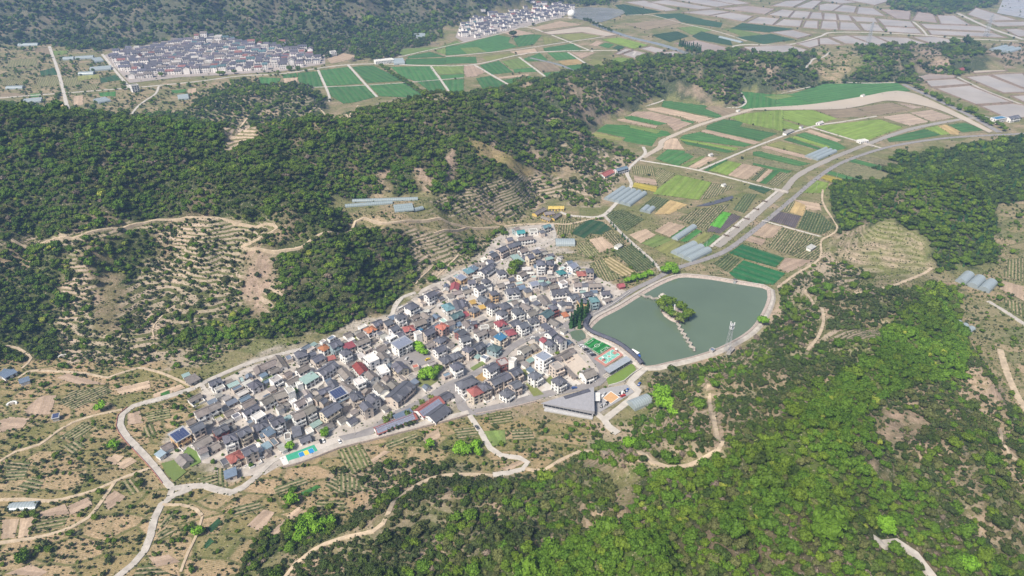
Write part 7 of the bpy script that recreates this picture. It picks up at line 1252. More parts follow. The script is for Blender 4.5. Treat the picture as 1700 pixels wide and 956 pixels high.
for a in ((.12, .13, .16, .84), (.87, .88, .16, .84), (.12, .88, .16, .172), (.12, .88, .828, .84), (.496, .504, .16, .84)): rect(mb, Q, *a, .455)
circ(mb, Q, .5, .5, .08, .12, .14, .456); circ(mb, Q, .15, .5, .24, .31, .05, .457, 16, -1.4, 1.4); circ(mb, Q, .85, .5, .24, .31, .05, .457, 16, 1.74, 4.54)
part(bt, 'line_marking', mb, M['white'])
mb = MB(); circ(mb, Q, .5, .5, .04, .06, .98, .458); part(bt, 'centre_spot', mb, M['paint'], (.52, .25, .2))
for a in (.10, .90):
    mb = MB(); p = bil(Q, a, .5, .4); d = (bil(Q, .5, .5, 0)[0] - p[0], bil(Q, .5, .5, 0)[1] - p[1]); L_ = math.hypot(*d); d = (d[0] / L_, d[1] / L_)
    mb.bar(p, (p[0], p[1], 3.2), .12); mb.bar((p[0], p[1], 3.2), (p[0] + d[0] * 1.3, p[1] + d[1] * 1.3, 3.3), .1); bx0 = (p[0] + d[0] * 1.3, p[1] + d[1] * 1.3); mb.bar((bx0[0] - d[1] * .9, bx0[1] + d[0] * .9, 3.3), (bx0[0] + d[1] * .9, bx0[1] - d[0] * .9, 3.3), .5); part(bt, 'hoop', mb, M['white'])
ct = thing('hard_court', 'small green court with blue and yellow badminton rectangles', 'sports court'); Q = quad([(474, 757), (521.6, 739), (530, 752.6), (480, 770.5)])
mb = MB(); rect(mb, Q, 0, 1, 0, 1, .50); part(ct, 'surround', mb, M['paint'], (.05, .33, .21))
for a0, a1, c in ((.40, .56, (.03, .22, .52)), (.575, .715, (.66, .52, .07)), (.73, .89, (.03, .22, .52))): mb = MB(); rect(mb, Q, a0, a1, .28, .78, .515); part(ct, 'painted_court', mb, M['paint'], c)
mb = MB()
for a in ((.395, .40, .26, .80), (.89, .895, .26, .80), (.40, .89, .26, .275), (.40, .89, .785, .80), (.565, .57, .26, .8), (.72, .725, .26, .8)): rect(mb, Q, *a, .525)
part(ct, 'line_marking', mb, M['white'])
yard([(464, 761), (474, 757), (480, 770.5), (471, 774)], (.66, .65, .63), 'white concrete apron beside the small green court', z=.45)
yard([(522, 739), (560, 724), (572, 733), (570, 740), (530, 753)], (.50, .46, .42), 'pale concrete parking apron above the retaining wall', z=.42, name='car_park')
st = thing('sand_court', 'orange sand volleyball court in the car park', 'sand court'); Q = quad([(1001, 662), (1014, 651), (1027.5, 660.5), (1014, 670.5)])
mb = MB(); rect(mb, Q, 0, 1, 0, 1, .55); part(st, 'sand', mb, M['paint'], (.56, .34, .17))
mb = MB()
for a in ((-.05, 0, -.05, 1.05), (1, 1.05, -.05, 1.05), (0, 1, -.05, 0), (0, 1, 1, 1.05)): rect(mb, Q, *a, .62)
part(st, 'kerb', mb, M['white'])

# covered stand beside the court
def canopy(name, a, b_, W, h, roofc, label, cat, mat='metal_roof', tilt=.1, z0=0.05):
    L_ = math.hypot(b_[0] - a[0], b_[1] - a[1]); t = thing(name, label, cat, ((a[0] + b_[0]) / 2, (a[1] + b_[1]) / 2, z0), math.atan2(b_[1] - a[1], b_[0] - a[0]))
    mb = MB(); mb.add([(-L_ / 2, -W / 2, h), (L_ / 2, -W / 2, h), (L_ / 2, W / 2, h + W * tilt), (-L_ / 2, W / 2, h + W * tilt), (-L_ / 2, -W / 2, h - .2), (L_ / 2, -W / 2, h - .2), (L_ / 2, W / 2, h + W * tilt - .2), (-L_ / 2, W / 2, h + W * tilt - .2)], [(0, 1, 2, 3), (7, 6, 5, 4), (0, 4, 5, 1), (1, 5, 6, 2), (2, 6, 7, 3), (3, 7, 4, 0)]); mb.build('roof', [M[mat]], t, None, 0, roofc)
    n_ = max(2, int(L_ / 6) + 1)
    for i in range(n_):
        for y in (-W / 2 + .4, W / 2 - .4): mb = MB(); x = -L_ / 2 + .4 + (L_ - .8) * i / (n_ - 1); mb.box(x - .12, x + .12, y - .12, y + .12, -.05, h - .1 + (y + W / 2) * tilt); mb.build('post', [M['steel']], t)
    return t
sdn = canopy('covered_stand', G(1007, 616, 4.4), G(1044, 594, 4.4), 5.2, 4.2, (.36, .40, .45), 'covered spectator stand with pale grey roof beside the basketball court', 'stand')
for k in range(3): mb = MB(); mb.box(-14, 14, -2.2 + k * 1.2, -1.05 + k * 1.2, -.05, .45 + k * .4); mb.build('seating_step', [M['concrete']], sdn)
canopy('car_port', G(990, 652, 3), G(990, 666, 3), 5, 3, (.72, .72, .71), 'white roofed car port beside the triangular hall', 'car port')

# the triangular hall
A, B_, C_ = G(898, 669.5, 3.6), G(986, 642.5, 5.4), G(987, 683.5, 5.4)
hall = thing('triangular_hall', 'low grey triangular hall with a sharp sloping roof and glazed side', 'hall')
mb = MB(); mb.prism([A, B_, C_], 3.3, [3.8, 5.6, 5.6]); r_ = mb.build('roof', [M['paint']], hall, None, 0, (.31, .31, .335))
def lerp(a, b_, t): return (a[0] + (b_[0] - a[0]) * t, a[1] + (b_[1] - a[1]) * t)
cen = ((A[0] + B_[0] + C_[0]) / 3, (A[1] + B_[1] + C_[1]) / 3); ins = [lerp(p, cen, .06) for p in (A, B_, C_)]
mb = MB(); mb.prism(ins, 0.05, 3.3); mb.build('wall', [M['wall']], hall, None, 0, (.42, .42, .44))
dx, dy = C_[0] - A[0], C_[1] - A[1]; Lh = math.hypot(dx, dy); nn = (dy / Lh, -dx / Lh)
for i in range(12):
    p, q = lerp(ins[0], ins[2], .02 + .08 * i), lerp(ins[0], ins[2], .02 + .08 * i + .075); o1 = .06
    mb = MB(); mb.add([(p[0] + nn[0] * o1, p[1] + nn[1] * o1, 1.5), (q[0] + nn[0] * o1, q[1] + nn[1] * o1, 1.5), (q[0] + nn[0] * o1, q[1] + nn[1] * o1, 3.1), (p[0] + nn[0] * o1, p[1] + nn[1] * o1, 3.1)], [(0, 1, 2, 3)]); mb.build('glass_panel', [M['glass']], hall)
def roofz(p):                                     # height of the sloping roof above a point
    t = max(0, min(1, ((p[0] - A[0]) * (B_[0] + C_[0] - 2 * A[0]) / 2 + (p[1] - A[1]) * (B_[1] + C_[1] - 2 * A[1]) / 2) / (((B_[0] + C_[0]) / 2 - A[0]) ** 2 + ((B_[1] + C_[1]) / 2 - A[1]) ** 2))); return 3.8 + 1.8 * t
P1, P2 = G(937, 660, 4.8), G(979, 647.5, 5.5); wv_ = 1.6
d = Vector((P2[0] - P1[0], P2[1] - P1[1], 0)).normalized(); n2 = Vector((-d.y, d.x, 0)) * wv_
mb = MB(); c4 = [Vector((*P1, 0)) - n2, Vector((*P2, 0)) - n2, Vector((*P2, 0)) + n2, Vector((*P1, 0)) + n2]
vv = [(p.x, p.y, roofz(p) + .25) for p in c4]; mb.add(vv + [(x, y, z - .5) for x, y, z in vv], [(0, 1, 2, 3), (0, 4, 5, 1), (1, 5, 6, 2), (2, 6, 7, 3), (3, 7, 4, 0)]); mb.build('skylight', [M['dark']], r_)
mb = MB(); p, q = lerp(A, C_, .08), lerp(A, C_, .98)
mb.add([(p[0] + nn[0] * 3, p[1] + nn[1] * 3, .06), (q[0] + nn[0] * 2, q[1] + nn[1] * 2, .06), (q[0], q[1], .06), (p[0], p[1], .06)] + [(p[0] + nn[0] * 3, p[1] + nn[1] * 3, .9), (q[0] + nn[0] * 2, q[1] + nn[1] * 2, .9), (q[0], q[1], .9), (p[0], p[1], .9)], [(4, 5, 6, 7), (0, 1, 5, 4), (1, 2, 6, 5), (2, 3, 7, 6), (3, 0, 4, 7)]); mb.build('terrace', [M['wall']], hall, None, 0, (.45, .45, .46))

# retaining wall below the village road
def wall_line(name, pts, h, th, mat, label, cat='wall', z0=-.1, color=None):
    c = spline(pts, 6); V = []; F = []
    for i, p in enumerate(c):
        a = c[max(0, i - 1)]; b_ = c[min(len(c) - 1, i + 1)]; d = math.hypot(b_[0] - a[0], b_[1] - a[1]) or 1; n_ = (-(b_[1] - a[1]) / d * th / 2, (b_[0] - a[0]) / d * th / 2)
        for s, z in ((-1, z0), (1, z0), (1, h), (-1, h)): V.append((p[0] + n_[0] * s, p[1] + n_[1] * s, z))
    for i in range(len(c) - 1):
        a = i * 4; F += [(a + k, a + 4 + k, a + 4 + (k + 1) % 4, a + (k + 1) % 4) for k in range(4)]
    F += [(3, 2, 1, 0), tuple(len(V) - 4 + k for k in range(4))]
    me = mesh(name, V, F, [mat]); bm_ = bmesh.new(); bm_.from_mesh(me); bmesh.ops.recalc_face_normals(bm_, faces=bm_.faces); bm_.to_mesh(me); bm_.free()
    return tag(obj(name, me, None, None, 0, color), label, cat)
wall_line('retaining_wall', [G(*p) for p in [(466, 777), (490, 772), (530, 758), (566, 744), (612, 733), (662, 720), (722, 705), (760, 695), (776, 690)]], 1.5, .7, M['stone'], 'long stone retaining wall below the village road')
wall_line('retaining_wall', [G(*p) for p in [(790, 688), (845, 678), (890, 667)]], 1.1, .6, M['stone'], 'short stone parapet on the road toward the triangular hall')
wall_line('kerb_rail', [G(*p) for p in [(212, 676), (196, 690), (193, 708), (204, 728), (230, 756), (252, 780), (270, 803)]], .9, .3, m_plain('red_white_rail', (.36, .16, .13), .7), 'low reddish crash rail outside the loop road', 'rail')
for pts, lb in (([(1066, 612), (1050, 622), (1036, 634), (1010, 642)], 'curved stone wall below the bright lawn'), ([(640, 604), (654, 598), (668, 590)], 'low wall beside the school yard'), ([(652, 526), (686, 520), (700, 512)], 'white wall beside the hillside villa'), ([(708, 520), (732, 504), (748, 494)], 'white wall along the hillside lane'), ([(985, 524), (1015, 508), (1046, 486)], 'white garden wall facing the pond road')):
    wall_line('garden_wall', [G(*p) for p in pts], 1.6, .35, M['wall'], lb, 'wall', color=(.6, .58, .55))

# ---------------------------------------------------------------- things in and around the pond
isl = thing('pond_island', 'small wooded island in the green pond', 'island')
_ic = G(1118, 522)
IP = spline([lerp(G(*p), _ic, .2) for p in [(1090, 512), (1098, 504), (1118, 502), (1132, 510), (1146, 526), (1142, 538), (1128, 542), (1112, 536), (1098, 526), (1090, 512)]], 4)[:-1]
mb = MB(); c_ = (sum(p[0] for p in IP) / len(IP), sum(p[1] for p in IP) / len(IP)); n_ = len(IP); I2 = [lerp(p, c_, .18) for p in IP]
V = [(*p, -.2) for p in IP] + [(*p, 1.0) for p in I2] + [(*c_, 1.5)]
F = [(i, (i + 1) % n_, n_ + (i + 1) % n_, n_ + i) for i in range(n_)] + [(n_ + i, n_ + (i + 1) % n_, 2 * n_) for i in range(n_)]
me = mesh('shore', V, F, [M['stone']]); bm_ = bmesh.new(); bm_.from_mesh(me); bmesh.ops.recalc_face_normals(bm_, faces=bm_.faces); bm_.to_mesh(me); bm_.free(); obj('shore', me, isl)
for u, v, s, sp in [(1096, 512, 2.6, 'mid'), (1104, 508, 3.0, 'bright'), (1112, 510, 3.0, 'mid'), (1098, 518, 2.2, 'light'), (1108, 522, 2.6, 'mid'), (1130, 518, 3.0, 'mid'), (1120, 531, 2.6, 'light'), (1132, 534, 3.0, 'mid'), (1143, 530, 3.2, 'mid'), (1114, 528, 2.4, 'bright'), (1126, 538, 2.4, 'light')]:
    x, y = G(u, v); plant('island_tree', sp, x, y, s * 1.7, {'mid': 'mid green', 'bright': 'bright green', 'light': 'pale bushy'}[sp] + ' tree on the pond island', {'mid': 'mid green', 'bright': 'bright green', 'light': 'pale bushy'}[sp] + ' island trees', .9)
def zigzag(pts, label):
    t = thing('zigzag_bridge', label, 'bridge'); n_ = len(pts)
    for i in range(n_ - 1):
        a, b_ = Vector((*pts[i], 0)), Vector((*pts[i + 1], 0)); d = b_ - a; L_ = d.length; c = (a + b_) / 2; rz = math.atan2(d.y, d.x)
        mb = MB(); mb.box(-L_ / 2 - .4, L_ / 2 + .4, -.8, .8, .9, 1.12); mb.box(-L_ / 2 + .4, -L_ / 2 + .9, -.6, .6, -.6, .89); mb.build('deck', [M['concrete']], t, (c.x, c.y, .012 * (i % 2)), rz)
        for s in (-1, 1): mb = MB(); mb.box(-L_ / 2 - .4, L_ / 2 + .4, s * .72 - .06, s * .72 + .06, 1.12, 1.9); mb.build('railing', [M['concrete']], t, (c.x, c.y, .012 * (i % 2)), rz)
    return t
def zz(p0, p1, n_, am):
    a, b_ = Vector((*G(*p0), 0)), Vector((*G(*p1), 0)); d = (b_ - a); nrm = Vector((-d.y, d.x, 0)).normalized() * am
    return [((a + d * i / n_ + nrm * (1 if i % 2 else -1) * (0 if i in (0, n_) else 1)).x, (a + d * i / n_ + nrm * (1 if i % 2 else -1) * (0 if i in (0, n_) else 1)).y) for i in range(n_ + 1)]
zigzag(zz((1124, 540), (1152, 584), 12, 1.1), 'pale zigzag bridge from the island to the near bank')
zigzag(zz((1060, 491), (1096, 500), 6, 1.2), 'pale zigzag bridge from the far bank to the pavilion')
x, y = G(1099, 500); pv = thing('pavilion', 'white two tiered pavilion beside the pond island', 'pavilion', (x, y, .3))
mb = MB(); mb.box(-2.6, 2.6, -2.6, 2.6, -.6, .9); mb.build('base', [M['concrete']], pv)
for sx in (-2, 2):
    for sy in (-2, 2): mb = MB(); mb.cyl(sx, sy, .9, 4.2, .2, .2, 8); mb.build('column', [M['white']], pv)
for z0, rr, hh in ((4.2, 3.6, 1.3), (6.0, 2.4, 1.6)): mb = MB(); mb.cyl(0, 0, z0, z0 + hh, rr, .3, 8); mb.build('roof', [M['concrete']], pv)
mb = MB(); mb.cyl(0, 0, 5.3, 6.1, 1.5, 1.5, 8); mb.build('upper_drum', [M['white']], pv)
x, y = G(1118, 524); lp = thing('monument_column', 'tall slim white column standing on the pond island', 'monument', (x, y, .8)); mb = MB(); mb.box(-1, 1, -1, 1, -.4, 1); mb.build('plinth', [M['concrete']], lp); mb = MB(); mb.cyl(0, 0, 1, 9, .45, .3, 10); mb.build('shaft', [M['white']], lp); mb = MB(); mb.cyl(0, 0, 9, 9.7, .55, .2, 10); mb.build('cap', [M['white']], lp)
# covered corridor on the west bank
CP_ = [G(*p) for p in [(977, 528), (971, 542), (975, 550), (984, 556), (998, 561.5), (1019, 570), (1034, 579), (1048, 590), (1060, 602), (1065, 608)]]
co = thing('covered_corridor', 'long dark tiled covered corridor winding along the pond bank', 'corridor')
for i in range(len(CP_) - 1):
    a, b_ = CP_[i], CP_[i + 1]; L_ = math.hypot(b_[0] - a[0], b_[1] - a[1]); c = lerp(a, b_, .5); rz = math.atan2(b_[1] - a[1], b_[0] - a[0])
    rm, h = roof_gable(L_, 2.6, R(30), .7); rm.build('roof', [M['roof']], co, (*c, 3.6 + .012 * (i % 2)), rz, (.10, .105, .14)); mb = MB(); mb.box(-L_ / 2, L_ / 2, -1.6, 1.6, .3, .75); mb.build('deck', [M['concrete']], co, (*c, .012 * (i % 2)), rz)
    for k in range(max(2, int(L_ / 4))):
        for s in (-1.2, 1.2): mb = MB(); xx = -L_ / 2 + L_ * (k + .5) / max(2, int(L_ / 4)); mb.box(xx - .11, xx + .11, s - .11, s + .11, .75, 3.5); mb.build('post', [M['bark']], co, c + (0,), rz)
# small inner pool by the conifers
sheet('pool', spline([G(*p) for p in [(946, 552), (954, 549), (966, 548), (972, 556), (972, 562), (960, 568), (950, 562), (946, 552)]], 4), M['pondw'], 'small dark inner pool beside the conifers', None, .45)
# boat
x, y = G(1055, 588.5); bo = thing('tour_boat', 'blue and white pleasure boat moored by the corridor', 'boat', (x, y, .3), R(-48))
hull = [(-4.2, -1.3), (3, -1.3), (4.6, 0), (3, 1.3), (-4.2, 1.3)]
mb = MB(); mb.prism(hull, -.2, .7); mb.build('hull', [M['car']], bo, None, 0, (.03, .12, .5)); mb = MB(); mb.box(-3.6, 2.2, -1, 1, .7, 1.5); mb.build('cabin', [M['white']], bo); mb = MB(); mb.box(-3.9, 2.6, -1.25, 1.25, 2.1, 2.25); mb.build('awning', [M['white']], bo)
for xx in (-3.4, 0, 2.2):
    for yy in (-1.05, 1.05): mb = MB(); mb.box(xx - .05, xx + .05, yy - .05, yy + .05, .7, 2.1); mb.build('post', [M['steel']], bo)
# sluice hut on the north bank
x, y = G(1219, 471); sh_ = thing('sluice_gate', 'small dark sluice gate tower on the north pond bank', 'sluice gate', (x, y, .9), R(-8)); mb = MB()
for sx in (-1, 1): mb = MB(); mb.box(sx - .15, sx + .15, -.15, .15, -1.2, 3.4); mb.build('post', [M['concrete']], sh_)
mb = MB(); mb.box(-1.5, 1.5, -.6, .6, 3.4, 3.8); mb.build('head_beam', [M['dark']], sh_); mb = MB(); mb.box(-.85, .85, -.1, .1, -1, 1.6); mb.build('gate_leaf', [M['steel']], sh_)

# ---------------------------------------------------------------- masts
def lattice(name, label, x, y, z, h, w0, w1, arms=(), cat='mast', r_=.12):
    t = thing(name, label, cat, (x, y, z)); n_ = max(5, int(h / 4)); cs = [(-1, -1), (1, -1), (1, 1), (-1, 1)]
    for a, b_ in cs: mb = MB(); mb.bar((a * w0, b_ * w0, -.5), (a * w1, b_ * w1, h), r_); mb.build('leg', [M['steel']], t)
    mb = MB()
    for i in range(n_):
        k0, k1 = i / n_, (i + 1) / n_; a0 = w0 + (w1 - w0) * k0; a1 = w0 + (w1 - w0) * k1
        for j in range(4):
            p, q = cs[j], cs[(j + 1) % 4]; mb.bar((p[0] * a0, p[1] * a0, h * k0), (q[0] * a1, q[1] * a1, h * k1), r_ * .6); mb.bar((p[0] * a1, p[1] * a1, h * k1), (q[0] * a1, q[1] * a1, h * k1), r_ * .6)
    o = mb.build('bracing', [M['steel']], t)
    for zz_, s in arms: mb = MB(); mb.bar((-s, 0, zz_), (s, 0, zz_), r_ * 1.6); mb.bar((-s, 0, zz_), (0, 0, zz_ + 1.5), r_); mb.bar((s, 0, zz_), (0, 0, zz_ + 1.5), r_); mb.build('cross_arm', [M['steel']], t)
    return t
x, y = T(1206, 588); tw = lattice('telecom_mast', 'grey lattice telecom mast on the bank beside the pond', x, y, float(zat(x, y)), 27, 1.8, .7)
for z0 in (22.5, 25.5):
    mb = MB(); mb.cyl(0, 0, z0, z0 + .2, 1.6, 1.6, 12); mb.build('platform', [M['steel']], tw)
    for k in range(3): a = k * 2.094; mb = MB(); mb.box(1.5 * math.cos(a) - .25, 1.5 * math.cos(a) + .25, 1.5 * math.sin(a) - .25, 1.5 * math.sin(a) + .25, z0 + .2, z0 + 2.2); mb.build('antenna', [M['white']], tw)
for u, v, lb in ((1636, 61, 'steel power pylon rising over the salt pans'), (1440, 76, 'steel power pylon behind the wooded ridge')):
    x, y = T(u, v); lattice('power_pylon', lb, x, y, float(zat(x, y)), 46, 4, .8, [(30, 9), (36, 8), (42, 6)], 'pylon', .32)

# the white dome by the reservoir
x, y = G(948, 30); dm = thing('white_dome', 'large white spherical dome beside the reservoir', 'dome', (x, y, 0)); mb = MB(); mb.cyl(0, 0, -.2, 3.5, 7.5, 7, 24); mb.build('base', [M['concrete']], dm)
bs = bmesh.new(); bmesh.ops.create_uvsphere(bs, u_segments=28, v_segments=16, radius=9); me = bpy.data.meshes.new('globe'); bs.to_mesh(me); bs.free(); me.materials.append(M['white']); me.polygons.foreach_set('use_smooth', [True] * len(me.polygons)); obj('globe', me, dm, (0, 0, 10.2))

# ---------------------------------------------------------------- greenhouses
def tunnel_mesh(L_, W, h, n_=8):
    V = []; F = []
    for x in (-L_ / 2, L_ / 2):
        for i in range(n_ + 1): a = math.pi * i / n_; V.append((x, -W / 2 * math.cos(a), h * math.sin(a) ** .8))
    F = [(i, n_ + 1 + i, n_ + 2 + i, i + 1) for i in range(n_)] + [tuple(range(n_ + 1)), tuple(range(2 * n_ + 1, n_, -1))]
    me = mesh('tunnel', V, F, [M['plastic']]); bm_ = bmesh.new(); bm_.from_mesh(me); bmesh.ops.recalc_face_normals(bm_, faces=bm_.faces); bm_.to_mesh(me); bm_.free(); return me
def greenhouse(p0, p1, n_, W, h, label, c=(.33, .385, .41), drape=False):
    """n tunnels side by side; p0-p1 is the axis line of the tunnel nearest the camera"""
    a, b_ = (T(*p0), T(*p1)) if drape else (G(*p0), G(*p1)); L_ = math.hypot(b_[0] - a[0], b_[1] - a[1]); cx, cy = lerp(a, b_, .5); rz = math.atan2(b_[1] - a[1], b_[0] - a[0])
    if math.cos(rz) < 0: rz += math.pi
    z = float(zat(cx, cy)) if drape else .05
    t = thing('greenhouse', label, 'greenhouse', (cx, cy, z), rz); me = tunnel_mesh(L_, W, h)
    for k in range(n_): obj('tunnel', me, t, (0, k * W * .985, 0), 0, c)
    return t
for a in [((1042, 342), (1070, 322), 5, 6.5, 3.6, 'pale multi span greenhouse beside the white field road'), ((1075, 354), (1084, 346), 2, 6, 3.2, 'short double greenhouse among the small plots'), ((1120, 398), (1152, 377), 1, 7, 3.2, 'single long tunnel greenhouse among the mosaic plots'), ((1142, 433), (1176, 416), 3, 8, 4.0, 'pale greenhouse at the head of the canal'), ((922, 404), (954, 404), 1, 12, 4.2, 'grey glasshouse below the temple road'), ((1354, 266), (1386, 252), 3, 6, 3.4, 'blue white greenhouse beside the canal'), ((16, 842), (63, 839), 1, 6, 1.7, 'small grey tunnel greenhouse beside the dirt track'), ((1047, 676), (1077, 664), 1, 9.5, 4.2, 'steel framed greenhouse shed beside the huge vivid trees'),
          ((32, 76), (65, 75), 1, 14, 5, 'long blue white greenhouse under the far mountain'), ((106, 99), (124, 98), 1, 14, 5, 'short greenhouse beside the long straight road'), ((126, 98), (156, 96), 1, 14, 5, 'long greenhouse behind the far village road'), ((157, 104), (172, 102), 3, 10, 5, 'triple span greenhouse beside the far village'), ((150, 118), (185, 115), 2, 10, 5, 'blue white greenhouse beside the far village road'), ((132, 124), (157, 123), 1, 12, 5, 'low pale greenhouse in the far plots'), ((40, 172), (70, 169), 2, 9, 5, 'double greenhouse near the left hill foot'), ((163, 172), (183, 168), 3, 8, 4, 'triple white greenhouse behind the left hill'), ((12, 147), (40, 146), 1, 12, 4, 'pale greenhouse among the far dark plots'), ((654, 107), (672, 106), 4, 9, 5, 'white multi span greenhouse beside the factory'), ((1195, 62), (1232, 71), 1, 8, 3, 'long thin white tunnel among the dark plots'), ((1668, 88), (1690, 82), 3, 12, 5, 'pale blue greenhouse by the sea hills'), ((296, 166), (314, 164), 3, 8, 4, 'small pale greenhouse behind the far knoll')]:
    greenhouse(*a)
for a in [((585, 334), (694, 331), 1, 4.8, 2.4, 'longest tunnel greenhouse along the back of the hillside bench'), ((573, 343), (652, 337), 1, 4.8, 2.4, 'front left tunnel greenhouse on the hillside bench'), ((655, 351), (687, 350), 3, 4.8, 2.4, 'triple short tunnel greenhouse on the hillside bench'), ((686, 349), (702, 346), 1, 4.6, 2.4, 'small end tunnel greenhouse on the hillside bench')]: greenhouse(*a, (.27, .33, .35), True)
x, y = G(1642, 490); gh = greenhouse((1632, 484), (1646, 470), 3, 9, 4.5, 'white triple tunnel greenhouse in the eastern valley')
greenhouse((1594, 553), (1614, 546), 4, 5, 2.2, 'small row of white tunnels on the slope of the eastern valley', drape=True)
greenhouse((694, 64), (712, 62), 3, 12, 6, 'white greenhouse on the far mountain foot', drape=True)

# ---------------------------------------------------------------- cars
def car_meshes():
    mb = MB(); pr = [(-2.2, .35), (2.2, .35), (2.25, .75), (1.35, .92), (-2.1, .98), (-2.25, .7)]
    for y in (-.85, .85): pass
    n_ = len(pr); mb.add([(x, -.87, z) for x, z in pr] + [(x, .87, z) for x, z in pr], [tuple(range(n_)), tuple(range(2 * n_ - 1, n_ - 1, -1))] + [(i, n_ + i, n_ + (i + 1) % n_, (i + 1) % n_) for i in range(n_)])
    body = mb.mesh('body', [M['car']])
    mb = MB(); mb.add([(-1.9, -.8, .95), (1.1, -.8, .92), (1.1, .8, .92), (-1.9, .8, .95), (-1.45, -.66, 1.42), (.45, -.66, 1.44), (.45, .66, 1.44), (-1.45, .66, 1.42)], [(0, 1, 5, 4), (1, 2, 6, 5), (2, 3, 7, 6), (3, 0, 4, 7)]); gl = mb.mesh('window_band', [M['glass']])
    mb = MB(); mb.add([(-1.46, -.67, 1.43), (.46, -.67, 1.45), (.46, .67, 1.45), (-1.46, .67, 1.43)], [(0, 1, 2, 3)]); rf = mb.mesh('roof_panel', [M['car']])
    mb = MB(); mb.bar((0, -.1, 0), (0, .1, 0), .33, 0, 12); wh = mb.mesh('wheel', [M['rubber']])
    for me in (body, gl, rf):
        bm_ = bmesh.new(); bm_.from_mesh(me); bmesh.ops.recalc_face_normals(bm_, faces=bm_.faces); bm_.to_mesh(me); bm_.free()
    return body, gl, rf, wh
CB, CG, CR, CW = car_meshes()
CCOL = {'white': (.75, .75, .75), 'black': (.02, .02, .025), 'silver': (.42, .43, .45), 'red': (.5, .03, .03), 'blue': (.04, .10, .32), 'grey': (.12, .125, .14), 'yellow': (.7, .5, .05)}
def car(u, v, ang, cn, where, z=.46):
    x, y = G(u, v); t = thing('parked_car', f'{cn} car parked {where}', 'car', (x, y, z), R(ang), f'{cn} cars parked {where}')
    t.scale = (.88, .88, .88)
    obj('body', CB, t, None, 0, CCOL[cn]); obj('window_band', CG, t); obj('roof_panel', CR, t, None, 0, CCOL[cn])
    for sx in (-1.4, 1.35):
        for sy in (-.85, .85): obj('wheel', CW, t, (sx, sy, .33))
for i, (u, v) in enumerate([(1029, 655.5), (1033, 653.5), (1037, 651.5), (1041, 649)]): car(u, v, 62, ['black', 'white', 'black', 'blue'][i], 'in the row by the white concrete road')
for i, (u, v) in enumerate([(999, 675.5), (1003, 673.5), (1007.5, 671)]): car(u, v, 62, ['grey', 'silver', 'black'][i], 'in the row below the sand court')
for u, v, a, c, wh in [(1000, 660, 60, 'white', 'between the car port and the sand court'), (1003, 655, 60, 'silver', 'between the car port and the sand court'), (1034, 658.5, 30, 'red', 'at the car park edge'), (533, 734.5, -60, 'black', 'above the retaining wall'), (537, 733.5, -60, 'white', 'above the retaining wall'), (564, 735, -60, 'white', 'by the road barrier above the wall'), (521, 648.5, 20, 'grey', 'in the lane below the mint roof'), (493, 650.5, 10, 'red', 'in the open yard by the white stair tower'), (710, 598, 40, 'yellow', 'in the school yard'), (434, 762, 30, 'silver', 'beside the red roofed villa'), (953, 645.5, 18, 'blue', 'on the street above the triangular hall'), (977, 637, 10, 'black', 'behind the ancestral hall'), (984, 634.5, 10, 'white', 'behind the ancestral hall'), (1061, 639, 60, 'blue', 'on the new white concrete road'), (792, 711, -55, 'grey', 'on the white concrete lane'), (884, 562, 30, 'white', 'on the street through the village')]: car(u, v, a, c, wh)
for i in range(3): car(668 + i * 7, 590 + i * 6.5, 75, ['white', 'silver', 'black'][i], 'in the row beside the school yard')
for i in range(3): car(965 + i * 4, 575.5 + i * 3.2, 20, ['white', 'white', 'black'][i], 'in the strip beside the football pitch', .5)
for i in range(3): car(978 + i * 3.5, 585 + i * 3, 20, ['grey', 'silver', 'black'][i], 'in the strip toward the basketball court', .5)

# ---------------------------------------------------------------- canal bridges, barges of weed, poles
for u, v, a, L_, lb in ((1296, 318, -38, 16, 'small concrete bridge where the white path meets the canal'), (1438, 240, -58, 20, 'small dark bridge on the short farm road')):
    x, y = G(u, v); t = thing('canal_bridge', lb, 'bridge', (x, y, .5), R(a)); mb = MB(); mb.box(-L_ / 2, L_ / 2, -2.2, 2.2, .0, .45); mb.build('deck', [M['concrete']], t)
    for s in (-1, 1): mb = MB(); mb.box(-L_ / 2, L_ / 2, s * 2.0 - .12, s * 2.0 + .12, .45, 1.3); mb.build('parapet', [M['concrete']], t)
for i, (u, v) in enumerate([(1206, 392), (1222, 378), (1239, 364), (1255, 348), (1269, 335)]):
    x, y = G(u, v); t = thing('canal_jetty', 'small dark wooden jetty on the white path side of the canal', 'jetty', (x, y, .5), R(-35), 'jetties along the canal'); mb = MB(); mb.box(-3, 3, -1, 1, .35, .6); mb.build('deck', [M['bark']], t)
    for sx in (-2.6, 2.6):
        for sy in (-.8, .8): mb = MB(); mb.box(sx - .12, sx + .12, sy - .12, sy + .12, -.4, 1.6); mb.build('post', [M['bark']], t)
def pole(u, v, lb, grp):
    x, y = T(u, v); t = thing('utility_pole', lb, 'pole', (x, y, float(zat(x, y))), R(20), grp); mb = MB(); mb.cyl(0, 0, -.4, 9.5, .16, .11, 7); mb.build('shaft', [M['concrete']], t); mb = MB(); mb.box(-1, 1, -.06, .06, 8.7, 8.85); mb.build('cross_arm', [M['steel']], t)
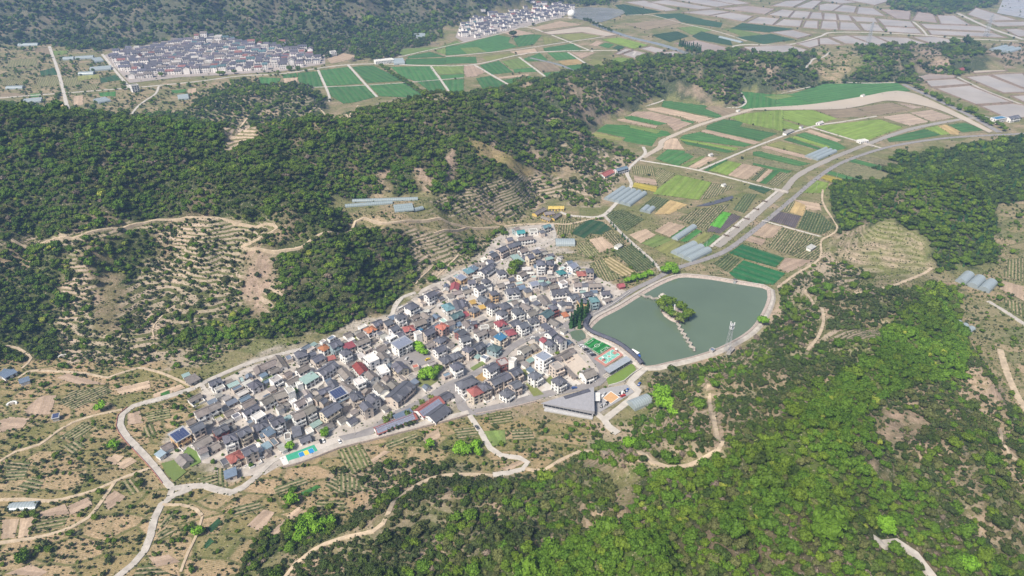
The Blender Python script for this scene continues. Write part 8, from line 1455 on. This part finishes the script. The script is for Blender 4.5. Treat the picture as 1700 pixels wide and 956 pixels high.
for i in range(9): pole(1090 + 42 * i - i * i * .6, 462 - 24 * i + i * i * .45, 'concrete utility pole along the pond and canal road', 'poles along the pond and canal road')
for u, v in ((590, 722), (650, 704), (712, 676), (766, 668), (856, 668), (930, 651), (520, 632), (560, 600), (610, 566), (470, 700), (420, 722), (640, 620), (690, 560), (740, 590), (780, 530), (830, 570), (880, 545), (820, 480), (870, 500), (910, 470), (950, 500), (880, 640)): pole(u, v, 'concrete utility pole in the village streets and lanes', 'poles in the village lanes')
# dark film laid over a sloping bed, and the island of the old tomb terraces
sheet('film_covered_bed', tile(920, 310, 5, [(1170, 165), (1480, 75), (1490, 95), (1440, 120), (1280, 160)]), M['dark'], 'long bed covered with dark blue plastic film', None, .45)
for u, v in ((105, 593), (20, 672)):
    x, y = T(u, v); t = thing('tomb', 'white horseshoe tomb on the ' + ('scrub slope' if u > 50 else 'western plots'), 'tomb', (x, y, float(zat(x, y)) + .05), R(15)); mb = MB()
    for k in range(9):
        a = math.pi * (k / 8); mb = MB() if k == 0 else mb; mb.box(2.6 * math.cos(a) - .55, 2.6 * math.cos(a) + .55, 2.6 * math.sin(a) - .3, 2.6 * math.sin(a) + .3, -.2, 1.1 + .004 * k)
    mb.build('curved_wall', [M['white']], t); mb = MB(); mb.box(-1.2, 1.2, .2, 1.0, -.2, 1.5); mb.build('headstone', [M['concrete']], t)

# ---------------------------------------------------------------- the hazy air
hz = MB(); hz.box(-2450, 2550, -60, 4300, -6, 470)
hm = bpy.data.materials.new('air_haze'); hm.use_nodes = True; hn = hm.node_tree.nodes; hn.clear()
pv_ = hn.new('ShaderNodeVolumePrincipled'); pv_.inputs['Color'].default_value = (.34, .57, .98, 1); pv_.inputs['Density'].default_value = 0.00014; pv_.inputs['Anisotropy'].default_value = 0.0
ho = hn.new('ShaderNodeOutputMaterial'); hm.node_tree.links.new(pv_.outputs[0], ho.inputs['Volume'])
o = hz.build('haze', [hm]); tag(o, 'pale blue haze filling the valley air', 'haze', None, 'stuff')
